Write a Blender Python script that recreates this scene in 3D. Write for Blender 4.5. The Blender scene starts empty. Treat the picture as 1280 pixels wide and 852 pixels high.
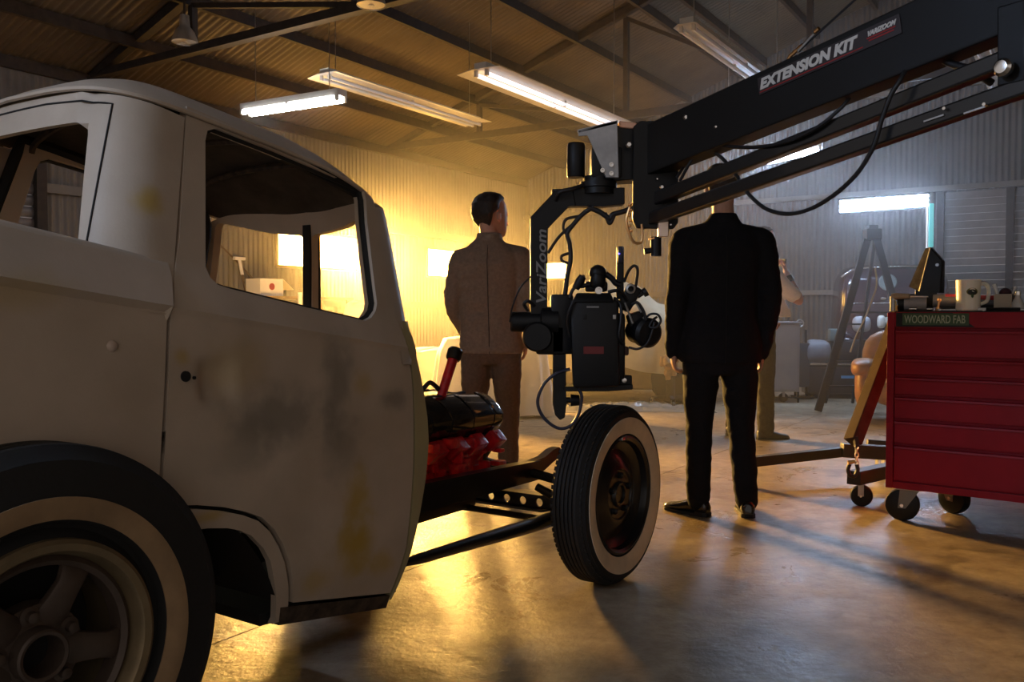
import bpy, bmesh, math, random
from mathutils import Vector, Matrix, noise
from mathutils.geometry import delaunay_2d_cdt

random.seed(7)
V = Vector
PI = math.pi
SC = bpy.context.scene
COL = SC.collection

# ------------------------------------------------------------------ camera
F_PX, CAM_H, HORIZON = 1100.0, 1.05, 393.0
PITCH = math.atan((426 - HORIZON) / F_PX)
cam_data = bpy.data.cameras.new('camera')
cam = bpy.data.objects.new('camera', cam_data)
COL.objects.link(cam)
cam.location = (0, 0, CAM_H)
cam.rotation_euler = (PI / 2 - PITCH, 0, 0)
cam_data.sensor_fit = 'HORIZONTAL'
cam_data.sensor_width = 36.0
cam_data.lens = 36.0 * F_PX / 1280.0
cam_data.clip_start = 0.05
SC.camera = cam

# ------------------------------------------------------------------ world, exposure
SC.view_settings.view_transform = 'Standard'
SC.view_settings.look = 'None'
SC.view_settings.gamma = 1.0
SC.view_settings.use_curve_mapping = False
SC.view_settings.exposure = 0.0
world = bpy.data.worlds.new('dusk')
SC.world = world
world.use_nodes = True
bgn = world.node_tree.nodes['Background']
bgn.inputs['Color'].default_value = (0.64, 0.57, 0.53, 1)
bgn.inputs['Strength'].default_value = 0.62

LAMP_WINDOW = 55.0          # hazy glowing panes
LAMP_TUBE_COOL = 110.0       # lit fluorescent tubes
LAMP_TUBE_DIM = 1.1         # half-bright tubes beside the jib head
HAZE = 0.017


# ------------------------------------------------------------------ daylight-strength film lamps raking in at the windows, plus an added unseen spot
def area_lamp(name, loc, aim, energy, col, size, spread):
    l = bpy.data.lights.new(name, 'AREA'); l.energy = energy; l.color = col; l.shape = 'RECTANGLE'; l.size = size[0]; l.size_y = size[1]
    l.spread = math.radians(spread)
    o = bpy.data.objects.new(name, l); COL.objects.link(o); o.location = loc
    o.rotation_euler = (V(aim) - V(loc)).to_track_quat('-Z', 'Y').to_euler()
    return o
WARM = (1.0, 0.54, 0.13)
area_lamp('window_light_west', (-2.47, 11.66, 1.90), (1.7, 4.9, 0.0), 460, WARM, (1.3, 0.40), 60)
area_lamp('window_light_corner', (-1.02, 13.88, 1.86), (0.9, 5.0, 0.0), 40, WARM, (0.7, 0.40), 50)
wl = bpy.data.lights.new('unseen_wall_spot', 'SPOT'); wl.energy = 270; wl.color = WARM; wl.shadow_soft_size = 0.10  # spot added out of sight behind the cab to warm the left wall
wl.spot_size = math.radians(110); wl.spot_blend = 1.0
wo = bpy.data.objects.new('unseen_wall_spot', wl); COL.objects.link(wo); wo.location = (-1.95, 7.6, 0.75)
wo.rotation_euler = (V((-1.3, 13.6, 2.1)) - V(wo.location)).to_track_quat('-Z', 'Y').to_euler()

# ------------------------------------------------------------------ pixel helpers (depth is always given)
_fw = V((0, math.cos(PITCH), -math.sin(PITCH)))
_up = V((0, math.sin(PITCH), math.cos(PITCH)))
_O = V((0, 0, CAM_H))
def ray(px, py):
    return _fw + V((1, 0, 0)) * ((px - 640) / F_PX) - _up * ((py - 426) / F_PX)
def at(px, py, Y):
    r = ray(px, py)
    return _O + r * (Y / r.y)
def ground(px, py, z=0.0):
    r = ray(px, py)
    return _O + r * ((z - CAM_H) / r.z)

# ------------------------------------------------------------------ materials
def lin(c):
    return tuple(((x / 12.92) if x <= 0.04045 else ((x + 0.055) / 1.055) ** 2.4) for x in c)
def hexc(h):
    h = h.lstrip('#')
    return lin(tuple(int(h[i:i + 2], 16) / 255 for i in (0, 2, 4)))
MATS = {}
def mat(name, color, rough=0.6, metal=0.0, var=0.0, vscale=8.0, bump=0.0, bscale=60.0, color2=None, emit=None, spec=0.5, coat=0.0, sheen=0.0, alpha=None):
    if name in MATS:
        return MATS[name]
    m = bpy.data.materials.new(name)
    m.use_nodes = True
    nt = m.node_tree
    b = nt.nodes['Principled BSDF']
    b.inputs['Base Color'].default_value = (*color, 1)
    b.inputs['Roughness'].default_value = rough
    b.inputs['Metallic'].default_value = metal
    b.inputs['Specular IOR Level'].default_value = spec
    b.inputs['Coat Weight'].default_value = coat
    b.inputs['Sheen Weight'].default_value = sheen
    if emit:
        b.inputs['Emission Color'].default_value = (*emit[0], 1)
        b.inputs['Emission Strength'].default_value = emit[1]
    tc = nt.nodes.new('ShaderNodeTexCoord')
    if var or color2:
        n = nt.nodes.new('ShaderNodeTexNoise')
        n.inputs['Scale'].default_value = vscale
        n.inputs['Detail'].default_value = 6
        n.inputs['Roughness'].default_value = 0.6
        nt.links.new(tc.outputs['Object'], n.inputs['Vector'])
        r = nt.nodes.new('ShaderNodeValToRGB')
        r.color_ramp.elements[0].position = 0.32
        r.color_ramp.elements[1].position = 0.68
        c2 = color2 if color2 else tuple(x * (1 - var) for x in color)
        c1 = color if color2 else tuple(min(1, x * (1 + var)) for x in color)
        r.color_ramp.elements[0].color = (*c2, 1)
        r.color_ramp.elements[1].color = (*c1, 1)
        nt.links.new(n.outputs['Fac'], r.inputs['Fac'])
        nt.links.new(r.outputs['Color'], b.inputs['Base Color'])
    if bump:
        n2 = nt.nodes.new('ShaderNodeTexNoise')
        n2.inputs['Scale'].default_value = bscale
        n2.inputs['Detail'].default_value = 4
        nt.links.new(tc.outputs['Object'], n2.inputs['Vector'])
        bp = nt.nodes.new('ShaderNodeBump')
        bp.inputs['Strength'].default_value = bump
        bp.inputs['Distance'].default_value = 0.01
        nt.links.new(n2.outputs['Fac'], bp.inputs['Height'])
        nt.links.new(bp.outputs['Normal'], b.inputs['Normal'])
    MATS[name] = m
    return m

def paint_with_patches(name, base, base2, patches, rough=0.5):
    """primer paint: mottled base plus patches (world centre, radii, colour, strength)"""
    m = bpy.data.materials.new(name)
    m.use_nodes = True
    nt = m.node_tree
    N, L = nt.nodes, nt.links
    b = N['Principled BSDF']
    b.inputs['Roughness'].default_value = rough
    b.inputs['Specular IOR Level'].default_value = 0.35
    geo = N.new('ShaderNodeNewGeometry')
    n = N.new('ShaderNodeTexNoise'); n.inputs['Scale'].default_value = 5.0; n.inputs['Detail'].default_value = 8
    L.new(geo.outputs['Position'], n.inputs['Vector'])
    r = N.new('ShaderNodeValToRGB')
    r.color_ramp.elements[0].position = 0.3; r.color_ramp.elements[1].position = 0.7
    r.color_ramp.elements[0].color = (*base2, 1); r.color_ramp.elements[1].color = (*base, 1)
    L.new(n.outputs['Fac'], r.inputs['Fac'])
    cur = r.outputs['Color']
    nd = N.new('ShaderNodeTexNoise'); nd.inputs['Scale'].default_value = 14.0; nd.inputs['Detail'].default_value = 5
    L.new(geo.outputs['Position'], nd.inputs['Vector'])
    for (c, rad, col, st) in patches:
        sub = N.new('ShaderNodeVectorMath'); sub.operation = 'SUBTRACT'
        L.new(geo.outputs['Position'], sub.inputs[0]); sub.inputs[1].default_value = c
        div = N.new('ShaderNodeVectorMath'); div.operation = 'DIVIDE'
        L.new(sub.outputs[0], div.inputs[0]); div.inputs[1].default_value = rad
        ln = N.new('ShaderNodeVectorMath'); ln.operation = 'LENGTH'
        L.new(div.outputs[0], ln.inputs[0])
        ad = N.new('ShaderNodeMath'); ad.operation = 'MULTIPLY_ADD'
        L.new(nd.outputs['Fac'], ad.inputs[0]); ad.inputs[1].default_value = 1.1
        L.new(ln.outputs['Value'], ad.inputs[2])
        mr = N.new('ShaderNodeMapRange'); mr.interpolation_type = 'SMOOTHSTEP'
        mr.inputs['From Min'].default_value = 0.75; mr.inputs['From Max'].default_value = 1.65
        mr.inputs['To Min'].default_value = st; mr.inputs['To Max'].default_value = 0.0
        L.new(ad.outputs[0], mr.inputs['Value'])
        mx = N.new('ShaderNodeMix'); mx.data_type = 'RGBA'
        L.new(mr.outputs['Result'], mx.inputs[0]); L.new(cur, mx.inputs[6]); mx.inputs[7].default_value = (*col, 1)
        cur = mx.outputs[2]
    L.new(cur, b.inputs['Base Color'])
    n3 = N.new('ShaderNodeTexNoise'); n3.inputs['Scale'].default_value = 150; n3.inputs['Detail'].default_value = 3
    L.new(geo.outputs['Position'], n3.inputs['Vector'])
    bp = N.new('ShaderNodeBump'); bp.inputs['Strength'].default_value = 0.08; bp.inputs['Distance'].default_value = 0.004
    L.new(n3.outputs['Fac'], bp.inputs['Height']); L.new(bp.outputs['Normal'], b.inputs['Normal'])
    MATS[name] = m
    return m

# ------------------------------------------------------------------ mesh builder
ROOT = {}
class MB:
    def __init__(self):
        self.bm = bmesh.new()
    def verts(self, pts):
        return [self.bm.verts.new(p) for p in pts]
    def face(self, vs):
        try:
            return self.bm.faces.new(vs)
        except ValueError:
            return None
    def hexa(self, c, bev=0.0):
        """eight corners: bottom four, top four (same winding)"""
        b = bmesh.new()
        v = [b.verts.new(p) for p in c]
        for f in ((3, 2, 1, 0), (4, 5, 6, 7), (0, 1, 5, 4), (1, 2, 6, 5), (2, 3, 7, 6), (3, 0, 4, 7)):
            b.faces.new([v[i] for i in f])
        bmesh.ops.recalc_face_normals(b, faces=b.faces)
        if bev:
            bmesh.ops.bevel(b, geom=list(b.edges), offset=bev, segments=2, affect='EDGES', profile=0.5, clamp_overlap=True)
        self.join(b)
        return self
    def join(self, b):
        tmp = bpy.data.meshes.new('tmp'); b.to_mesh(tmp); b.free()
        self.bm.from_mesh(tmp); bpy.data.meshes.remove(tmp)
    def box(self, c, size, ax=None, bev=0.0):
        c = V(c); sx, sy, sz = (s / 2 for s in size)
        X, Y, Z = ax if ax else (V((1, 0, 0)), V((0, 1, 0)), V((0, 0, 1)))
        cs = []
        for dz in (-sz, sz):
            for dx, dy in ((-sx, -sy), (sx, -sy), (sx, sy), (-sx, sy)):
                cs.append(c + X * dx + Y * dy + Z * dz)
        return self.hexa(cs, bev)
    def bar(self, p0, p1, w, h=None, up=(0, 0, 1), bev=0.0, h2=None, w2=None):
        p0, p1 = V(p0), V(p1); h = h or w
        d = (p1 - p0).normalized(); up = V(up)
        s = d.cross(up)
        if s.length < 1e-4:
            s = d.cross(V((1, 0, 0)))
        s.normalize(); u = s.cross(d).normalized()
        h2 = h2 or h; w2 = w2 or w
        a = [p0 + s * x * w / 2 + u * y * h / 2 for x, y in ((-1, -1), (1, -1), (1, 1), (-1, 1))]
        b = [p1 + s * x * w2 / 2 + u * y * h2 / 2 for x, y in ((-1, -1), (1, -1), (1, 1), (-1, 1))]
        return self.hexa(a + b, bev)
    def lathe(self, prof, o, axis, seg=32, cap=True, start=0.0):
        o = V(o); a = V(axis).normalized()
        s = a.cross(V((0, 0, 1)))
        if s.length < 1e-3:
            s = a.cross(V((1, 0, 0)))
        s.normalize(); u = a.cross(s).normalized()
        rings = []
        for r, h in prof:
            if r < 1e-6:
                rings.append([self.bm.verts.new(o + a * h)])
            else:
                rings.append([self.bm.verts.new(o + a * h + (s * math.cos(start + 2 * PI * i / seg) + u * math.sin(start + 2 * PI * i / seg)) * r) for i in range(seg)])
        for A, B in zip(rings, rings[1:]):
            for i in range(seg):
                j = (i + 1) % seg
                if len(A) == 1 and len(B) == 1: continue
                if len(A) == 1: self.face([A[0], B[j], B[i]])
                elif len(B) == 1: self.face([A[i], A[j], B[0]])
                else: self.face([A[i], A[j], B[j], B[i]])
        if cap:
            for R, fl in ((rings[0], True), (rings[-1], False)):
                if len(R) > 1:
                    self.face(list(reversed(R)) if fl else R)
        return self
    def cyl(self, p0, p1, r0, r1=None, seg=20):
        p0, p1 = V(p0), V(p1); r1 = r0 if r1 is None else r1
        return self.lathe([(r0, 0), (r1, (p1 - p0).length)], p0, p1 - p0, seg)
    def tube(self, pts, r, seg=8, closed=False, radii=None):
        pts = [V(p) for p in pts]; n = len(pts)
        rings = []; prev = None
        for i, p in enumerate(pts):
            if closed: d = pts[(i + 1) % n] - pts[i - 1]
            else: d = pts[min(i + 1, n - 1)] - pts[max(i - 1, 0)]
            d.normalize()
            if prev is None:
                s = d.cross(V((0, 0, 1)))
                if s.length < 0.1: s = d.cross(V((1, 0, 0)))
            else:
                s = prev - d * prev.dot(d)
            s.normalize(); prev = s; u = d.cross(s)
            rr = radii[i] if radii else r
            rings.append([self.bm.verts.new(p + (s * math.cos(2 * PI * k / seg) + u * math.sin(2 * PI * k / seg)) * rr) for k in range(seg)])
        m = n if closed else n - 1
        for i in range(m):
            A, B = rings[i], rings[(i + 1) % n]
            for k in range(seg):
                self.face([A[k], A[(k + 1) % seg], B[(k + 1) % seg], B[k]])
        if not closed:
            self.face(list(reversed(rings[0]))); self.face(rings[-1])
        return self
    def prism(self, poly, o, X, Y, d):
        """flat polygon (x,y) in frame o,X,Y pushed along X×Y by d"""
        o, X, Y = V(o), V(X), V(Y); Z = X.cross(Y).normalized()
        a = [self.bm.verts.new(o + X * p[0] + Y * p[1]) for p in poly]
        b = [self.bm.verts.new(o + X * p[0] + Y * p[1] + Z * d) for p in poly]
        self.face(list(reversed(a))); self.face(b)
        n = len(poly)
        for i in range(n):
            self.face([a[i], a[(i + 1) % n], b[(i + 1) % n], b[i]])
        return self
    def rings(self, rs, cap=True):
        vs = [[self.bm.verts.new(p) for p in r] for r in rs]
        n = len(vs[0])
        for A, B in zip(vs, vs[1:]):
            for i in range(n):
                self.face([A[i], A[(i + 1) % n], B[(i + 1) % n], B[i]])
        if cap:
            self.face(list(reversed(vs[0]))); self.face(vs[-1])
        return self
    def ball(self, c, r, sub=2, scale=None, ax=None):
        b = bmesh.new()
        bmesh.ops.create_icosphere(b, subdivisions=sub, radius=1.0)
        X, Y, Z = ax if ax else (V((1, 0, 0)), V((0, 1, 0)), V((0, 0, 1)))
        sx, sy, sz = scale if scale else (r, r, r)
        for v in b.verts:
            p = v.co
            v.co = V(c) + X * p.x * sx + Y * p.y * sy + Z * p.z * sz
        self.join(b)
        return self
    def grid(self, fn, nu, nv, closed_u=False):
        vs = [[self.bm.verts.new(fn(i / nu, j / nv)) for i in range(nu + (0 if closed_u else 1))] for j in range(nv + 1)]
        k = len(vs[0])
        for j in range(nv):
            for i in range(nu):
                i2 = (i + 1) % k if closed_u else i + 1
                self.face([vs[j][i], vs[j][i2], vs[j + 1][i2], vs[j + 1][i]])
        return self
    def build(self, name, m, parent=None, smooth=40, recalc=True, props=None):
        bm = self.bm
        if recalc:
            bmesh.ops.recalc_face_normals(bm, faces=bm.faces)
        me = bpy.data.meshes.new(name)
        base = ROOT.get(parent.name, V((0, 0, 0))) if parent else V((0, 0, 0))
        for v in bm.verts:
            v.co -= base
        bm.to_mesh(me); bm.free()
        if smooth:
            for p in me.polygons: p.use_smooth = True
            me.set_sharp_from_angle(angle=math.radians(smooth))
        o = bpy.data.objects.new(name, me)
        if m: me.materials.append(m)
        COL.objects.link(o)
        if parent:
            o.parent = parent
            ROOT[o.name] = base
        else:
            ROOT[o.name] = V((0, 0, 0))
        if props:
            for k, v in props.items(): o[k] = v
        return o

def thing(name, label, cat, loc, group=None):
    o = bpy.data.objects.new(name, None)
    COL.objects.link(o)
    o.empty_display_size = 0.1
    o.location = loc
    o['label'] = label; o['category'] = cat
    if group: o['group'] = group
    ROOT[o.name] = V(loc)
    return o
def tag(o, label, cat, group=None, kind=None):
    o['label'] = label; o['category'] = cat
    if group: o['group'] = group
    if kind: o['kind'] = kind
    return o
def structure(name, loc=(0, 0, 0)):
    o = bpy.data.objects.new(name, None)
    COL.objects.link(o)
    o.location = loc
    o['kind'] = 'structure'
    ROOT[o.name] = V(loc)
    return o

def spline(pts, n=8, closed=False):
    pts = [V(p) for p in pts]; out = []
    N = len(pts); m = N if closed else N - 1
    for i in range(m):
        p0 = pts[(i - 1) % N] if (closed or i > 0) else pts[0] * 2 - pts[1]
        p1 = pts[i]; p2 = pts[(i + 1) % N]
        p3 = pts[(i + 2) % N] if (closed or i + 2 < N) else p2 * 2 - p1
        for k in range(n):
            t = k / n
            out.append(0.5 * ((2 * p1) + (p2 - p0) * t + (2 * p0 - 5 * p1 + 4 * p2 - p3) * t * t + (3 * p1 - p0 - 3 * p2 + p3) * t ** 3))
    if not closed: out.append(pts[-1])
    return out

def text_obj(name, body, size, o, X, Y, m, parent, shear=0.0, bold=0.0, align='LEFT', depth=0.0008, sx=1.0):
    cu = bpy.data.curves.new(name, 'FONT')
    cu.body = body; cu.size = size; cu.shear = shear; cu.offset = bold; cu.extrude = depth
    cu.align_x = align; cu.align_y = 'BOTTOM_BASELINE'; cu.resolution_u = 3
    tmp = bpy.data.objects.new('tmp_text', cu)
    COL.objects.link(tmp)
    dg = bpy.context.evaluated_depsgraph_get(); dg.update()
    me = bpy.data.meshes.new_from_object(tmp.evaluated_get(dg))
    bpy.data.objects.remove(tmp); bpy.data.curves.remove(cu)
    X = V(X).normalized(); Y = V(Y).normalized(); Z = X.cross(Y)
    base = ROOT[parent.name]
    for v in me.vertices:
        v.co = V(o) + X * v.co.x * sx + Y * v.co.y + Z * v.co.z - base
    me.materials.clear(); me.materials.append(m)
    me.name = name
    ob = bpy.data.objects.new(name, me)
    COL.objects.link(ob); ob.parent = parent; ROOT[ob.name] = base
    return ob

def blob(name, mb, voxel, m, parent, smooth_it=4, post=None):
    """union of overlapping closed pieces grown into one continuous surface"""
    me = bpy.data.meshes.new(name)
    bmesh.ops.recalc_face_normals(mb.bm, faces=mb.bm.faces)
    mb.bm.to_mesh(me); mb.bm.free()
    tmp = bpy.data.objects.new('tmp_blob', me)
    COL.objects.link(tmp)
    r = tmp.modifiers.new('r', 'REMESH'); r.mode = 'VOXEL'; r.voxel_size = voxel
    s = tmp.modifiers.new('s', 'SMOOTH'); s.factor = 0.5; s.iterations = smooth_it
    dg = bpy.context.evaluated_depsgraph_get(); dg.update()
    out = bpy.data.meshes.new_from_object(tmp.evaluated_get(dg))
    bpy.data.objects.remove(tmp)
    base = ROOT[parent.name] if parent else V((0, 0, 0))
    for v in out.vertices:
        c = v.co.copy()
        if post: c = post(c)
        v.co = c - base
    for p in out.polygons: p.use_smooth = True
    out.materials.clear(); out.materials.append(m); out.name = name
    o = bpy.data.objects.new(name, out)
    COL.objects.link(o)
    if parent: o.parent = parent
    ROOT[o.name] = base
    return o

def copy_tree(o, parent=None, xf=None):
    c = o.copy(); COL.objects.link(c)
    if parent: c.parent = parent
    ROOT[c.name] = ROOT.get(o.name, V((0, 0, 0)))
    for ch in [x for x in COL.objects if x.parent == o]:
        copy_tree(ch, c)
    return c

# ------------------------------------------------------------------ common materials
M_BLACK = mat('black_powder_coat', (0.006, 0.006, 0.0065), 0.45, spec=0.3)
M_BLACKGLOSS = mat('black_gloss', (0.010, 0.010, 0.011), 0.28, coat=0.15)
M_RUBBER = mat('rubber', (0.014, 0.013, 0.012), 0.75, bump=0.15, bscale=90)
M_CABLE = mat('cable_rubber', (0.010, 0.010, 0.012), 0.5)
M_CHROME = mat('bright_steel', (0.75, 0.73, 0.70), 0.2, 1.0)
M_STEEL = mat('brushed_steel', (0.42, 0.41, 0.40), 0.38, 1.0, var=0.15, vscale=30)
M_ALU = mat('aluminium_plate', (0.42, 0.42, 0.43), 0.45, 0.6, var=0.15, vscale=20)
M_BRASS = mat('copper_brass', (0.75, 0.42, 0.18), 0.28, 1.0)
M_WHITE = mat('white_plastic', (0.8, 0.78, 0.72), 0.45)
M_PRINT = mat('pale_print', (0.72, 0.70, 0.66), 0.6)
M_PRINTDIM = mat('grey_print', (0.22, 0.21, 0.20), 0.6)
M_RED = mat('red_print', (0.35, 0.012, 0.012), 0.5)
M_GLASS = bpy.data.materials.new('clear_glass'); M_GLASS.use_nodes = True
_g = M_GLASS.node_tree.nodes['Principled BSDF']
_g.inputs['Transmission Weight'].default_value = 1.0; _g.inputs['Roughness'].default_value = 0.03; _g.inputs['IOR'].default_value = 1.45
def emitter(name, col, strength):
    return mat(name, (0.8, 0.8, 0.8), 0.5, emit=(col, strength))

# ================================================================== BUILDING
BA = math.radians(33)
bA = V((math.cos(BA), -math.sin(BA), 0)); bB = V((math.sin(BA), math.cos(BA), 0)); UZ = V((0, 0, 1))
BC = V((0.25, 16.04, 0))
def BW(u, s, z): return BC + bA * u - bB * s + UZ * z
EAVE, SLOPE, RIDGE = 3.47, 0.35, 9.5
LEN = 15.5
def roof_z(u): return EAVE + SLOPE * (u if u < RIDGE else 2 * RIDGE - u)

M_WALL = mat('galvanised_wall_sheet', (0.17, 0.155, 0.135), 0.55, 0.0, var=0.22, vscale=1.6, bump=0.05, spec=0.4)
M_ROOF = mat('galvanised_roof_sheet', (0.11, 0.082, 0.052), 0.6, 0.0, var=0.25, vscale=1.2, spec=0.35)
M_IRON = mat('rusty_brown_steel', (0.034, 0.022, 0.014), 0.7, var=0.35, vscale=14)

def corr(mb, fn, n_waves, amp, rows, seg=6):
    """corrugated strip; fn(t, k, off): t 0..1 across the waves, k row 0..1, off = height of wave"""
    N = n_waves * seg
    rr = []
    for k in range(rows + 1):
        rr.append([mb.bm.verts.new(fn(i / N, k / rows, amp * math.cos(2 * PI * i / seg))) for i in range(N + 1)])
    for A, B in zip(rr, rr[1:]):
        for i in range(N):
            mb.face([A[i], A[i + 1], B[i + 1], B[i]])
    return mb
PITCHW = 0.076

# ---- floor: poured slabs with narrow joints
fl_c = ground(827, 589); fl_d = ground(966, 540)
def floor_material():
    m = bpy.data.materials.new('stained_concrete'); m.use_nodes = True
    nt = m.node_tree; N, L = nt.nodes, nt.links
    b = N['Principled BSDF']
    geo = N.new('ShaderNodeNewGeometry')
    def nz(scale, det=8, rough=0.6, dist=0.0):
        n = N.new('ShaderNodeTexNoise'); n.inputs['Scale'].default_value = scale; n.inputs['Detail'].default_value = det
        n.inputs['Roughness'].default_value = rough; n.inputs['Distortion'].default_value = dist
        L.new(geo.outputs['Position'], n.inputs['Vector']); return n
    def ramp(src, stops):
        r = N.new('ShaderNodeValToRGB')
        while len(r.color_ramp.elements) < len(stops): r.color_ramp.elements.new(0.5)
        for e, (p, c) in zip(r.color_ramp.elements, stops):
            e.position = p; e.color = (*c, 1)
        L.new(src, r.inputs['Fac']); return r
    big = nz(0.9, 9, 0.65, 0.4)
    fine = nz(11, 8, 0.7)
    c1 = ramp(big.outputs['Fac'], [(0.3, (0.22, 0.165, 0.105)), (0.5, (0.37, 0.295, 0.20)), (0.7, (0.50, 0.42, 0.30))])
    c2 = ramp(fine.outputs['Fac'], [(0.35, (0.42, 0.38, 0.34)), (0.65, (1, 1, 1))])
    mx = N.new('ShaderNodeMix'); mx.data_type = 'RGBA'; mx.blend_type = 'MULTIPLY'; mx.inputs[0].default_value = 0.7
    L.new(c1.outputs['Color'], mx.inputs[6]); L.new(c2.outputs['Color'], mx.inputs[7])
    # dark oil stains
    st = nz(2.3, 4, 0.5, 1.2)
    c3 = ramp(st.outputs['Fac'], [(0.32, (0.35, 0.33, 0.32)), (0.42, (1, 1, 1))])
    mx2 = N.new('ShaderNodeMix'); mx2.data_type = 'RGBA'; mx2.blend_type = 'MULTIPLY'; mx2.inputs[0].default_value = 0.6
    L.new(mx.outputs[2], mx2.inputs[6]); L.new(c3.outputs['Color'], mx2.inputs[7])
    L.new(mx2.outputs[2], b.inputs['Base Color'])
    rn = nz(1.7, 9, 0.7, 0.8)
    rr = N.new('ShaderNodeMapRange'); rr.inputs['From Min'].default_value = 0.3; rr.inputs['From Max'].default_value = 0.7
    rr.inputs['To Min'].default_value = 0.22; rr.inputs['To Max'].default_value = 0.5
    L.new(rn.outputs['Fac'], rr.inputs['Value']); L.new(rr.outputs['Result'], b.inputs['Roughness'])
    b.inputs['Specular IOR Level'].default_value = 0.4
    bn = nz(26, 8, 0.65)
    bp = N.new('ShaderNodeBump'); bp.inputs['Strength'].default_value = 0.35; bp.inputs['Distance'].default_value = 0.012
    L.new(bn.outputs['Fac'], bp.inputs['Height'])
    bn2 = nz(2.2, 3, 0.5)
    bp2 = N.new('ShaderNodeBump'); bp2.inputs['Strength'].default_value = 0.12; bp2.inputs['Distance'].default_value = 0.05
    L.new(bn2.outputs['Fac'], bp2.inputs['Height']); L.new(bp.outputs['Normal'], bp2.inputs['Normal'])
    L.new(bp2.outputs['Normal'], b.inputs['Normal'])
    return m
M_FLOOR = floor_material()
M_JOINT = mat('joint_filler', (0.05, 0.04, 0.03), 0.9)
floor = structure('floor')
MB().grid(lambda i, j: BW(-0.05 + 19.2 * i, -0.1 + LEN * 1.0 * j + 2.0 * (j > 0.99), -0.012), 2, 2).build('joint_bed', M_JOINT, floor, 0)
uu0 = (fl_d - BC).dot(bA) - 0.25; ss0 = -(fl_c - BC).dot(bB)
us_ = sorted({uu0 + 0.25 + 4.2 * k for k in range(-3, 5)} | {0.0, 19.1})
us_ = [u for u in us_ if 0 <= u <= 19.1]
ss_ = sorted({ss0 + 3.9 * k for k in range(-4, 4)} | {0.0, 17.4})
ss_ = [s for s in ss_ if 0 <= s <= 17.4]
for u0, u1 in zip(us_, us_[1:]):
    for s0, s1 in zip(ss_, ss_[1:]):
        g = 0.0022
        mb = MB()
        mb.hexa([BW(u0 + g, s1 - g, -0.1), BW(u1 - g, s1 - g, -0.1), BW(u1 - g, s0 + g, -0.1), BW(u0 + g, s0 + g, -0.1),
                 BW(u0 + g, s1 - g, 0), BW(u1 - g, s1 - g, 0), BW(u1 - g, s0 + g, 0), BW(u0 + g, s0 + g, 0)])
        mb.build('floor_slab', M_FLOOR, floor, 0)

# ---- left wall (window strip, roller door)
wall_left = structure('wall_left', BW(0, 7, 0))
WIN_L = [(2.12, 2.90, 1.64, 2.08), (4.46, 5.91, 1.66, 2.12)]
RD0, RD1, RDH = 8.92, 11.6, 2.75
def wall_strip(root, P, t0, t1, z0, z1, name='wall_sheet'):
    wm = MATS.get('shade_darkened_sheet') if root.name == 'wall_back' and t0 > 3 else M_WALL
    n = max(1, round((t1 - t0) / PITCHW))
    mb = MB()
    corr(mb, lambda t, k, off: P(t0 + (t1 - t0) * t, z0 + ((z1(t0 + (t1 - t0) * t) if callable(z1) else z1) - z0) * k, off), n, 0.009, 1)
    return mb.build(name, wm, root, 60, recalc=False)
def PL(s, z, off): return BW(0 + off, s, z)
edges = [0, 0.7, 1.4, 2.12, 2.90, 3.68, 4.46, 5.185, 5.91, 6.66, 7.41, 8.16, RD0, RD1, 12.4, 13.2, 14.0, 14.8, 15.5]
for s0, s1 in zip(edges, edges[1:]):
    w = [x for x in WIN_L if s0 >= x[0] - 0.01 and s1 <= x[1] + 0.01]
    if s0 == RD0:
        wall_strip(wall_left, PL, s0, s1, RDH, EAVE)
    elif w:
        wall_strip(wall_left, PL, s0, s1, 0, w[0][2]); wall_strip(wall_left, PL, s0, s1, w[0][3], EAVE)
    else:
        wall_strip(wall_left, PL, s0, s1, 0, EAVE)
for z in (1.2, 2.28):
    segs = [(0, RD0), (RD1, LEN)] if z < RDH else [(0, LEN)]
    for s0, s1 in segs:
        MB().bar(BW(0.045, s0, z), BW(0.045, s1, z), 0.06, 0.09).build('wall_girt', M_WALL if z < 3 else M_IRON, wall_left, 0)
for s in (0.03,):
    MB().bar(BW(0.07, s, 0), BW(0.07, s, 3.45), 0.07, 0.07, up=bA).build('wall_post', M_WALL, wall_left, 0)

M_PANE = emitter('hazy_lit_pane', (1.0, 0.52, 0.10), LAMP_WINDOW)
M_FRAME = mat('window_frame_paint', (0.35, 0.27, 0.15), 0.6)
def window(idx, P4, nrm, mull):
    """P4: lower-left, lower-right, upper-right, upper-left; frame parts and panes"""
    c = sum(P4, V((0, 0, 0))) / 4
    w = structure('window_%d' % idx, c)
    for i in range(4):
        p, q = P4[i], P4[(i + 1) % 4]
        MB().bar(p, q, 0.035, 0.05, up=nrm).build('window_frame', M_FRAME, w, 0)
    for k in range(mull):
        f0, f1 = k / mull, (k + 1) / mull
        a0, a1 = P4[0].lerp(P4[1], f0), P4[0].lerp(P4[1], f1); b0, b1 = P4[3].lerp(P4[2], f0), P4[3].lerp(P4[2], f1)
        e = nrm.normalized() * 0.004
        MB().hexa([a0 - e, a1 - e, a1 + e, a0 + e, b0 - e, b1 - e, b1 + e, b0 + e]).build('pane', M_PANE, w, 0)
        if k: MB().bar(a0, b0, 0.02, 0.03, up=nrm).build('mullion', M_FRAME, w, 0)
    return w
for i, (s0, s1, z0, z1) in enumerate(WIN_L):
    window(i + 1, [BW(0.01, s1, z0), BW(0.01, s0, z0), BW(0.01, s0, z1), BW(0.01, s1, z1)], bA, 1 if i == 0 else 2)

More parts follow.
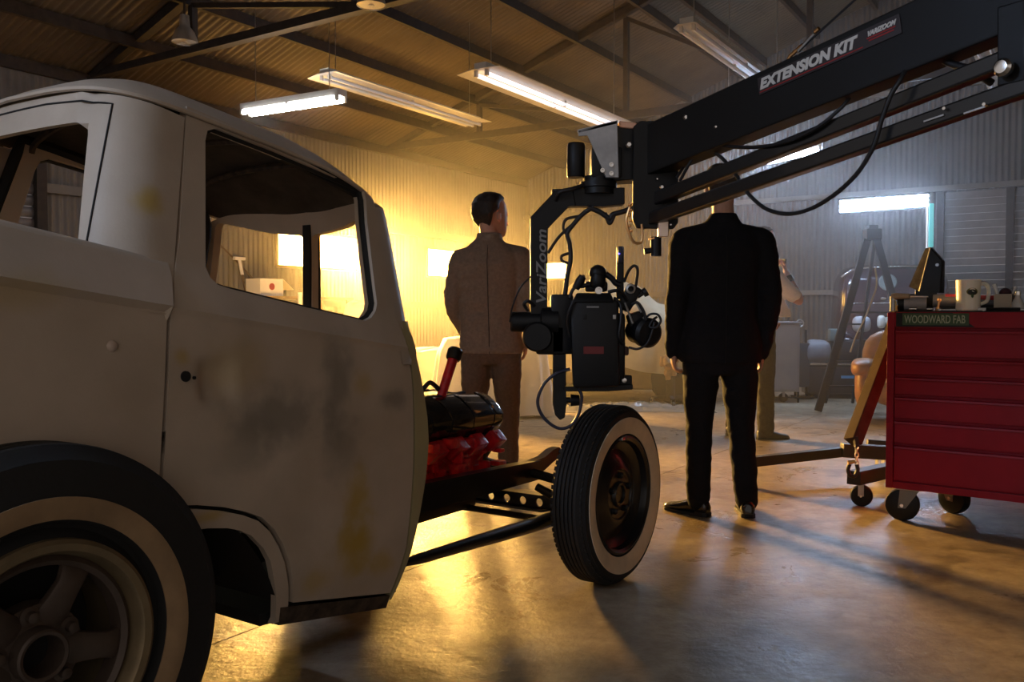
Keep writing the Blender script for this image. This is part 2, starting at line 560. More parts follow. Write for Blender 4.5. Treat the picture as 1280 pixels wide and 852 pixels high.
M_SLAT = mat('roller_door_slat', (0.17, 0.145, 0.13), 0.5, var=0.2, vscale=4)
def roller(name, A, B, n, h):
    r = structure(name, A)
    zz = h / n
    for k in range(n):
        o0 = UZ * (k * zz)
        mb = MB()
        prof = [(0.0, 0.0), (0.016, 0.25 * zz), (0.02, 0.55 * zz), (0.012, 0.85 * zz), (0.0, 0.97 * zz), (-0.012, 0.97 * zz), (-0.012, 0)]
        X = (B - A).normalized(); nn = UZ.cross(X)
        ra = [A + o0 + nn * p[0] + UZ * p[1] for p in prof]; rb = [B + o0 + nn * p[0] + UZ * p[1] for p in prof]
        mb.rings([ra, rb]); mb.build('slat', M_SLAT, r, 30)
    return r
dl = roller('door_1', BW(0.03, RD0 + 0.04, 0), BW(0.03, RD1 - 0.04, 0), 25, RDH)
for s in (RD0, RD1): MB().bar(BW(0.06, s, 0), BW(0.06, s, RDH), 0.1, 0.1, up=bA).build('door_post', M_IRON, dl, 0)

# ---- back wall (gable end, window, roller door)
M_WALLB = mat('shade_darkened_sheet', (0.105, 0.10, 0.098), 0.6, 0.0, var=0.22, vscale=1.6, bump=0.05, spec=0.3)  # wall sheet colour darkened in place of dimmer light on this stretch
wall_back = structure('wall_back', BW(5, 0, 0))
DB0, DB1, DBH = 6.84, 9.95, 2.74
def PB(u, z, off): return BW(u, 0 - off, z)
edges = [0, 0.3, 0.87, 1.6, 2.4, 3.2, 4.0, 4.76, 5.52, 6.18, DB0, DB1] + [DB1 + 0.915 * k for k in range(1, 11)]
for u0, u1 in zip(edges, edges[1:]):
    top = lambda u: roof_z(u) + 0.012
    if u0 == DB0: wall_strip(wall_back, PB, u0, u1, DBH, top)
    elif u0 == 0.3:
        wall_strip(wall_back, PB, u0, u1, 0, 1.68); wall_strip(wall_back, PB, u0, u1, 1.98, top)
    else: wall_strip(wall_back, PB, u0, u1, 0, top)
for z in (1.38, 2.80, 4.2):
    segs = [(0, DB0), (DB1, 19.0)] if z < DBH else [(max(0, (z - EAVE) / SLOPE), 19.0 - max(0, (z - EAVE) / SLOPE))]
    for u0, u1 in segs:
        MB().bar(BW(u0, 0.05, z), BW(u1, 0.05, z), 0.06, 0.07).build('wall_girt', M_WALL, wall_back, 0)
window(3, [BW(0.3, 0.0, 1.68), BW(0.87, 0.0, 1.68), BW(0.87, 0.0, 1.98), BW(0.3, 0.0, 1.98)], bB * -1, 1)
db = roller('door_2', BW(DB0 + 0.03, 0.03, 0), BW(DB1 - 0.03, 0.03, 0), 27, DBH)
for u in (DB0, 7.68, DB1): MB().bar(BW(u, 0.075, 0), BW(u, 0.075, DBH), 0.09, 0.07, up=bB).build('door_post', M_IRON, db, 0)

wall_right = structure('wall_right', BW(19.1, 7, 0))
for k in range(20):
    wall_strip(wall_right, lambda s, z, off: BW(19.1 - off, s, z), k * LEN / 20, (k + 1) * LEN / 20, 0, EAVE)

# ---- roof: sheets, purlins, trusses
ceiling = structure('ceiling', BW(5, 7, EAVE))
NS = 20
for side in (0, 1):
    for k in range(NS):
        s0, s1 = k * LEN / NS, (k + 1) * LEN / NS
        for (ua, ub, dz) in ((-0.1, 4.8, 0.0), (4.65, 9.55, 0.012)):
            dz2 = dz + (0.004 if k % 2 else 0.0)
            mb = MB()
            def fn(t, kk, off):
                u = ua + (ub - ua) * kk
                z = EAVE + SLOPE * u + off + dz2
                return BW(u if side == 0 else 19.0 - u, s0 - 0.02 + (s1 - s0 + 0.04) * t, z)
            corr(mb, fn, 10, 0.009, 1)
            mb.build('roof_sheet', M_ROOF, ceiling, 60, recalc=False)
PUR = [0.05, 0.80, 1.57, 2.35, 3.15, 3.98, 4.36, 5.15, 5.95, 6.75, 7.55, 8.35, 9.2]
for u in PUR:
    for uu in (u, 19.0 - u):
        z = roof_z(u) - 0.075
        MB().bar(BW(uu, 0.02, z), BW(uu, LEN, z), 0.05, 0.11).build('purlin', M_IRON, ceiling, 0)
for st in (3.79, 8.35, 12.91):
    t = bpy.data.objects.new('roof_truss', None); COL.objects.link(t); t.parent = ceiling; ROOT[t.name] = ROOT[ceiling.name]
    zb = EAVE - 0.0
    MB().bar(BW(0, st, zb), BW(19, st, zb), 0.07, 0.08).build('bottom_chord', M_IRON, t, 0)
    MB().bar(BW(0.15, st + 0.11, zb - 0.06), BW(18.9, st + 0.11, zb - 0.06), 0.025, 0.025).build('tie_rod', M_IRON, t, 0)
    for a_, b_ in ((0, RIDGE), (19.0, RIDGE)):
        MB().bar(BW(a_, st, EAVE - 0.02), BW(b_, st, roof_z(b_) - 0.17), 0.08, 0.09).build('top_chord', M_IRON, t, 0)
    P_ = [1.64, 3.82, 6.0, 8.2]
    for u in P_ + [19 - x for x in P_] + [RIDGE]:
        MB().bar(BW(u, st, zb), BW(u, st, roof_z(u) - 0.17), 0.06, 0.06, up=bA).build('post', M_IRON, t, 0)
    for u0, u1 in ((1.64, 3.82), (3.82, 6.0), (6.0, 8.2)):
        for f in (lambda x: x, lambda x: 19 - x):
            MB().bar(BW(f(u0), st, roof_z(u0) - 0.17), BW(f(u1), st, zb), 0.045, 0.045).build('brace', M_IRON, t, 0)
# ---- haze hanging in the back half of the shop
mh = bpy.data.materials.new('thin_haze'); mh.use_nodes = True
mh.node_tree.nodes.clear()
_o = mh.node_tree.nodes.new('ShaderNodeOutputMaterial'); _v = mh.node_tree.nodes.new('ShaderNodeVolumeScatter')
_v.inputs['Density'].default_value = HAZE; _v.inputs['Color'].default_value = (0.95, 0.93, 0.9, 1); _v.inputs['Anisotropy'].default_value = 0.78
mh.node_tree.links.new(_v.outputs[0], _o.inputs['Volume'])
hz = MB()
hz.hexa([BW(0.03, 8.4, 0.01), BW(18.9, 8.4, 0.01), BW(18.9, 0.06, 0.01), BW(0.03, 0.06, 0.01),
         BW(0.03, 8.4, 3.4), BW(18.9, 8.4, 3.4), BW(18.9, 0.06, 3.4), BW(0.03, 0.06, 3.4)])
haze = hz.build('haze', mh, None, 0)
haze['kind'] = 'stuff'; haze['label'] = 'thin film haze hanging in the back half of the workshop'; haze['category'] = 'haze'

# ================================================================== PICKUP TRUCK
TA = math.radians(34)
tT = V((math.sin(TA), math.cos(TA), 0)); tN = V((math.cos(TA), -math.sin(TA), 0))
_rw = at(60, 830, 1.68)
T0 = V((_rw.x, _rw.y, 0))
def TW(x, y, z): return T0 + tT * x + tN * y + UZ * z
YC = -0.62                                # centreline of the truck
def zb(x): return 1.116 - 0.1453 * x      # belt line
YB = -0.08

def TP(px, py, y):                        # point on the plane y = const of the truck
    r = ray(px, py); k = (y - (_O - T0).dot(tN)) / r.dot(tN)
    return _O + r * k
def patch(px, py, r, col, st):
    return (tuple(TP(px, py, -0.08)), r, col, st)
GREYP = hexc('#6a675f'); YEL = hexc('#b8963a'); PALE = hexc('#b9ab97')
patches = [
    patch(345, 520, (0.20, 0.20, 0.10), GREYP, 0.6), patch(420, 480, (0.07, 0.08, 0.20), GREYP, 0.55),
    patch(425, 560, (0.10, 0.12, 0.12), GREYP, 0.4), patch(488, 498, (0.07, 0.09, 0.045), GREYP, 0.55),
    patch(300, 560, (0.13, 0.13, 0.09), GREYP, 0.4),
    patch(440, 680, (0.09, 0.11, 0.11), YEL, 0.9), patch(440, 625, (0.06, 0.07, 0.15), YEL, 0.8), patch(475, 700, (0.05, 0.07, 0.06), YEL, 0.6),
    patch(395, 725, (0.09, 0.1, 0.05), YEL, 0.45), patch(290, 455, (0.12, 0.12, 0.09), YEL, 0.25), patch(450, 480, (0.05, 0.06, 0.05), YEL, 0.4),
    (tuple(TP(185, 255, -0.15)), (0.05, 0.05, 0.05), YEL, 0.8), patch(255, 645, (0.06, 0.06, 0.02), YEL, 0.6), patch(20, 360, (0.12, 0.12, 0.06), YEL, 0.25),
    patch(225, 445, (0.03, 0.03, 0.03), YEL, 0.6), patch(250, 580, (0.2, 0.2, 0.12), PALE, 0.4),
]
M_PRIMER = paint_with_patches('grey_beige_primer', hexc('#cdbba7'), hexc('#b9a792'), patches, 0.5)
M_COWL = paint_with_patches('yellowed_primer', hexc('#b7ab7a'), hexc('#a89b78'), [], 0.5)
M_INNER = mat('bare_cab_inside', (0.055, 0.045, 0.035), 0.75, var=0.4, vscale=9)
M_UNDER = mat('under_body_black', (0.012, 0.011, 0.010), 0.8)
M_WHITEWALL = mat('whitewall_rubber', hexc('#e0c8a8'), 0.7, var=0.12, vscale=9)
M_OLDWHITEWALL = mat('stained_whitewall', hexc('#9a7c5a'), 0.75, var=0.25, vscale=7)
M_RIMGOLD = mat('dull_rim_lip', hexc('#8d7a5c'), 0.42, 0.55, var=0.15, vscale=14)
M_SPOKE = mat('cast_wheel_grey', hexc('#54463c'), 0.5, 0.25, var=0.2, vscale=18)
M_ENGRED = mat('engine_red_paint', (0.55, 0.012, 0.02), 0.32, var=0.3, vscale=22, bump=0.8, bscale=30, coat=0.3)
M_RUST = mat('rusted_sill', hexc('#59493a'), 0.7, var=0.5, vscale=30, color2=hexc('#2a2019'))

truck = thing('pickup_truck', 'small old pickup in patchy grey primer, no bonnet, red engine showing', 'truck', TW(1.0, YC, 0))

def in_poly(p, poly):
    x, y = p; c = False; n = len(poly)
    for i in range(n):
        x0, y0 = poly[i]; x1, y1 = poly[i - 1]
        if (y0 > y) != (y1 > y) and x < (x1 - x0) * (y - y0) / (y1 - y0) + x0: c = not c
    return c
def resample(poly, d):
    out = []
    for i in range(len(poly)):
        a, b = V(poly[i]), V(poly[(i + 1) % len(poly)])
        n = max(1, int((b - a).length / d))
        for k in range(n): out.append(tuple(a.lerp(b, k / n)))
    return out
def rounded(poly, r, n=4):
    out = []; N = len(poly)
    for i in range(N):
        p0, p, p1 = V(poly[i - 1]), V(poly[i]), V(poly[(i + 1) % N])
        a = (p0 - p); b = (p1 - p); rr = min(r, a.length * 0.45, b.length * 0.45)
        A = p + a.normalized() * rr; B = p + b.normalized() * rr
        for k in range(n + 1):
            t = k / n
            out.append(tuple(A * (1 - t) ** 2 + p * 2 * t * (1 - t) + B * t * t))
    return out
def panel_mesh(outline, holes, fn, nf, d=0.03, thick=0.03, rows=()):
    """flat outline with holes filled by a fine net, bent by fn(u,v)->point, thickened along nf(u,v)"""
    outline = resample(outline, d); holes = [resample(h, d) for h in holes]
    pts, eds = [], []
    for loop in [outline] + holes:
        o = len(pts); pts += [V(p) for p in loop]
        eds += [(o + i, o + (i + 1) % len(loop)) for i in range(len(loop))]
    xs = [p[0] for p in outline]; ys = [p[1] for p in outline]
    gy = list(rows) + [min(ys) + d * 1.0 * k for k in range(1, int((max(ys) - min(ys)) / d) + 1)]
    x = min(xs) + d * 0.5
    border = [tuple(p) for p in pts]
    while x < max(xs):
        for y in gy:
            if in_poly((x, y), outline) and not any(in_poly((x, y), h) for h in holes):
                if min((x - q[0]) ** 2 + (y - q[1]) ** 2 for q in border) > (0.35 * d) ** 2:
                    if y in rows or all(abs(y - q) > 0.3 * d for q in rows):
                        pts.append(V((x, y)))
        x += d
    vs, es, fs, *_ = delaunay_2d_cdt(pts, eds, [], 0, 1e-5)
    tris = []
    for f in fs:
        c = sum((vs[i] for i in f), V((0, 0))) / len(f)
        if in_poly(c, outline) and not any(in_poly(c, h) for h in holes): tris.append(list(f))
    mb = MB()
    A = [mb.bm.verts.new(fn(p[0], p[1])) for p in vs]
    B = [mb.bm.verts.new(fn(p[0], p[1]) + nf(p[0], p[1]) * thick) for p in vs]
    cnt = {}
    for f in tris:
        mb.face([A[i] for i in f]); mb.face([B[i] for i in reversed(f)])
        for i in range(len(f)):
            e = (f[i], f[(i + 1) % len(f)]); cnt[tuple(sorted(e))] = cnt.get(tuple(sorted(e)), []) + [e]
    for k, v in cnt.items():
        if len(v) == 1:
            i, j = v[0]; mb.face([A[j], A[i], B[i], B[j]])
    for v in [v for v in mb.bm.verts if not v.link_faces]: mb.bm.verts.remove(v)
    return mb

def side_y(x, h, led):
    if h >= 0:
        y = YB - 0.25 * h
        y += led * max(0.0, 1 - h / 0.11)
    else:
        y = YB + 0.020 * math.sin(PI * min(1.0, -h / 0.85)) - 0.06 * max(0.0, (-h - 0.6) / 0.3) ** 2
        y += led * max(0.0, 1 + h / 0.016)
    z = zb(x) + h
    y -= 0.026 * math.exp(-((x - 0.452) / 0.046) ** 4 - ((z - 0.892) / 0.050) ** 4)
    return y
def side_fn(led, mirror=False, off=0.0):
    def f(x, h):
        y = side_y(x, h, led) + off
        if mirror: y = 2 * YC - y
        return TW(x, y, zb(x) + h)
    return f
IN_N = lambda m: (lambda u, v: tN * (1 if m else -1))
def xz(pts): return [(x, z - zb(x)) for x, z in pts]

DOOR = xz([(0.473, 1.569), (0.56, 1.555), (0.636, 1.539), (0.78, 1.507), (0.913, 1.472), (1.05, 1.440), (1.09, 1.428), (1.12, 1.404), (1.136, 1.373), (1.141, 1.33), (1.139, 1.279), (1.140, 1.155), (1.126, 1.03),
           (1.143, 0.965), (1.158, 0.918), (1.166, 0.87), (1.168, 0.824), (1.164, 0.70), (1.156, 0.572), (1.143, 0.455), (1.128, 0.346), (1.079, 0.210),
           (0.688, 0.288), (0.680, 0.34), (0.66, 0.411), (0.638, 0.46), (0.608, 0.505), (0.57, 0.54), (0.521, 0.563), (0.46, 0.585), (0.384, 0.604), (0.292, 0.618),
           (0.291, 0.678), (0.305, 0.82), (0.317, 0.929), (0.331, 1.068), (0.352, 1.14), (0.383, 1.224)])
WINDOW = xz([(0.515, 1.485), (0.527, 1.512), (0.558, 1.524), (0.75, 1.495), (0.93, 1.462), (1.06, 1.437), (1.088, 1.428), (1.090, 1.40), (1.076, 1.33), (1.062, 1.21), (1.053, 1.121), (1.050, 1.085), (1.037, 1.062), (1.01, 1.042),
             (0.978, 1.032), (0.75, 1.070), (0.51, 1.113), (0.475, 1.122), (0.456, 1.140), (0.450, 1.165)])
def shrink(poly, d):
    out = []; N = len(poly)
    area = sum(poly[i - 1][0] * poly[i][1] - poly[i][0] * poly[i - 1][1] for i in range(N))
    sg = 1 if area > 0 else -1
    for i in range(N):
        a, p, b = V(poly[i - 1]), V(poly[i]), V(poly[(i + 1) % N])
        n1 = V((-(p - a).y, (p - a).x)).normalized() * sg; n2 = V((-(b - p).y, (b - p).x)).normalized() * sg
        n = (n1 + n2); n.normalize()
        out.append(tuple(p + n * d / max(0.5, n.dot(n1))))
    return out
for mirror in (False, True):
    d = panel_mesh(shrink(DOOR, 0.004), [WINDOW], side_fn(0.010, mirror), IN_N(mirror), 0.03 if mirror else 0.015, 0.05, (-0.016, 0.0, 0.05, 0.11)).build('door', M_PRIMER, truck, 35)
    if not mirror:
        near_door = d
        # lock plate, lock hole and screw hole beside the dished handle recess
        for (x, z, r) in ((0.362, 0.908, 0.0125), (0.385, 0.9035, 0.004)):
            p = TW(x, side_y(x, z - zb(x), 0), z)
            MB().cyl(p - tN * 0.01, p + tN * 0.0042, r, seg=20).build('lock_hole', M_UNDER, d, 30)
    # rubber window channel
    loop = [side_fn(0.0, mirror)(u, v) - tN * (0.022 if not mirror else -0.022) for u, v in resample(shrink(WINDOW, -0.004), 0.03)]
    MB().tube(loop, 0.012, 6, True).build('window_channel', M_UNDER, d, 40)

# jamb behind the door gap
for mirror in (False, True):
    loop = [side_fn(0.0, mirror)(u, v) - tN * (0.04 if not mirror else -0.04) for u, v in resample(DOOR, 0.05)]
    MB().tube(loop, 0.017, 6, True).build('door_jamb', M_UNDER, truck, 40)

# bed side: lower body rearward of the door, with ledge on top
def bed_outline():
    return xz([(0.325, 1.070), (0.311, 0.929), (0.299, 0.82), (0.285, 0.678), (0.285, 0.622), (0.22, 0.645), (0.10, 0.70), (-0.05, 0.735), (-0.2, 0.72), (-0.38, 0.62), (-0.47, 0.47), (-0.5, 0.33), (-0.95, 0.36),
               (-0.95, zb(-0.95) + 0.105), (-0.04, zb(-0.04) + 0.105), (0.345, zb(0.345) + 0.095), (0.344, 1.135)])
for mirror in (False, True):
    b = panel_mesh(bed_outline(), [], side_fn(0.024, mirror), IN_N(mirror), 0.032, 0.02, (-0.016, 0.0, 0.05, 0.105)).build('bed_side', M_PRIMER, truck, 35)
    # rolled top rail of the bed side
    def rail(i, j, mirror=mirror):
        x = -0.95 + (0.345 + 0.95) * i
        prof = [(0.0, 0.0), (-0.008, 0.012), (-0.025, 0.016), (-0.05, 0.012), (-0.06, 0.0), (-0.062, -0.12)]
        k = j * (len(prof) - 1); a = int(min(k, len(prof) - 2)); f = k - a
        dy = prof[a][0] * (1 - f) + prof[a + 1][0] * f; dh = prof[a][1] * (1 - f) + prof[a + 1][1] * f
        hh = 0.105 - 0.010 * max(0, (x + 0.04) / 0.385)
        y = side_y(x, hh, 0.024) + dy
        if mirror: y = 2 * YC - y
        return TW(x, y, zb(x) + hh + dh)
    MB().grid(rail, 30, 10).build('bed_rail', M_PRIMER, b, 50, recalc=False)
    if not mirror:
        p = TW(0.186, side_y(0.186, 0.983 - zb(0.186), 0), 0.983)
        MB().lathe([(0.0, 0.008), (0.006, 0.008), (0.011, 0.005), (0.013, 0.0)], p, tN, 16).build('fuel_cap_bolt', mat('pale_bolt', (0.55, 0.42, 0.33), 0.5), b, 40)
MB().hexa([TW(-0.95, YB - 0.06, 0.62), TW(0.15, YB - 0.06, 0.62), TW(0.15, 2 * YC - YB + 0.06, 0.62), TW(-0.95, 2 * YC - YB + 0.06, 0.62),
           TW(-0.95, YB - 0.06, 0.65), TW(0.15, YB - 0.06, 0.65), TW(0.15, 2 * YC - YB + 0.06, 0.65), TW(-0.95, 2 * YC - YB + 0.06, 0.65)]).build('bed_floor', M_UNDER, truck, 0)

# wheel-arch lip, wheelhouse, sill
ARCH_O = xz([(0.292, 0.612), (0.384, 0.598), (0.46, 0.579), (0.521, 0.557), (0.567, 0.534), (0.603, 0.500), (0.632, 0.456), (0.654, 0.408), (0.673, 0.34), (0.681, 0.286), (0.685, 0.245)])
ARCH_I = xz([(0.640, 0.245), (0.645, 0.26), (0.633, 0.334), (0.607, 0.423), (0.585, 0.46), (0.545, 0.502), (0.51, 0.522), (0.473, 0.535), (0.417, 0.546), (0.292, 0.556)])
for mirror in (False, True):
    panel_mesh(ARCH_O + ARCH_I, [], side_fn(0.0, mirror, -0.006), IN_N(mirror), 0.02, 0.02).build('wheel_arch_lip', M_PRIMER, truck, 35)
    panel_mesh(xz([(0.655, 0.287), (1.083, 0.204), (1.078, 0.165), (0.66, 0.236)]), [], side_fn(0.0, mirror, -0.004), IN_N(mirror), 0.03, 0.03).build('sill', M_RUST, truck, 35)
    def wh(i, j, mirror=mirror):
        ang = 0.28 + (PI - 0.28) * i
        x = 0.05 + 0.615 * math.cos(ang); z = 0.15 + 0.57 * max(-0.1, math.sin(ang))
        y = YB - 0.006 - 0.385 * j
        if mirror: y = 2 * YC - y
        return TW(x, y, z)
    MB().grid(wh, 24, 2).build('wheelhouse', M_UNDER, truck, 40, recalc=False)
    y = YB - 0.39 if not mirror else 2 * YC - YB + 0.39
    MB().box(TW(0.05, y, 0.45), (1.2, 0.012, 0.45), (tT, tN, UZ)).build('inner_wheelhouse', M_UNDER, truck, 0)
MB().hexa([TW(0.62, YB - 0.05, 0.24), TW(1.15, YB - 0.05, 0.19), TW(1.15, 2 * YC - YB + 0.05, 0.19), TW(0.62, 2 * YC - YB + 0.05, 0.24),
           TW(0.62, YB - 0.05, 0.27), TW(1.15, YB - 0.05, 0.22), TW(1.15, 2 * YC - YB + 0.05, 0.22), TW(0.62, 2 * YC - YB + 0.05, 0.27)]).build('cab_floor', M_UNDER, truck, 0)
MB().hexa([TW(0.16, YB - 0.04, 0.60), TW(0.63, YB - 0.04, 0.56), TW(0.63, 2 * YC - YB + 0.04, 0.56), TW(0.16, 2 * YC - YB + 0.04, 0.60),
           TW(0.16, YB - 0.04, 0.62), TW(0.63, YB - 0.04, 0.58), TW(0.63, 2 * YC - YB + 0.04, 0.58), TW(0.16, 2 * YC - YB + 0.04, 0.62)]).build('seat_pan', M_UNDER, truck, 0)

# cab shell: plan loop at height h above the belt
XR0, XF0 = 0.16, 1.172
def cab_plan(s, h, grow=0.0):
    """s in 0..1: rear shell from near door seam round the back to the far door seam"""
    yn = YB - 0.25 * h; r = 0.115
    xr = XR0 + 0.265 * h; xs = 0.335 + 0.265 * h
    L1 = max(0.001, xs - (xr + r)); La = r * PI / 2; L2 = 2 * (yn - r - YC)
    tot = 2 * L1 + 2 * La + L2
    d = s * tot
    far = d > tot / 2
    if far: d = tot - d
    if d < L1: x, y = xs - d, yn
    elif d < L1 + La:
        a = (d - L1) / r; x, y = xr + r - r * math.sin(a), yn - r + r * math.cos(a)
    else:
        x, y = xr, yn - r - (d - L1 - La)
    x -= 0.03 * max(0.0, 1 - ((y - YC) / 0.45) ** 2) if y < yn - r else 0     # slight bow of the back
    if far: y = 2 * YC - y
    return x, y
def rear_fn(off=0.0):
    def f(u, v):
        x, y = cab_plan(u, v)
        p = V((x, y)); c = V((0.65, YC)); q = p + (c - p).normalized() * off
        return TW(q.x, q.y, zb(q.x) + v)
    return f
rear_n = lambda u, v: (TW(0.65, YC, 0) - TW(*cab_plan(u, v), 0)).normalized()
# rear window given in (u,v): find u for a pixel on the back plane
def back_uv(px, py):
    best = None
    for i in range(0, 120):
        for j in range(0, 60):
            u, v = i / 240 + 0.0, 0.02 + j * 0.01
            q = rear_fn()(u, v); d = q - _O; k = d.dot(_fw)
            X, Y = 640 + F_PX * d.x / k, 426 - F_PX * d.dot(_up) / k
            e = (X - px) ** 2 + (Y - py) ** 2
            if best is None or e < best[0]: best = (e, u, v)
    return best[1], best[2]
ru, rv = back_uv(112, 154)
bu, bv = back_uv(100, 304)
mir = lambda pts: [(1 - u, v) for u, v in reversed(pts)]
half = [(0.5, rv + 0.03), (ru, rv), (bu, 0.06), (0.5, 0.06)]
RWIN = rounded([(1 - ru, rv), (ru, rv), (bu, 0.05), (1 - bu, 0.05)], 0.03)
RWIN[:] = RWIN
SHELL = [(0, 0.485), (0, -0.02), (1, -0.02), (1, 0.485), (0.75, 0.50), (0.5, 0.505), (0.25, 0.50)]
panel_mesh(SHELL, [RWIN], rear_fn(), rear_n, 0.02, 0.02).build('cab_back', M_PRIMER, truck, 35)
# seam bead of the back-window insert and the sharp drip moulding
su, sv = back_uv(140, 130); tu, tv = back_uv(105, 310)
seam = [(tu - 0.004, -0.02), (su, sv), (0.35, sv + 0.012), (0.65, sv + 0.012), (1 - su, sv), (1 - tu + 0.004, -0.02)]
pts = []
for a, b in zip(seam, seam[1:]):
    for k in range(12):
        t = k / 12; pts.append(rear_fn(-0.0005)(a[0] + (b[0] - a[0]) * t, a[1] + (b[1] - a[1]) * t))
MB().tube(pts, 0.0026, 6).build('window_insert_seam', M_UNDER, truck, 40)

# front of the cab: windscreen frame with centre post, curved in plan
def front_plan(s, h):
    yn = YB - 0.25 * h + 0.003
    xf = XF0 + 0.008 + 0.015 * h - 0.35 * max(0, h - 0.30) ** 2
    r = 0.035
    y = yn - (yn - YC) * 2 * s
    e = min(abs(y - yn), abs(y - (2 * YC - yn)))
    x = xf + 0.10 * (1 - ((y - YC) / (yn - YC)) ** 2)
    if e < r: x -= r * (1 - math.sqrt(max(0, 1 - (1 - e / r) ** 2)))
    return x, y
front_fn = lambda u, v: TW(front_plan(u, v)[0], front_plan(u, v)[1], zb(front_plan(u, v)[0]) + v)
front_n = lambda u, v: -tT
W1 = rounded([(0.055, 0.03), (0.48, 0.05), (0.48, 0.395), (0.30, 0.408), (0.05, 0.445)], 0.03)
W2 = [(1 - u, v) for u, v in reversed(W1)]
panel_mesh([(0, -0.05), (0.25, -0.05), (0.5, -0.05), (0.75, -0.05), (1, -0.05), (1, 0.43), (0.9, 0.475), (0.75, 0.485), (0.5, 0.49), (0.25, 0.485), (0.1, 0.475), (0, 0.43)], [W1, W2], front_fn, front_n, 0.02, 0.03).build('windscreen_frame', M_PRIMER, truck, 35)
MB().bar(front_fn(0.5, 0.03) - tT * 0.01, front_fn(0.5, 0.43) - tT * 0.01, 0.035, 0.05, up=tT).build('windscreen_post', M_UNDER, truck, 20)

# lower cowl strip ahead of the door, firewall
COWL_IN = [(1.130, 1.03), (1.147, 0.965), (1.162, 0.918), (1.170, 0.87), (1.172, 0.824), (1.168, 0.70), (1.160, 0.572), (1.147, 0.455), (1.132, 0.346), (1.083, 0.200)]
COWL_OUT = [(1.088, 0.191), (1.15, 0.33), (1.183, 0.43), (1.215, 0.55), (1.231, 0.657), (1.229, 0.73), (1.219, 0.80), (1.205, 0.87), (1.186, 0.942), (1.172, 1.03)]
for mirror in (False, True):
    panel_mesh(xz(COWL_IN + COWL_OUT), [], side_fn(0.006, mirror), IN_N(mirror), 0.02, 0.03, (0.0,)).build('cowl_side', M_COWL, truck, 35)
def fire(i, j):
    k = j * (len(COWL_OUT) - 1); a = int(min(k, len(COWL_OUT) - 2)); f = k - a
    x = COWL_OUT[a][0] * (1 - f) + COWL_OUT[a + 1][0] * f - 0.006; z = COWL_OUT[a][1] * (1 - f) + COWL_OUT[a + 1][1] * f
    y = YB - 0.01 + (2 * YC - 2 * YB + 0.02) * i
    return TW(x, y, z)
MB().grid(fire, 6, 18).build('firewall', M_COWL, truck, 50, recalc=False)

# roof: drip edge ring rising to a shallow dome
def drip_ring(n=96):
    out = []
    for i in range(n):
        t = i / n
        out.append(t)
    return out
def roof_pt(ang, k):
    """k 0 at the drip edge, 1 at the crown"""
    c, s_ = math.cos(ang), math.sin(ang)
    e = 0.30
    cx = math.copysign(abs(c) ** e, c); sy = math.copysign(abs(s_) ** e, s_)
    hh = 0.505
    xr = XR0 + 0.265 * hh - 0.012; xf = XF0 + 0.028
    yw = (YB - 0.25 * hh + 0.006) - YC
    xm = (xr + xf) / 2; xw = (xf - xr) / 2
    bow = 0.085 * (1 - abs(sy) ** 2) if cx > 0 else -0.028 * (1 - abs(sy) ** 2)
    prof = 1 - k
    f = prof ** 0.62 if k < 1 else 0
    x = xm + xw * cx * f + bow * f; y = YC + yw * sy * f
    lift = 0.115 * (1 - (1 - k) ** 2.1)
    # drip line height over the belt, a little lower at the front
    g = hh - 0.05 * max(0, (x - 0.85) / 0.35) ** 1.5 + 0.012 * (1 - abs(sy) ** 2)
    return TW(x, y, zb(x) + g + lift)
rings = []
for k in (0.0, 0.012, 0.03, 0.06, 0.11, 0.18, 0.28, 0.4, 0.55, 0.7, 0.85, 0.96):
    rings.append([roof_pt(2 * PI * i / 128, k) for i in range(128)])
mb = MB(); mb.rings(rings, cap=False); mb.face([v for v in mb.bm.verts][-128:])
roof = mb.build('cab_roof', M_PRIMER, truck, 50)
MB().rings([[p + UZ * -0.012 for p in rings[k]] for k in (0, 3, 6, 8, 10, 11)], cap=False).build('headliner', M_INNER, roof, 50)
ring0 = [roof_pt(2 * PI * i / 128, 0.0) - UZ * 0.004 for i in range(128)]
MB().tube(ring0, 0.007, 6, True).build('drip_moulding', M_PRIMER, roof, 50)
for xx in (0.5, 0.8, 1.05):
    MB().tube([TW(xx, YC + 0.37 * math.cos(a), zb(xx) + 0.49 + 0.075 * math.sin(a)) for a in [PI * q / 14 for q in range(15)]], 0.010, 6).build('roof_bow', M_RUST, roof, 40)

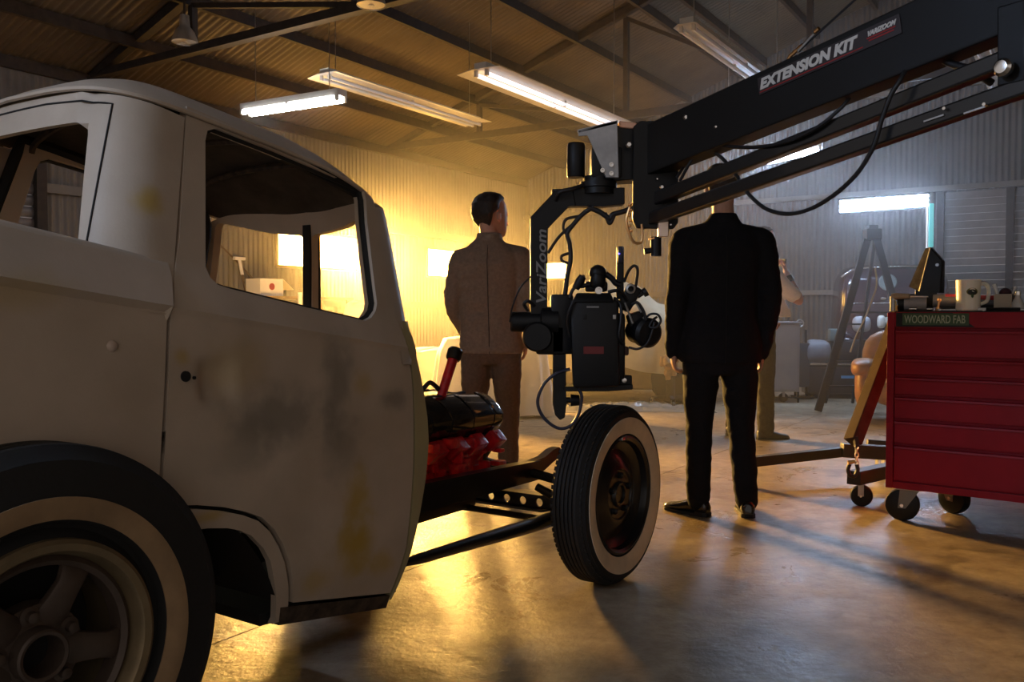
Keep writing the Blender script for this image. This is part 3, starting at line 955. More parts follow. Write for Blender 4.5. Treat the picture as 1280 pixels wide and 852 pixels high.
# ---- wheels
def wheel(name, x, yout, R, W, ww, prof_extra, front, side, m_white):
    """side +1: outer face along +tN at y=yout"""
    w = bpy.data.objects.new(name, None); COL.objects.link(w); w.parent = truck
    ROOT[w.name] = ROOT[truck.name]
    o = TW(x, yout, R); ax = tN * side
    rim = ww[1]
    bead = rim - 0.004
    S = []                                   # tyre section from outer bead over the tread to the inner bead (radius, depth)
    S += [(bead, -0.028), (rim + 0.006, -0.012), (ww[0] * 0.55 + rim * 0.45, -0.001), (ww[0], -0.002), (ww[0] + 0.02, -0.006), (R - 0.03, -0.012), (R - 0.008, -0.03)]
    n = 6; tw0, tw1 = 0.032, W - 0.032
    for k in range(n):
        a = tw0 + (tw1 - tw0) * k / n; b = tw0 + (tw1 - tw0) * (k + 1) / n
        S += [(R - 0.002, -(a + 0.002)), (R, -(a * 0.5 + b * 0.5)), (R - 0.002, -(b - 0.003))]
        if k < n - 1: S += [(R - 0.011, -(b - 0.0022)), (R - 0.011, -(b + 0.0012))]
    S += [(R - 0.012, -(W - 0.03)), (R - 0.03, -(W - 0.016)), (rim + 0.03, -(W - 0.002)), (bead, -(W - 0.03))]
    # radius floor: tyre touches the ground, tread from R downward
    MB().lathe(S, o, ax, 96, cap=False).build('tyre', M_RUBBER, w, 30)
    mb = MB()                                # tread blocks on the shoulders
    nb = 90 if front else 1
    for k in range(nb):
        a = 2 * PI * k / 90 - PI / 2 * (not front)
        s = tT * math.cos(a) + UZ * math.sin(a); tan = -tT * math.sin(a) + UZ * math.cos(a)
        for dpt in (0.024, W - 0.024):
            mb.box(o + s * (R - 0.0205) - ax * dpt, (0.010, 0.015, 0.012), (s, tan, ax))
    mb.build('tread_blocks', M_RUBBER, w, 0, props={'kind': 'stuff'})
    e = 0.0025
    MB().lathe([(ww[0], -0.002 + e), (ww[0] * 0.55 + rim * 0.45, -0.001 + e), (rim + 0.006, -0.012 + e), (rim + 0.006, -0.014), (ww[0] * 0.55 + rim * 0.45, -0.004), (ww[0], -0.006), (ww[0], -0.002 + e)], o, ax, 96, cap=False).build('whitewall', m_white, w, 40)
    if front:
        P = [(rim - 0.001, -0.030), (rim - 0.001, -0.012), (rim - 0.010, -0.008), (rim - 0.020, -0.016), (rim - 0.026, -0.040), (rim - 0.050, -0.052), (rim - 0.058, -0.060),
             (0.150, -0.054), (0.118, -0.034), (0.100, -0.030), (0.094, -0.036), (0.060, -0.038), (0.0, -0.038)]
        MB().lathe(P, o, ax, 64, cap=False).build('steel_wheel', M_BLACKGLOSS, w, 25)
        MB().lathe([(0.052, -0.04), (0.050, -0.034), (0.044, -0.026), (0.036, -0.026), (0.034, -0.034), (0.0, -0.035)], o, ax, 32, cap=False).build('hub', M_BLACKGLOSS, w, 30)
        for k in range(5):
            a = 2 * PI * k / 5 + 0.3
            p = o + (tT * math.cos(a) + UZ * math.sin(a)) * 0.074 - ax * 0.036
            MB().lathe([(0.013, 0), (0.012, 0.014), (0.006, 0.020), (0.0, 0.020)], p, ax, 6, cap=False).build('lug_nut', M_BLACKGLOSS, w, 20)
        MB().lathe([(0.07, -0.04), (0.15, -0.06), (0.17, -W + 0.03), (rim - 0.03, -W + 0.02), (0.0, -W + 0.02)], o, ax, 32, cap=False).build('brake_drum', M_UNDER, w, 30)
        p = o + (tT * -0.09 + UZ * 0.93).normalized() * (rim - 0.008) - ax * 0.006
        MB().box(p, (0.03, 0.012, 0.008), (tT, UZ, ax), 0.002).build('balance_weight', M_CHROME, w, 20)
    else:
        MB().lathe([(rim + 0.004, -0.028), (rim - 0.012, -0.034), (0.222, -0.012)], o, ax, 96, cap=False).build('tyre_bead', M_UNDER, w, 40)
        MB().lathe([(0.224, -0.02), (0.222, -0.004), (0.214, 0.002), (0.200, -0.001), (0.194, -0.010), (0.190, -0.030), (0.184, -0.046), (0.176, -0.10), (0.172, -0.17), (0.224, -0.17), (0.224, -0.02)], o, ax, 96, cap=False).build('rim', M_RIMGOLD, w, 35)
        MB().lathe([(0.188, -0.036), (0.178, -0.028), (0.168, -0.036), (0.164, -0.07), (0.182, -0.08), (0.188, -0.036)], o, ax, 96, cap=False).build('spoke_ring', M_SPOKE, w, 35)
        for k in range(5):                   # five broad cast spokes
            a = 2 * PI * k / 5 + math.radians(62)
            s = tT * side * math.cos(a) + UZ * math.sin(a); tan = ax.cross(s)
            rs = []
            for rr, ww_, dep, th in ((0.040, 0.030, -0.052, 0.03), (0.07, 0.036, -0.044, 0.034), (0.10, 0.030, -0.038, 0.03), (0.135, 0.027, -0.032, 0.026), (0.160, 0.031, -0.034, 0.026), (0.178, 0.040, -0.044, 0.03)):
                ring = []
                for q in range(12):
                    f = 2 * PI * q / 12
                    ring.append(o + s * rr + tan * (ww_ * math.copysign(abs(math.cos(f)) ** 0.7, math.cos(f))) + ax * (dep - th / 2 + th / 2 * math.copysign(abs(math.sin(f)) ** 0.8, math.sin(f))))
                rs.append(ring)
            MB().rings(rs).build('spoke', M_SPOKE, w, 40)
            a2 = a + PI / 5
            p = o + (tT * side * math.cos(a2) + UZ * math.sin(a2)) * 0.074 - ax * 0.052
            MB().lathe([(0.020, -0.01), (0.019, 0.004), (0.011, 0.006), (0.0105, 0.020), (0.006, 0.022), (0.0, 0.022)], p, ax, 16, cap=False).build('lug_nut', M_SPOKE, w, 25)
        MB().lathe([(0.095, -0.085), (0.092, -0.052), (0.052, -0.048), (0.050, -0.020), (0.046, -0.016), (0.040, -0.018), (0.038, -0.075), (0.0, -0.075)], o, ax, 48, cap=False).build('hub', M_SPOKE, w, 25)
        MB().lathe([(0.0, -0.074), (0.0375, -0.074)], o, ax, 24, cap=False).build('hub_bore', M_UNDER, w, 25)
        MB().lathe([(0.0, -0.16), (0.165, -0.16), (0.165, -0.24), (0.0, -0.24)], o, ax, 32, cap=False).build('brake_drum', M_UNDER, w, 30)
    return w
RF, RR_ = 0.348, 0.402
_p = at(62, 832, 1.640) - T0; RWX, RWY = _p.dot(tT), _p.dot(tN)
wheel('rear_wheel', RWX, RWY, RR_, 0.235, (0.303, 0.252), None, False, 1, M_OLDWHITEWALL)
wheel('rear_wheel', RWX, 2 * YC - RWY, RR_, 0.235, (0.303, 0.252), None, False, -1, M_OLDWHITEWALL)
FX, FY = 2.181, 0.150
wheel('front_wheel', FX, FY, RF, 0.165, (0.302, 0.232), None, True, 1, M_WHITEWALL)
wheel('front_wheel', FX, 2 * YC - FY, RF, 0.165, (0.302, 0.232), None, True, -1, M_WHITEWALL)

# ---- chassis
for sgn in (1, -1):
    yy = lambda y: y if sgn == 1 else 2 * YC - y
    yr = -0.32
    mb = MB()
    # box rail, slightly raised tip carrying the spring eye
    mb.hexa([TW(0.3, yy(yr - 0.025), 0.34), TW(1.50, yy(yr - 0.025), 0.355), TW(1.50, yy(yr + 0.025), 0.355), TW(0.3, yy(yr + 0.025), 0.34),
             TW(0.3, yy(yr - 0.025), 0.44), TW(1.50, yy(yr - 0.025), 0.455), TW(1.50, yy(yr + 0.025), 0.455), TW(0.3, yy(yr + 0.025), 0.44)])
    mb.hexa([TW(1.50, yy(yr - 0.025), 0.355), TW(2.26, yy(yr - 0.025), 0.352), TW(2.26, yy(yr + 0.025), 0.352), TW(1.50, yy(yr + 0.025), 0.355),
             TW(1.50, yy(yr - 0.025), 0.455), TW(2.26, yy(yr - 0.025), 0.432), TW(2.26, yy(yr + 0.025), 0.432), TW(1.50, yy(yr + 0.025), 0.455)])
    rail = mb.build('frame_rail', M_BLACKGLOSS, truck, 0)
    hp = [(2.20, 0.362), (2.30, 0.385), (2.37, 0.41), (2.43, 0.425), (2.445, 0.452), (2.42, 0.468), (2.37, 0.462), (2.30, 0.440), (2.20, 0.432)]
    MB().prism(hp, TW(0, yy(yr) - 0.02, 0), tT, UZ, 0.04).build('frame_horn', M_BLACKGLOSS, rail, 30)
    MB().cyl(TW(2.43, yy(yr) - 0.026, 0.447), TW(2.43, yy(yr) + 0.026, 0.447), 0.013).build('spring_eye', M_STEEL, rail, 30)
    # radius rod from under the cab to the axle
    MB().tube([TW(1.10, yy(-0.10), 0.285), TW(1.17, yy(-0.10), 0.283), TW(1.22, yy(-0.10), 0.281), TW(1.5, yy(-0.102), 0.270), TW(1.8, yy(-0.108), 0.256), TW(2.05, yy(-0.112), 0.246), TW(2.14, yy(-0.112), 0.25)],
              0.02, 12, radii=[0.006, 0.012, 0.017, 0.022, 0.027, 0.030, 0.030]).build('radius_rod', M_BLACKGLOSS, truck, 40)
    # shock absorber and bracket
    MB().cyl(TW(2.14, yy(-0.24), 0.345), TW(2.16, yy(-0.10), 0.285), 0.016, 0.022, 14).build('shock_link', M_BLACK, truck, 30)
    MB().ball(TW(2.16, yy(-0.10), 0.30), 0.03, 2).build('ball_joint', M_BLACK, truck, 40)
    MB().cyl(TW(FX, yy(-0.10), 0.32), TW(FX, yy(0.02), RF), 0.035, 0.045, 16).build('spindle', M_BLACK, truck, 30)
# dropped drilled I-beam axle
mb = MB()
def ax_z(y):
    d = abs(y - YC)
    return 0.272 + 0.055 * max(0, (d - 0.40) / 0.17) if d > 0.40 else 0.272
n = 40; holes = []
ys = [-0.06 + (2 * YC + 0.12) * k / n for k in range(n + 1)]
for top in (0.026, -0.034):
    mb.rings([[TW(FX - 0.03, y, ax_z(y) + top), TW(FX + 0.03, y, ax_z(y) + top), TW(FX + 0.03, y, ax_z(y) + top + 0.010), TW(FX - 0.03, y, ax_z(y) + top + 0.010)] for y in ys])
axle = mb.build('drilled_axle', M_BLACKGLOSS, truck, 20)
web_out = [(-0.06, -0.030), (2 * YC + 0.06, -0.030), (2 * YC + 0.06, 0.030), (-0.06, 0.030)]
hls = []
for k in range(12):
    yc = -0.17 - k * 0.082
    if abs(yc - YC) < 0.47: hls.append([(yc + 0.017 * math.cos(2 * PI * q / 14), 0.017 * math.sin(2 * PI * q / 14)) for q in range(14)])
panel_mesh(web_out, hls, lambda u, v: TW(FX - 0.004, u, ax_z(u) + v), lambda u, v: tT, 0.04, 0.008).build('axle_web', M_BLACKGLOSS, axle, 30)
MB().tube([TW(FX + 0.02, -0.12 + (2 * YC + 0.24) * q / 20, 0.36 + 0.05 * math.sin(PI * q / 20)) for q in range(21)], 0.02, 8).build('leaf_spring', M_BLACK, truck, 40)
MB().cyl(TW(2.05, -0.08, 0.24), TW(2.05, 2 * YC + 0.08, 0.24), 0.013).build('tie_rod', M_BLACK, truck, 30)
MB().cyl(TW(RWX, -0.20, RR_), TW(RWX, 2 * YC + 0.20, RR_), 0.04).build('rear_axle', M_UNDER, truck, 30)
MB().ball(TW(RWX, YC, RR_), 0.13, 2).build('differential', M_UNDER, truck, 40)
MB().box(TW(2.24, YC, 0.38), (0.06, 0.55, 0.05), (tT, tN, UZ), 0.004).build('cross_member', M_BLACKGLOSS, truck, 20)

# ---- engine
eng = bpy.data.objects.new('engine', None); COL.objects.link(eng); eng.parent = truck; ROOT[eng.name] = ROOT[truck.name]
random.seed(11)
mb = MB()
EX0, EX1 = 1.62, 2.14
mb.box(TW((EX0 + EX1) / 2, YC, 0.47), (EX1 - EX0, 0.24, 0.30), (tT, tN, UZ), 0.02)
for sgn in (1, -1):                          # cylinder banks leaning out
    n1 = (tN * sgn + UZ).normalized(); n2 = (tN * sgn - UZ).normalized()
    mb.box(TW((EX0 + EX1) / 2, YC, 0.50) + n1 * 0.11, (EX1 - EX0, 0.16, 0.22), (tT, n2, n1), 0.015)
    for k in range(4):
        xx = EX0 + 0.065 + k * 0.128
        c = TW(xx, YC + sgn * 0.20, 0.545)
        mb.box(c + n2 * 0.02, (0.075, 0.06, 0.07), (tT, n2, n1), 0.006)     # exhaust port
        mb.cyl(c - n1 * 0.07, c - n1 * 0.07 + (tN * sgn) * 0.02, 0.024, seg=12)     # core plug
        mb.box(c - n1 * 0.08 + n2 * 0.00, (0.03, 0.05, 0.10), (tT, n2, n1), 0.008)
    for k in range(34):
        xx = random.uniform(EX0, EX1 - 0.03)
        mb.box(TW(xx, YC + sgn * random.uniform(0.15, 0.235), random.uniform(0.38, 0.56)), (random.uniform(0.012, 0.06), 0.05, random.uniform(0.012, 0.05)), (tT, tN, UZ), 0.006)
    mb.box(TW(EX0 + 0.20, YC + sgn * 0.20, 0.405), (0.13, 0.08, 0.03), (tT, tN, UZ), 0.006)
mb.box(TW(EX1 + 0.02, YC, 0.50), (0.05, 0.22, 0.24), (tT, tN, UZ), 0.012)
mb.build('engine_block', M_ENGRED, eng, 35)
MB().box(TW((EX0 + EX1) / 2, YC, 0.285), (0.44, 0.22, 0.10), (tT, tN, UZ), 0.02).build('oil_pan', M_BLACK, eng, 30)
MB().box(TW(EX0 + 0.20, YC + 0.25, 0.402), (0.05, 0.012, 0.022), (tT, tN, UZ), 0.002).build('mount_tag', mat('olive_tag', (0.32, 0.27, 0.08), 0.5), eng, 20)
for sgn in (1, -1):
    n1 = (tN * sgn * 0.62 + UZ * 0.78).normalized(); n2 = tT.cross(n1)
    o = TW(0, YC + sgn * 0.155, 0.652)
    sec = [(-0.085, -0.052), (-0.083, 0.012), (-0.066, 0.040), (-0.03, 0.052), (0.03, 0.052), (0.066, 0.040), (0.083, 0.012), (0.085, -0.052)]
    rs = []
    for xx, f in ((1.60, 0.75), (1.607, 0.95), (1.62, 1.0), (2.10, 1.0), (2.118, 0.95), (2.126, 0.75)):
        rs.append([o + tT * xx + n2 * p[0] * (0.97 if f < 0.9 else 1) + n1 * (-0.052 + (p[1] + 0.052) * f) for p in sec])
    cov = MB().rings(rs).build('valve_cover', mat('polished_black_cover', (0.010, 0.010, 0.011), 0.14, coat=0.6), eng, 35)
    for xx in (1.66, 1.78, 1.92, 2.06):
        MB().rings([[o + tT * (xx + d) + n2 * p[0] * 1.015 + n1 * (p[1] * 1.03 + 0.002) for p in sec] for d in (-0.006, 0.006)]).build('cover_rib', MATS['polished_black_cover'], cov, 35)
    MB().box(o + tT * 1.86 - n1 * 0.054, (0.54, 0.19, 0.008), (tT, n2, n1), 0.002).build('cover_flange', M_BLACK, cov, 20)
MB().box(TW(1.86, YC, 0.70), (0.34, 0.16, 0.05), (tT, tN, UZ), 0.015).build('intake_manifold', M_BLACK, eng, 30)
fb = TP(551, 497, -0.56); ft = TP(567, 446, -0.56)
ud = (ft - fb).normalized()
MB().cyl(fb - ud * 0.06, ft, 0.019, 0.021, 16).build('filler_tube', M_ENGRED, eng, 30)
fc = MB().lathe([(0.0, -0.012), (0.028, -0.012), (0.032, -0.004), (0.033, 0.028), (0.026, 0.038), (0.0, 0.040)], ft, ud, 20, cap=False).build('filler_cap', M_BLACK, eng, 30)
MB().tube(spline([TP(528, 487, -0.58), TP(538, 478, -0.57), TP(552, 489, -0.57), TP(566, 493, -0.56), TP(580, 491, -0.56)], 6), 0.010, 8).build('plug_lead', M_CABLE, eng, 40)
MB().lathe([(0.0, 0.0), (0.07, 0.0), (0.075, 0.012), (0.06, 0.016), (0.075, 0.02), (0.07, 0.034), (0.0, 0.034)], TW(2.17, YC, 0.42), tT, 28).build('crank_pulley', M_BLACK, eng, 30)
MB().tube(spline([TP(598, 535, -0.50), TP(608, 545, -0.50), TP(612, 560, -0.50), TP(606, 572, -0.50), TP(620, 578, -0.48)], 6), 0.011, 8).build('hose', mat('olive_hose', (0.06, 0.06, 0.02), 0.5), eng, 40)

# ================================================================== LAMPS
M_LAMPMETAL = mat('fixture_enamel', (0.62, 0.58, 0.50), 0.4, var=0.1, vscale=6)
M_TUBEOFF = mat('unlit_tube', (0.75, 0.76, 0.80), 0.15)
M_TUBEON = emitter('lit_cool_tube', (0.52, 0.70, 1.0), LAMP_TUBE_COOL)
M_TUBEDIM = emitter('dim_tube', (0.92, 0.90, 1.0), LAMP_TUBE_DIM)
M_TUBENEAR = emitter('added_cool_tube', (0.45, 0.65, 1.0), 230.0)
M_TUBEFAR = emitter('bright_far_tube', (0.52, 0.70, 1.0), 200.0)
M_TUBESHOP = emitter('shop_light_tube', (0.95, 0.95, 1.0), 40.0)
def fixture(label, p0, d, length, lit, wing=0.16, group=None):
    """two-tube strip light with sheet-metal wings, hung on chains; p0 = end of the tubes"""
    d = V(d).normalized(); s = d.cross(UZ).normalized(); p1 = p0 + d * length
    f = thing('ceiling_strip_light', label, 'light', (p0 + p1) / 2 + UZ * 0.1)
    mb = MB()
    sec = [(-0.055, 0.0), (0.055, 0.0), (0.055, 0.055), (-0.055, 0.055)]
    mb.rings([[p + s * a + UZ * (b + 0.03) for a, b in sec] for p in (p0, p1)])
    mb.build('housing', M_LAMPMETAL, f, 20)
    if wing:
        sec = [(-wing, 0.010), (-0.055, 0.031), (0.055, 0.031), (wing, 0.022), (wing, 0.026), (0.055, 0.037), (-0.055, 0.037), (-wing, 0.014)]
        MB().rings([[p + s * a + UZ * b for a, b in sec] for p in (p0 - d * 0.03, p1 + d * 0.03)]).build('reflector', M_LAMPMETAL, f, 20)
    for k, q in enumerate((-0.05, 0.05)):
        MB().cyl(p0 + s * q + UZ * 0.0 + d * 0.04, p1 + s * q - d * 0.04, 0.017, seg=12).build('tube', lit or M_TUBEOFF, f, 40)
        for p in (p0 + d * 0.02, p1 - d * 0.02, (p0 + p1) / 2):
            MB().box(p + s * q + UZ * 0.008, (0.03, 0.026, 0.05), (d, s, UZ), 0.004).build('lamp_socket', M_LAMPMETAL, f, 20)
    for p in (p0 + d * 0.15, p1 - d * 0.15):
        u = (p - BC).dot(bA); zt = roof_z(u) - 0.02
        MB().cyl(p + UZ * 0.085, V((p.x, p.y, zt)), 0.004, seg=6).build('hanger', M_STEEL, f, 20)
    return f
fixture('long unlit ceiling strip light hanging over the truck cab, left of its pair', at(405, 97, 8.18), bB, 2.44, False, 0.185)
fixture('long dimly lit ceiling strip light hanging just left of the jib head', at(600, 92, 6.8), bB, 2.44, M_TUBEDIM, 0.20)
fixture('ceiling strip light whose far end is hidden behind the jib beam', at(858, 36, 6.6), bB, 2.44, False, 0.09)
fixture('ceiling strip light seen through the gap between jib beam and tubes', at(1222, 40, 7.2), bB, 2.44, False, 0.10)
p_ = at(428, 124, 7.5)
fixture('short lit shop light hanging in front of the truck roof', p_, V((-0.84, 0.54, 0.02)), 1.22, M_TUBESHOP, 0.0)
p_ = at(1028, 187, 10.0)
fixture('lit strip light glowing between the two jib tubes', p_, at(925, 210, 10.4) - p_, 1.22, M_TUBEFAR, 0.0)

# standing tube bank by the back wall
lb0, lb1 = at(1050, 258, 10.75), at(1160, 250, 10.55)
st = thing('stand_light', 'bright bluish tube light bank on a pale stand by the far wall', 'light', (lb1.x, lb1.y, 0))
dd = (lb1 - lb0).normalized(); ss = dd.cross(UZ).normalized()
MB().box((lb0 + lb1) / 2 + ss * (0.045 if ss.y > 0 else -0.045), ((lb1 - lb0).length, 0.02, 0.18), (dd, ss, UZ), 0.006).build('lamp_housing', M_BLACK, st, 20)
for q in (-0.05, 0.0, 0.05):
    MB().cyl(lb0 + UZ * q, lb1 + UZ * q, 0.019, seg=14).build('tube', M_TUBEON, st, 40)
M_TEAL = mat('teal_lit_sleeve', (0.2, 0.6, 0.6), 0.4, emit=((0.15, 0.75, 0.75), 0.5))
MB().cyl(V((lb1.x, lb1.y, 0.02)), V((lb1.x, lb1.y, lb1.z)), 0.016, seg=10).build('pole', M_WHITE, st, 40)
MB().box(V((lb1.x + 0.035, lb1.y, lb1.z - 0.3)), (0.06, 0.05, 0.52), None, 0.008).build('side_tube', M_TEAL, st, 20)
for k in range(3):
    a = 2 * PI * k / 3 + 0.4
    MB().bar(V((lb1.x, lb1.y, 0.45)), V((lb1.x + 0.24 * math.cos(a), lb1.y + 0.24 * math.sin(a), 0.012)), 0.022).build('leg', M_BLACK, st, 20)

M_DOME = mat('spun_metal_shade', (0.55, 0.5, 0.43), 0.35, 0.7, var=0.1, vscale=12)
M_BULBOFF = mat('frosted_bulb', (0.75, 0.68, 0.55), 0.25)
def pendant(label, c, r, lit=0):
    p = thing('pendant_lamp', label, 'lamp', c)
    MB().lathe([(r, 0), (r * 0.95, 0.03), (r * 0.75, 0.09), (r * 0.42, 0.14), (0.045, 0.17), (0.04, 0.24), (0.0, 0.24), (0.0, 0.235), (0.036, 0.235), (0.04, 0.165), (r * 0.40, 0.135), (r * 0.72, 0.085), (r * 0.92, 0.028), (r * 0.98, 0.0), (r, 0)], c, UZ, 36, cap=False).build('lamp_shade', M_DOME, p, 40)
    MB().lathe([(0.0, 0.004), (r * 0.93, 0.004), (r * 0.93, 0.012), (0.0, 0.012)], c, UZ, 32, cap=False).build('lens', M_BULBOFF, p, 40)  # pale disc added so the mouth of the shade looks bright
    MB().ball(c + UZ * 0.045, 0.05, 2).build('bulb', M_BULBOFF if not lit else emitter('lit_warm_bulb', (1.0, 0.72, 0.36), lit), p, 60)
    u = (c - BC).dot(bA)
    MB().cyl(c + UZ * 0.23, V((c.x, c.y, roof_z(u))), 0.01, seg=8).build('drop_rod', M_IRON, p, 30)
    return p
pendant('domed pendant lamp hanging beside the roof post above the truck', at(231, 53, 8.0), 0.115)
pendant('domed pendant lamp at the top edge, over the first strip light', at(464, 7, 6.4), 0.105)

fixture('cool strip light added out of frame at left to tint the cab blue', V((-2.7, -0.5, 2.6)), bB, 1.22, M_TUBENEAR, 0.1)  # unseen lamp added for the bluish edge on cab roof and corner

# ================================================================== CAMERA JIB
HY_ = 2.95                                  # depth of the remote head
def jd(px):                                 # depth along the jib beam
    return 1.0 / (0.3429 + (px - 828) * 0.000354)
def J(px, py, dy=0.0): return at(px, py, jd(px) + dy)
jib = thing('jib_arm', 'long black camera jib reaching in from the upper right with a remote head', 'camera crane', at(820, 288, HY_))
c0 = J(812, 158 + 30); 
def beam(name, pA, pB, th, w, m, parent, bev=0.004):
    """beam between mid-line points; th = height at each end"""
    return MB().bar(pA, pB, w, th[0], bev=bev, h2=th[1]).build(name, m, parent, 20)
B0, B1 = J(800, 196), J(1330, -29)
bdir = (B1 - B0).normalized(); bs = V((bdir.y, -bdir.x, 0)).normalized(); bu_ = bs.cross(bdir).normalized()
hgt = 0.165
beam('main_beam', B0, B1 + bdir * 1.2, (hgt, hgt), 0.075, M_BLACK, jib)
out_ = -bs if (-bs).y < 0 else bs            # side of the beam facing the camera
# sticker plate with lettering
pc0, pc1 = J(950, 108), J(1127, 28)
xdir = bdir
def on_face(px, py, off=0.001):              # point on the beam face nearest the camera
    r = ray(px, py); P0 = B0 + out_ * (0.0375 + off); k = (P0 - _O).dot(out_) / r.dot(out_)
    return _O + r * k
q00, q10, q11, q01 = on_face(950, 119, 0.0005), on_face(1128, 41, 0.0005), on_face(1126, 17, 0.0005), on_face(949, 97, 0.0005)
ydir = out_.cross(xdir).normalized()
ln = (q10 - q00).dot(xdir); ht = ((q01 - q00).dot(ydir) + (q11 - q10).dot(ydir)) / 2
MB().hexa([q00, q00 + xdir * ln, q00 + xdir * ln + out_ * 0.003, q00 + out_ * 0.003, q00 + ydir * ht, q00 + xdir * ln + ydir * ht, q00 + xdir * ln + ydir * ht + out_ * 0.003, q00 + ydir * ht + out_ * 0.003]).build('sticker_plate', mat('sticker_black', (0.03, 0.022, 0.025), 0.45), jib, 0)
f0 = q00 + out_ * 0.0036
text_obj('lettering', 'EXTENSION KIT', ht * 0.80, f0 + xdir * ln * 0.012 + ydir * ht * 0.30, xdir, ydir, M_PRINT, jib, shear=0.28, bold=0.0022, sx=1.0)
lt = COL.objects['lettering'] if 'lettering' in COL.objects else None
# fit the lettering to 72 % of the plate
def fit(ob, o, X, width):
    base = ROOT[ob.name]; mx = max((v.co + base - o).dot(X) for v in ob.data.vertices); mn = min((v.co + base - o).dot(X) for v in ob.data.vertices)
    k = width / (mx - mn)
    for v in ob.data.vertices:
        q = v.co + base - o; a = q.dot(X); v.co = o + q + X * ((a - mn) * k - a + 0) - base
fit(lt, f0 + xdir * ln * 0.012, xdir, ln * 0.725)
MB().hexa([f0 + xdir * 0.004 + ydir * ht * 0.10, f0 + xdir * ln * 0.76 + ydir * ht * 0.10, f0 + xdir * ln * 0.76 + ydir * ht * 0.10 + out_ * 0.0006, f0 + xdir * 0.004 + ydir * ht * 0.10 + out_ * 0.0006,
           f0 + xdir * 0.004 + ydir * ht * 0.16, f0 + xdir * ln * 0.76 + ydir * ht * 0.16, f0 + xdir * ln * 0.76 + ydir * ht * 0.16 + out_ * 0.0006, f0 + xdir * 0.004 + ydir * ht * 0.16 + out_ * 0.0006]).build('red_line', M_RED, jib, 0)
a_ = text_obj('maker_lettering', 'VARIZOOM', ht * 0.34, f0 + xdir * ln * 0.80 + ydir * ht * 0.56, xdir, ydir, M_PRINT, jib, shear=0.5, bold=0.0008)
fit(a_, f0 + xdir * ln * 0.80, xdir, ln * 0.18)
for k, (y0, l0, l1) in enumerate(((0.42, 0.79, 0.97), (0.28, 0.80, 0.96))):
    MB().hexa([f0 + xdir * ln * l0 + ydir * ht * y0, f0 + xdir * ln * l1 + ydir * ht * y0, f0 + xdir * ln * l1 + ydir * ht * y0 + out_ * 0.0006, f0 + xdir * ln * l0 + ydir * ht * y0 + out_ * 0.0006,
               f0 + xdir * ln * l0 + ydir * ht * (y0 + 0.07), f0 + xdir * ln * l1 + ydir * ht * (y0 + 0.07), f0 + xdir * ln * l1 + ydir * ht * (y0 + 0.07) + out_ * 0.0006, f0 + xdir * ln * l0 + ydir * ht * (y0 + 0.07) + out_ * 0.0006]).build('red_line', M_RED, jib, 0)
# parallel tubes below
T1a, T1b = J(800, 257), J(1330, 46)
T2a, T2b = J(800, 279, -0.02), J(1330, 92, -0.02)
beam('upper_tube', T1a, T1b + (T1b - T1a).normalized() * 1.2, (0.045, 0.038), 0.04, M_BLACKGLOSS, jib, 0.006)
beam('lower_tube', T2a, T2b + (T2b - T2a).normalized() * 1.2, (0.043, 0.038), 0.04, M_BLACKGLOSS, jib, 0.006)
for k, (px, py) in enumerate(((1183, 136), (1205, 142), (1233, 131), (1155, 152))):
    p = at(px, py, jd(px) - 0.045)
    if k in (1, 3): MB().bar(p, p + bdir * 0.05, 0.004, 0.004).build('edge_glint', M_STEEL, jib, 0)  # thin steel slivers stand in for glints on the tube
    else: MB().cyl(p, p + out_ * 0.012, 0.004, seg=10).build('bolt', M_CHROME, jib, 30)
# right-hand clevis block holding beam and tubes
pa, pb = J(1272, 20), J(1272, 112)
MB().bar(J(1275, 8), J(1275, 108), 0.06, 0.085, up=out_, bev=0.004).build('clevis_plate', M_BLACK, jib, 20)
p = at(1256, 85, jd(1256) - 0.06)
MB().lathe([(0.02, 0), (0.02, 0.012), (0.014, 0.02), (0.0, 0.022)], p, out_, 20, cap=False).build('clevis_bolt', M_CHROME, jib, 30)
# head plates at the low end
def slab(name, poly, Y, t, m, parent, bev=True):
    """outline given as seen, standing in a vertical plane at depth Y, t thick away from the viewer"""
    pts = [at(x, y, Y) for x, y in poly]
    mb = MB(); a = [mb.bm.verts.new(p) for p in pts]; b = [mb.bm.verts.new(p + V((0, t, 0))) for p in pts]
    mb.face(a); mb.face(list(reversed(b)))
    for i in range(len(a)): mb.face([a[i], a[i - 1], b[i - 1], b[i]])
    if bev: bmesh.ops.bevel(mb.bm, geom=list(mb.bm.edges), offset=0.0025, segments=1, affect='EDGES', clamp_overlap=True)
    return mb.build(name, m, parent, 25)
slab('head_plate', [(792, 158), (800, 151), (822, 151), (846, 172), (848, 200), (848, 278), (842, 286), (796, 285), (791, 276)], HY_ - 0.03, 0.018, M_BLACK, jib)
slab('head_plate', [(794, 160), (802, 153), (822, 153), (846, 174), (848, 200), (848, 276), (842, 284), (798, 283), (793, 274)], HY_ + 0.09, 0.018, M_BLACK, jib)
slab('head_core', [(800, 180), (844, 180), (844, 270), (800, 270)], HY_ - 0.01, 0.10, M_BLACK, jib)
for px, py, r in ((786, 181, 0.012), (830, 199, 0.009), (827, 234, 0.009), (821, 224, 0.004), (857, 147, 0.010), (894, 159, 0.005), (838, 281, 0.004)):
    p = at(px, py, (HY_ - 0.032) if px < 850 else jd(px) - 0.046)
    MB().lathe([(r, 0), (r, 0.006), (r * 0.6, 0.010), (0.0, 0.010)], p, V((0, -1, 0)), 6 if r > .008 else 12, cap=False).build('bolt', M_CHROME, jib, 25)
slab('copper_block', [(823, 273), (836, 273), (836, 296), (823, 296)], HY_ - 0.05, 0.02, mat('pale_copper', (0.80, 0.62, 0.50), 0.35, 0.7), jib)
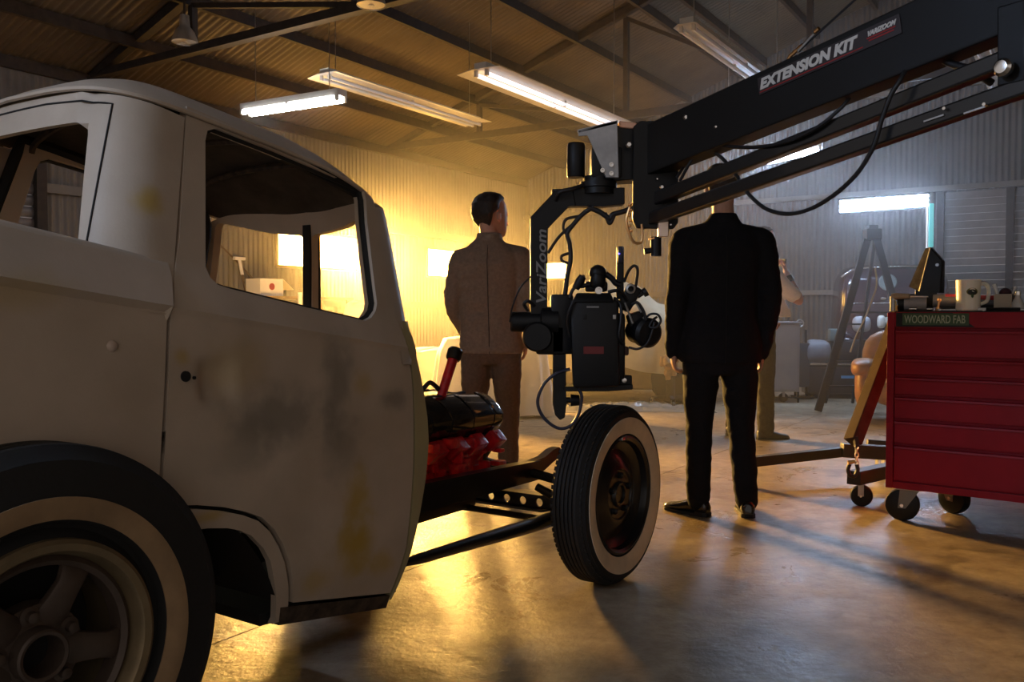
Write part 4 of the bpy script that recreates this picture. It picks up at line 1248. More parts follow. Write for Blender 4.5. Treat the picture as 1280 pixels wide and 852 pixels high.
MB().cyl(at(820, 296, HY_ - 0.03), at(820, 320, HY_ - 0.03), 0.018, seg=16).build('locking_knob', M_BLACK, jib, 30)
MB().cyl(at(805, 314, HY_ - 0.03), at(814, 313, HY_ - 0.03), 0.010, seg=12).build('locking_lever', M_BLACK, jib, 30)
MB().bar(at(811, 299, HY_ - 0.04), at(828, 295, HY_ - 0.04), 0.012, 0.005).build('lever_strip', M_BRASS, jib, 20)
# mounting box and gusset at the very end
slab('mount_box', [(770, 157), (797, 152), (797, 224), (766, 226)], HY_ - 0.005, 0.10, M_BLACK, jib)
slab('gusset_plate', [(722, 162), (772, 150), (774, 222), (757, 222), (735, 168), (723, 171)], HY_ - 0.03, 0.006, M_ALU, jib)
MB().hexa([at(722, 166, HY_ - 0.03), at(772, 154, HY_ - 0.03), at(772, 154, HY_ + 0.10), at(722, 166, HY_ + 0.10),
           at(722, 162, HY_ - 0.03), at(772, 150, HY_ - 0.03), at(772, 150, HY_ + 0.10), at(722, 162, HY_ + 0.10)]).build('top_plate', M_ALU, jib, 0)
slab('lit_cover', [(774, 151), (796, 153), (795, 161), (774, 159)], HY_ - 0.012, 0.09, mat('orange_lit_colour', (0.75, 0.42, 0.28), 0.4, 0.4), jib)  # orange light falling on this plate is put into its colour
for px, py in ((753, 213), (764, 206), (764, 217)):
    MB().lathe([(0.0075, 0), (0.0075, 0.006), (0.004, 0.006), (0.003, 0.003), (0, 0.003)], at(px, py, HY_ - 0.032), V((0, -1, 0)), 14, cap=False).build('bolt', M_CHROME, jib, 25)
MB().box(at(757, 205, HY_ + 0.02), (0.10, 0.08, 0.10), None, 0.006).build('pan_gearbox', M_BLACK, jib, 25)
MB().lathe([(0.0, 0.0), (0.028, 0.0), (0.031, 0.006), (0.031, 0.105), (0.027, 0.115), (0.0, 0.118)], at(720, 222, HY_ + 0.03), UZ, 28, cap=False).build('pan_motor', M_BLACK, jib, 30)
MB().lathe([(0.0, 0), (0.055, 0), (0.055, 0.02), (0.062, 0.022), (0.062, 0.04), (0.05, 0.042), (0.05, 0.06), (0.0, 0.06)], at(748, 243, HY_ + 0.03), UZ, 32, cap=False).build('pan_disc', M_BLACK, jib, 30)
slab('head_crossbar', [(690, 236), (781, 234), (781, 255), (752, 258), (714, 257), (690, 257)], HY_ + 0.005, 0.055, M_BLACK, jib)
slab('head_arm', [(696, 236), (716, 236), (720, 257), (710, 257), (684, 284), (684, 405), (663, 405), (663, 271)], HY_, 0.055, M_BLACK, jib)
v0 = at(682.5, 378, HY_ - 0.002); X_ = V((0, 0, 1)); Y_ = V((-1, 0, 0))
a_ = text_obj('arm_lettering', 'VariZoom', 0.047, v0, X_, Y_, M_PRINTDIM, jib, shear=0.2, bold=0.0008)
fit(a_, v0, X_, (378 - 287) / F_PX * HY_)
# tilt motor, block and camera bracket
MB().lathe([(0, 0), (0.030, 0), (0.034, 0.006), (0.034, 0.10), (0.05, 0.105), (0.05, 0.16), (0, 0.16)], at(638, 402, HY_ + 0.02), V((1, 0, 0)), 28, cap=False).build('tilt_motor', M_BLACK, jib, 30)
MB().lathe([(0, 0), (0.044, 0), (0.05, 0.008), (0.05, 0.09), (0.044, 0.098), (0, 0.098)], at(672, 421, HY_ - 0.05), V((0, 1, 0)), 32, cap=False).build('tilt_gearbox', M_BLACK, jib, 30)
MB().box(at(688, 424, HY_ + 0.02), (0.10, 0.07, 0.10), None, 0.01).build('tilt_block', M_BLACK, jib, 25)
MB().box(at(702, 405, HY_ + 0.02), (0.075, 0.07, 0.20), None, 0.008).build('slip_ring_box', M_BLACK, jib, 25)
slab('drop_plate', [(691, 400), (707, 400), (708, 505), (706, 522), (700, 525), (694, 519), (691, 505)], HY_ - 0.005, 0.03, M_BLACK, jib)
slab('camera_base_plate', [(706, 483), (791, 480), (791, 487), (760, 489), (706, 489)], HY_ - 0.04, 0.12, M_BLACK, jib)
slab('base_clamp', [(775, 469), (790, 469), (790, 483), (775, 483)], HY_ - 0.02, 0.03, M_BLACK, jib)
MB().lathe([(0.008, 0), (0.008, 0.01), (0, 0.012)], at(780, 475, HY_ - 0.022), V((0, -1, 0)), 12, cap=False).build('bolt', M_CHROME, jib, 30)
MB().cyl(at(707, 500, HY_ + 0.01), at(713, 500, HY_ + 0.01), 0.010, seg=12).build('clamp_screw', M_BLACK, jib, 30)
MB().cyl(at(713, 500, HY_ + 0.01), at(724, 500, HY_ + 0.01), 0.021, 0.018, 16).build('clamp_knob', M_BLACK, jib, 30)
# brass carabiner and chain by the head
car = [(790, 253), (786, 262), (783, 275), (786, 290), (791, 301), (797, 304), (802, 301), (803, 290), (802, 280)]
MB().tube(spline([at(x, y, HY_ - 0.05) for x, y in car], 5), 0.0045, 8).build('carabiner', M_BRASS, jib, 40)
for k in range(6):
    MB().ball(at(787 + (k % 2) * 2, 256 + k * 6.5, HY_ - 0.055), 0.006, 1).build('chain_bead', M_BRASS, jib, 40)
# guy cable on the beam
MB().tube([J(985, 76), J(988, 70), J(1004, 56)], 0.006, 8).build('shackle', M_BRASS, jib, 40)
g0, g1 = J(998, 64), at(1072, -3, 2.5)
MB().cyl(g0, at(1018, 42, jd(1018)), 0.006, seg=8).build('guy_turnbuckle', M_STEEL, jib, 30)
MB().cyl(g0, at(1085, -15, jd(1085)), 0.0035, seg=8).build('guy_cable', M_CABLE, jib, 30)
MB().cyl(at(1019, 40, jd(1019)), at(1024, 36, jd(1024)), 0.007, seg=10).build('guy_clamp', M_BRASS, jib, 30)
# cables
def cable(pts, r, parent, name='cable', m=None, n=8):
    return MB().tube(spline(pts, n), r, 8).build(name, m or M_CABLE, parent, 60)
cable([J(1065, 118), J(1050, 136, -.03), J(1020, 160, -.04), J(980, 178, -.04), J(940, 184, -.03), J(900, 182, -.02), J(870, 178)], 0.0055, jib)
cable([J(1133, 86, -.03), J(1125, 100, -.06), J(1113, 120, -.07), J(1102, 150, -.07), J(1090, 187, -.07), J(1064, 225, -.06), J(1025, 255, -.05), J(990, 267, -.05), J(960, 262, -.05), J(938, 245, -.04), J(928, 230, -.03), J(915, 212), J(903, 198, .02), J(890, 188)], 0.006, jib)
cable([J(1170, 70), J(1190, 80), J(1215, 88), J(1240, 104, .04)], 0.009, jib)
cable([J(850, 226, -.02), J(862, 204, -.02), J(872, 190)], 0.005, jib)
cable([J(846, 222, .03), J(856, 206, .03), J(864, 192, .03)], 0.005, jib)
H_ = lambda x, y, d=0.0: at(x, y, HY_ + d)
cable([H_(728, 232), H_(715, 236, -.03), H_(700, 240, -.03), H_(695, 250)], 0.007, jib)
cable([H_(742, 258), H_(728, 268), H_(717, 280), H_(709, 292), H_(712, 305), H_(713, 325), H_(709, 345), H_(706, 368), H_(700, 390)], 0.008, jib)
cable([H_(724, 270), H_(708, 274), H_(704, 285), H_(710, 296), H_(713, 305)], 0.005, jib)
cable([H_(712, 316), H_(702, 320), H_(703, 326), H_(711, 329)], 0.005, jib)
cable([H_(722, 276), H_(710, 285), H_(697, 298), H_(685, 316)], 0.005, jib)
cable([H_(735, 259), H_(750, 265), H_(762, 273), H_(766, 268), H_(780, 264), H_(795, 258)], 0.009, jib)
cable([H_(756, 266), H_(762, 279), H_(768, 268)], 0.007, jib)
cable([H_(664, 345, -.02), H_(650, 360, -.03), H_(640, 385, -.02), H_(637, 402)], 0.003, jib)
cable([H_(660, 388), H_(655, 380, -.02), H_(660, 376, -.02), H_(668, 382)], 0.006, jib)
cable([H_(712, 461, -.04), H_(695, 467, -.05), H_(680, 480, -.05), H_(672, 502, -.05), H_(680, 522, -.05), H_(698, 535, -.05), H_(714, 531, -.05), H_(724, 515, -.05), H_(727, 495, -.05), H_(722, 484, -.05)], 0.0055, jib, m=mat('blue_black_cable', (0.015, 0.018, 0.04), 0.4))

# ---- film camera carried by the head
CY = HY_ - 0.02
filmcam = thing('film_camera', 'black film camera body slung upright under the jib head', 'camera', at(744, 482, CY))
MB().hexa([at(716, 485, CY - .06), at(775, 483, CY - .06), at(775, 483, CY + .10), at(716, 485, CY + .10),
           at(712, 374, CY - .06), at(773, 374, CY - .06), at(773, 374, CY + .10), at(712, 374, CY + .10)], 0.012).build('camera_body', M_BLACK, filmcam, 30)
MB().hexa([at(715, 377, CY - .07), at(768, 377, CY - .07), at(768, 377, CY - .05), at(715, 377, CY - .05),
           at(721, 366, CY - .05), at(763, 366, CY - .05), at(763, 366, CY + .08), at(721, 366, CY + .08)], 0.004).build('top_plate', M_BLACK, filmcam, 30)
MB().box(at(742, 437.5, CY - .0615), (0.066, 0.003, 0.024)).build('red_label', mat('dark_red_label', (0.16, 0.012, 0.012), 0.5), filmcam, 0)
MB().box(at(741, 383.5, CY - .0615), (0.04, 0.003, 0.006)).build('small_plate', M_PRINTDIM, filmcam, 0)
for x in (731, 768):
    MB().box(at(x, 396, CY - .061), (0.010, 0.004, 0.014), None, 0.001).build('latch', M_STEEL if x > 740 else M_BLACK, filmcam, 20)
MB().box(at(772, 432, CY + .02), (0.04, 0.10, 0.22), None, 0.01).build('side_module', M_BLACK, filmcam, 30)
MB().box(at(779, 438, CY + .02), (0.03, 0.07, 0.03), None, 0.006).build('side_bracket', mat('brown_bracket', (0.06, 0.02, 0.015), 0.5), filmcam, 30)
MB().lathe([(0, 0), (0.024, 0), (0.028, 0.008), (0.026, 0.03), (0.018, 0.045), (0, 0.047)], at(747, 358, CY + .0), V((0.0, -0.3, 1)), 24, cap=False).build('viewfinder_knob', M_BLACK, filmcam, 40)
MB().box(at(745, 358, CY + .02), (0.075, 0.04, 0.035), None, 0.008).build('handle_mount', M_BLACK, filmcam, 30)
MB().ball(at(747, 341, CY), 0.030, 2, (0.03, 0.03, 0.028)).build('viewfinder', M_BLACK, filmcam, 60)
MB().tube(spline([at(757, 342, CY), at(765, 348, CY), at(770, 354, CY), at(776, 356, CY)], 5), 0.010, 8).build('top_handle', M_BLACK, filmcam, 50)
MB().lathe([(0, 0), (0.013, 0.002), (0.016, 0.03), (0.012, 0.05), (0, 0.052)], at(719, 361, CY), V((0.35, -0.1, 0.6)), 16, cap=False).build('eyecup', M_BLACK, filmcam, 40)
MB().cyl(at(722, 358, CY), at(737, 356, CY), 0.008, seg=10).build('eyecup_arm', M_BLACK, filmcam, 30)
MB().tube(spline([at(712, 372, CY), at(716, 362, CY), at(726, 350, CY), at(730, 344, CY)], 4), 0.006, 8).build('eyepiece_cable', M_CABLE, filmcam, 50)
MB().lathe([(0, 0), (0.012, 0), (0.012, 0.012), (0.007, 0.012), (0.006, 0.004), (0, 0.004)], at(748, 363, CY - .04), V((0, -1, 0)), 16, cap=False).build('silver_screw', M_CHROME, filmcam, 30)
MB().box(at(775, 341, CY + .01), (0.024, 0.018, 0.175), None, 0.003).build('wireless_antenna', M_BLACK, filmcam, 25)
MB().box(at(775, 318, CY - .0), (0.016, 0.02, 0.055), None, 0.003).build('antenna_tip', mat('antenna_dark_blue', (0.01, 0.01, 0.03), 0.3), filmcam, 25)
MB().ball(at(774, 317, CY - .011), 0.0028, 1).build('blue_indicator', mat('blue_led', (0.1, 0.1, 0.8), 0.3, emit=((0.08, 0.06, 1.0), 6)), filmcam, 60)
MB().box(at(786, 372, CY + .02), (0.05, 0.05, 0.09), (V((0.85, 0, -0.5)), V((0, 1, 0)), V((0.5, 0, 0.85))), 0.008).build('focus_motor', M_BLACK, filmcam, 30)
MB().lathe([(0, 0), (0.036, 0), (0.044, 0.01), (0.044, 0.06), (0.05, 0.065), (0.05, 0.09), (0.04, 0.10), (0, 0.10)], at(794, 412, CY + .06), V((0.35, -0.9, -0.1)), 28, cap=False).build('lens_barrel', M_BLACK, filmcam, 30)
MB().box(at(796, 404, CY + .03), (0.06, 0.06, 0.08), (V((0.9, 0, 0.3)), V((0, 1, 0)), V((-0.3, 0, 0.9))), 0.01).build('matte_box', M_BLACK, filmcam, 30)
for (x0, y0, x1, y1) in ((781, 378, 791, 404), (795, 377, 802, 390), (804, 396, 812, 408)):
    MB().cyl(at(x0, y0, CY - .03), at(x1, y1, CY - .03), 0.004, seg=8).build('support_rod', M_STEEL, filmcam, 30)
MB().lathe([(0.012, 0), (0.016, 0.004), (0.016, 0.01), (0.010, 0.012), (0.009, 0.004), (0.012, 0)], at(788, 361, CY - .01), V((0, -1, 0)), 18, cap=False).build('rod_ring', M_STEEL, filmcam, 30)
MB().lathe([(0, 0), (0.006, 0), (0.006, 0.02), (0.014, 0.022), (0.016, 0.035), (0, 0.035)], at(797, 371, CY), V((0.8, 0, 0.5)), 14, cap=False).build('thumb_screw', M_BLACK, filmcam, 30)
K_ = lambda x, y, d=0.0: at(x, y, CY + d)
cable([K_(780, 352), K_(786, 338, -.02), K_(793, 332, -.02), K_(797, 338, -.02), K_(795, 355, -.01), K_(792, 368)], 0.005, filmcam)
cable([K_(803, 402, -.03), K_(812, 393, -.04), K_(822, 393, -.05), K_(826, 401, -.05), K_(820, 409, -.05), K_(812, 408, -.04), K_(816, 400, -.04), K_(821, 396, -.03)], 0.004, filmcam)
cable([K_(818, 402, -.04), K_(814, 418, -.04), K_(808, 430, -.04), K_(797, 436, -.04), K_(786, 434, -.03)], 0.004, filmcam)
cable([K_(768, 372, -.03), K_(776, 382, -.05), K_(776, 400, -.06), K_(774, 420, -.06), K_(780, 430, -.04)], 0.005, filmcam)
cable([K_(724, 372, -.05), K_(714, 382, -.07), K_(709, 400, -.06), K_(712, 420, -.03)], 0.005, filmcam)
cable([K_(784, 376), K_(777, 366, -.03), K_(770, 363, -.05), K_(760, 365, -.05)], 0.006, filmcam)
cable([K_(790, 380, -.03), K_(797, 378, -.04), K_(804, 388, -.04), K_(808, 400, -.04)], 0.005, filmcam)

# ================================================================== PEOPLE
def fabric(name, c, var=0.12):
    m = mat(name, c, 0.85, var=var, vscale=60, bump=0.25, bscale=260, spec=0.15)
    return m
M_SKIN = mat('skin', (0.50, 0.27, 0.18), 0.5, var=0.08, vscale=12, spec=0.4)
M_HAIR = mat('dark_brown_hair', (0.018, 0.012, 0.009), 0.55, var=0.4, vscale=60, bump=0.6, bscale=160)
M_EYE = mat('eye_white', (0.7, 0.68, 0.65), 0.2)

class Fig:
    """maps person space (x right, y forward, z up) to the world"""
    def __init__(s, o, yaw):
        s.o = V(o); s.f = V((math.sin(yaw), math.cos(yaw), 0)); s.r = V((math.cos(yaw), -math.sin(yaw), 0))
    def __call__(s, p): return s.o + s.r * p[0] + s.f * p[1] + UZ * p[2]
    def d(s, p): return s.r * p[0] + s.f * p[1] + UZ * p[2]
def limb(mb, pts, rad, seg=14, sub=5):
    """tapered limb with rounded ends; rad may be (rx) per joint"""
    P = spline(pts, sub); n = len(pts); R = []
    for i in range(n - 1):
        for k in range(sub):
            t = k / sub; t = t * t * (3 - 2 * t) * 0.5 + t * 0.5
            R.append(rad[i] * (1 - t) + rad[i + 1] * t)
    R.append(rad[-1])
    mb.tube(P, 0, seg, radii=R)
    mb.ball(P[0], R[0] * 0.99, 2); mb.ball(P[-1], R[-1] * 0.99, 2)
def trunk(mb, F, rings, e=2.5, seg=36):
    rs = []
    for (z, a, b, x, y) in rings:
        r = []
        for k in range(seg):
            t = 2 * PI * k / seg; c, s = math.cos(t), math.sin(t)
            r.append(F((x + a * math.copysign(abs(c) ** (2 / e), c), y + b * math.copysign(abs(s) ** (2 / e), s), z)))
        rs.append(r)
    mb.rings(rs)
HEADR = [(0.0, 0.026, 0.078, 0.03), (0.012, 0.040, 0.092, 0.015), (0.03, 0.052, 0.098, -0.01), (0.055, 0.060, 0.098, -0.04), (0.09, 0.068, 0.098, -0.075), (0.12, 0.073, 0.096, -0.09),
         (0.15, 0.076, 0.094, -0.097), (0.18, 0.076, 0.086, -0.096), (0.205, 0.068, 0.066, -0.082), (0.224, 0.05, 0.04, -0.058), (0.236, 0.022, 0.005, -0.028)]
def head(mb, H):
    trunk(mb, H, [(z, w, (f - b) / 2, 0, (f + b) / 2) for z, w, f, b in HEADR], 2.2, 32)
    limb(mb, [H((0, 0.093, 0.118)), H((0, 0.112, 0.090)), H((0, 0.116, 0.078))], [0.008, 0.012, 0.015], 10, 3)    # nose
    mb.ball(H((0, 0.097, 0.046)), 0, 2, (0.024, 0.010, 0.009), (H.r, H.f, UZ))                                   # lips
    for sx in (-1, 1):
        limb(mb, [H((sx * 0.016, 0.092, 0.129)), H((sx * 0.050, 0.078, 0.126))], [0.009, 0.008], 8, 3)             # brow
        mb.ball(H((sx * 0.083, -0.010, 0.102)), 0, 2, (0.010, 0.020, 0.034), (H.d((1, 0.35 * sx, 0)).normalized(), H.d((-0.35 * sx, 1, 0)).normalized(), UZ))   # ear
class Head(Fig):
    def __init__(s, base, yaw, tilt=0.0, nod=0.0):
        Fig.__init__(s, base, yaw)
        s.u = (UZ + s.r * math.sin(tilt) + s.f * math.sin(nod)).normalized()
    k = 1.0
    def __call__(s, p): return s.o + (s.r * p[0] + s.f * p[1] + s.u * p[2]) * s.k
def hand(mb, w, d, palm, curl=0.5, spread=0.1, thumb_side=1, L=1.0):
    """wrist point w, direction d of the hand, palm normal; five separate tapering fingers"""
    d = V(d).normalized(); p = V(palm); p = (p - d * p.dot(d)).normalized(); s = d.cross(p) * thumb_side
    rs = []
    for t, a, b in ((-0.015, 0.026, 0.020), (0.02, 0.034, 0.018), (0.055, 0.041, 0.016), (0.085, 0.040, 0.013), (0.092, 0.034, 0.009)):
        rs.append([w + d * t * L + s * a * math.cos(2 * PI * k / 16) + p * b * math.sin(2 * PI * k / 16) for k in range(16)])
    mb.rings(rs)
    for i, (off, ln) in enumerate(((0.030, 0.068), (0.010, 0.076), (-0.011, 0.071), (-0.031, 0.056))):
        b0 = w + d * 0.082 * L + s * off; a = 0.15 + curl * (0.55 + 0.12 * i)
        dirv = (d + s * off * 1.5 * spread * 10).normalized(); pts = [b0]
        for k in range(3):
            ang = a * (k * 0.9 + 0.5)
            v = dirv * math.cos(ang) + p * math.sin(ang)
            pts.append(pts[-1] + v * ln * (0.45, 0.32, 0.25)[k])
        limb(mb, pts, [0.0098, 0.0092, 0.0084, 0.0072], 8, 3)
    t0 = w + d * 0.022 * L + s * 0.026
    limb(mb, [t0, t0 + (d * 0.6 + s * 0.65 + p * 0.25).normalized() * 0.042, t0 + (d * 0.8 + s * 0.55 + p * 0.4).normalized() * 0.075], [0.014, 0.0115, 0.009], 8, 3)

def wrinkle(amp, sc, zlo, zhi, seed):
    def f(c):
        n = noise.noise(V((c.x * sc, c.y * sc, c.z * sc * 2.2 + seed))) * amp
        n2 = noise.noise(V((c.x * sc * 3, c.y * sc * 3, c.z * sc * 5 + seed))) * amp * 0.4
        return c + V((1, 0.6, 0)).normalized() * (n + n2) * 0.8
    return f

def person(label, o, yaw, S, mats):
    """S: dictionary of joint positions in person space"""
    F = Fig(o, yaw)
    P = thing('person', label, 'person', o)
    # body: one continuous skin from head to ankles
    mb = MB()
    hb = F(S['chin']); H = Head(hb, yaw + S.get('head_yaw', 0), S.get('tilt', 0), S.get('nod', 0)); H.k = S.get('head_k', 1.0)
    head(mb, H)
    limb(mb, [F(S['neck']), F(S['neck']) * 0.5 + H((0, -0.012, 0.05)) * 0.5, H((0, -0.018, 0.07))], [0.060, 0.056, 0.058], 16, 4)
    trunk(mb, F, [(z, a * 0.86, b * 0.84, x, y) for z, a, b, x, y in S['torso'] if z < S['neck'][2] + 0.03])
    for side in ('l', 'r'):
        arm = [F(q) for q in S['arm_' + side]]
        limb(mb, arm, [0.050, 0.042, 0.034, 0.027][-len(arm):] if len(arm) == 4 else [0.050, 0.040, 0.027])
        w = arm[-1]
        hd = S['hand_' + side]
        hand(mb, w, F.d(hd[0]), F.d(hd[1]), hd[2], 0.08, hd[3])
        leg = [F(q) for q in S['leg_' + side]]
        limb(mb, leg, [0.080, 0.055, 0.040])
    blob('body', mb, 0.0062, mats['skin'], P, 3)
    # hair
    mb = MB()
    rings = []
    for (z, w, f, b) in HEADR[3:]:
        g = 0.009
        z2 = z + (0.008 if z > 0.2 else 0)
        fr = f + 0.008 if z > 0.185 else (0.030 if z > 0.14 else (-0.032 if z > 0.08 else -0.040))
        wd = w + (g if z > 0.1 else (0.002 if z > 0.07 else -0.012))
        rings.append((z2, wd, (fr - (b - g)) / 2, 0, (fr + b - g) / 2))
    trunk(mb, H, rings, 2.3, 32)
    blob('hair', mb, 0.006, mats.get('hair', M_HAIR), P, 2, lambda c: c + (c - H((0, 0, 0.12))).normalized() * noise.noise(c * 45) * 0.003)
    for sx in (-1, 1):
        MB().ball(H((sx * 0.031, 0.083, 0.112)), 0.0115, 2).build('eye', M_EYE, P, 60)
    # trousers
    mb = MB()
    trunk(mb, F, S['hips'])
    for side in ('l', 'r'):
        leg = [F(q) for q in S['leg_' + side]]
        a, k, f = leg
        m1 = a.lerp(k, 0.5); m2 = k.lerp(f, 0.5)
        limb(mb, [a, m1, k, m2, f], S['leg_rad'], 18)
    blob('trousers', mb, 0.010, mats['trousers'], P, 4, wrinkle(0.010, 9, 0, 0.4, 3.1))
    # upper garment
    mb = MB()
    trunk(mb, F, S['torso'], 2.5)
    for side, sx in (('l', -1), ('r', 1)):
        arm = [F(q) for q in S['arm_' + side]]
        if S.get('short_sleeves'):
            arm = [arm[0], arm[0].lerp(arm[1], 0.45), arm[0].lerp(arm[1], 0.8)]
            limb(mb, arm, [0.075, 0.068, 0.064], 18)
        else:
            end = arm[-1] + (arm[-1] - arm[-2]).normalized() * 0.015
            limb(mb, [arm[0]] + arm[1:-1] + [end], S['sleeve_rad'], 18)
        limb(mb, [F((0, S['torso'][-3][4], S['sh_in'])), arm[0] + UZ * 0.012], [0.055, S.get('pad', 0.064)], 14)
    up = blob(S['garment'], mb, 0.010, mats['top'], P, 4, wrinkle(0.013, 8, 0.7, 1.5, 7.7))
    if S.get('collar'):
        n0 = F(S['neck']); cb = MB()
        rs = []
        for (dz, r1) in ((-0.022, 0.080), (0.008, 0.074), (0.020, 0.068), (0.016, 0.062), (-0.012, 0.064)):
            rs.append([n0 + F.d((r1 * 1.02 * math.cos(t), r1 * 0.95 * math.sin(t) - 0.004, dz - 0.035 * max(0, math.sin(t)))) for t in [2 * PI * k / 32 for k in range(32)]])
        cb.rings(rs, cap=False); cb.build('collar', mats['top'], P, 60)
        # centre back seam and vent
        pts = []
        for (z, a, b, x, y) in [q for q in S['torso'] if q[0] < 1.50]:
            pts.append(F((x, y - b - 0.0015, z)))
        MB().tube(spline(pts, 4), 0.0022, 6).build('back_seam', mats['seam'], P, 60)
    # shoes
    for side in ('l', 'r'):
        a, yw = S['shoe_' + side]
        fd = V((math.sin(yaw + yw), math.cos(yaw + yw), 0)); sd = V((fd.y, -fd.x, 0)); b0 = F((a[0], a[1], 0))
        z0 = a[2] if len(a) > 2 else 0
        rs = []
        for (t, w, h, zc) in ((-0.075, 0.022, 0.030, 0.040), (-0.062, 0.034, 0.040, 0.046), (-0.02, 0.038, 0.048, 0.052), (0.03, 0.038, 0.042, 0.045), (0.08, 0.044, 0.031, 0.034), (0.13, 0.047, 0.023, 0.027), (0.17, 0.042, 0.019, 0.024), (0.198, 0.028, 0.014, 0.021), (0.208, 0.010, 0.008, 0.019)):
            rs.append([b0 + fd * t + sd * w * math.cos(2 * PI * k / 20) + UZ * (z0 + max(0.012, zc + h * math.sin(2 * PI * k / 20))) for k in range(20)])
        sh = MB().rings(rs).build('shoe', mats['shoe'], P, 50)
        sole = [(-0.078, 0.02), (-0.06, 0.035), (0, 0.036), (0.06, 0.04), (0.13, 0.05), (0.18, 0.042), (0.212, 0.012)]
        poly = [(t, w) for t, w in sole] + [(t, -w) for t, w in reversed(sole)]
        MB().prism(poly, b0 + UZ * (z0 + 0.001), fd, -sd * -1 if False else UZ.cross(fd), 0.014).build('sole', M_RUBBER, sh, 30)
        MB().prism([(-0.078, 0.022), (-0.06, 0.036), (-0.01, 0.036), (-0.01, -0.036), (-0.06, -0.036), (-0.078, -0.022)], b0 + UZ * (z0 + 0.001), fd, UZ.cross(fd), 0.022).build('heel', M_RUBBER, sh, 30)
    return P, F, H

M_BLACKSUIT = fabric('black_suit_cloth', (0.010, 0.010, 0.012))
M_BLACKSEAM = mat('black_seam', (0.005, 0.005, 0.006), 0.9)
M_BROWNSUIT = fabric('brown_suit_cloth', hexc('#84705f'), 0.15)
M_BROWNTR = fabric('brown_trouser_cloth', hexc('#665446'), 0.15)
M_BROWNSEAM = mat('brown_seam', hexc('#3a2a20'), 0.9)
M_SHOE = mat('polished_black_leather', (0.012, 0.010, 0.009), 0.16, coat=0.6)
M_BOOT = mat('worn_black_leather', (0.02, 0.018, 0.016), 0.5)

S = dict(chin=(0.012, 0.03, 1.592), neck=(0.01, 0.0, 1.545), head_yaw=0.05, tilt=-0.03,
         torso=[(0.80, 0.207, 0.125, 0.0, 0.0), (0.86, 0.206, 0.13, 0.0, 0), (0.95, 0.196, 0.13, 0.002, 0), (1.05, 0.180, 0.122, 0.004, 0.0), (1.13, 0.174, 0.118, 0.005, 0.0), (1.22, 0.186, 0.125, 0.005, 0),
                (1.32, 0.205, 0.130, 0.005, 0.0), (1.40, 0.205, 0.122, 0.005, 0), (1.455, 0.18, 0.10, 0.006, 0), (1.51, 0.11, 0.078, 0.008, 0), (1.555, 0.074, 0.066, 0.01, 0), (1.575, 0.068, 0.062, 0.01, 0)],
         sh_in=1.49, pad=0.066,
         arm_l=[(-0.190, 0, 1.425), (-0.230, -0.03, 1.14), (-0.238, 0.03, 0.875)], arm_r=[(0.205, 0, 1.425), (0.246, -0.03, 1.14), (0.218, 0.03, 0.865)],
         sleeve_rad=[0.078, 0.060, 0.049],
         hand_l=((0.0, 0.12, -1), (1, 0, 0), 0.7, -1), hand_r=((-0.03, 0.12, -1), (-1, 0, 0), 0.7, 1),
         leg_l=[(-0.098, 0, 0.86), (-0.105, 0.015, 0.47), (-0.112, -0.01, 0.075)], leg_r=[(0.098, 0, 0.86), (0.112, 0.015, 0.47), (0.140, -0.01, 0.075)],
         leg_rad=[0.100, 0.092, 0.071, 0.066, 0.060], hips=[(0.74, 0.10, 0.09, 0, 0), (0.80, 0.185, 0.115, 0, 0), (0.88, 0.185, 0.12, 0, 0), (0.98, 0.165, 0.11, 0, 0)],
         garment='suit_jacket', collar=True, shoe_l=((-0.118, 0.0), -0.75), shoe_r=((0.142, -0.01), 0.12))
oB = ground(899, 643)
person('man in a black suit and polished shoes seen from behind, under the jib tubes', V((oB.x, oB.y, 0)), 0.03, S,
       dict(skin=M_SKIN, trousers=M_BLACKSUIT, top=M_BLACKSUIT, seam=M_BLACKSEAM, shoe=M_SHOE))

S = dict(S)
S.update(head_k=1.13, chin=(0.0, 0.025, 1.532), neck=(-0.008, 0.0, 1.525), head_yaw=0.75, tilt=0.03, nod=-0.02,
         torso=[(0.81, 0.198, 0.125, 0.008, 0.0), (0.88, 0.196, 0.128, 0.006, 0), (0.97, 0.185, 0.122, 0.004, 0), (1.07, 0.178, 0.118, 0.0, 0.0), (1.17, 0.185, 0.12, -0.002, 0), (1.27, 0.198, 0.126, -0.004, 0),
                (1.36, 0.206, 0.125, -0.006, 0), (1.425, 0.19, 0.108, -0.006, 0), (1.475, 0.13, 0.085, -0.006, 0), (1.52, 0.08, 0.068, -0.008, 0), (1.555, 0.070, 0.062, -0.008, 0)],
         sh_in=1.46, pad=0.062,
         arm_l=[(-0.178, 0, 1.385), (-0.228, -0.02, 1.13), (-0.165, 0.13, 0.94)], arm_r=[(0.180, 0, 1.40), (0.225, -0.02, 1.13), (0.215, 0.05, 0.89)],
         hand_l=((0.35, 0.5, -0.8), (1, 0, 0), 0.8, -1), hand_r=((-0.03, 0.15, -1), (-1, 0, 0), 0.7, 1),
         leg_l=[(-0.090, 0, 0.85), (-0.10, 0.015, 0.46), (-0.115, 0, 0.075)], leg_r=[(0.098, 0, 0.85), (0.108, 0.015, 0.46), (0.112, 0.0, 0.075)],
         leg_rad=[0.100, 0.092, 0.074, 0.068, 0.064], shoe_l=((-0.118, 0.01), -0.3), shoe_r=((0.115, 0.0), 0.25))
oC = ground(613, 603)
person('man in a brown suit with short dark hair looking to the right, beyond the engine', V((oC.x, oC.y, 0)), 0.08, S,
       dict(skin=M_SKIN, trousers=M_BROWNTR, top=M_BROWNSUIT, seam=M_BROWNSEAM, shoe=M_BOOT))

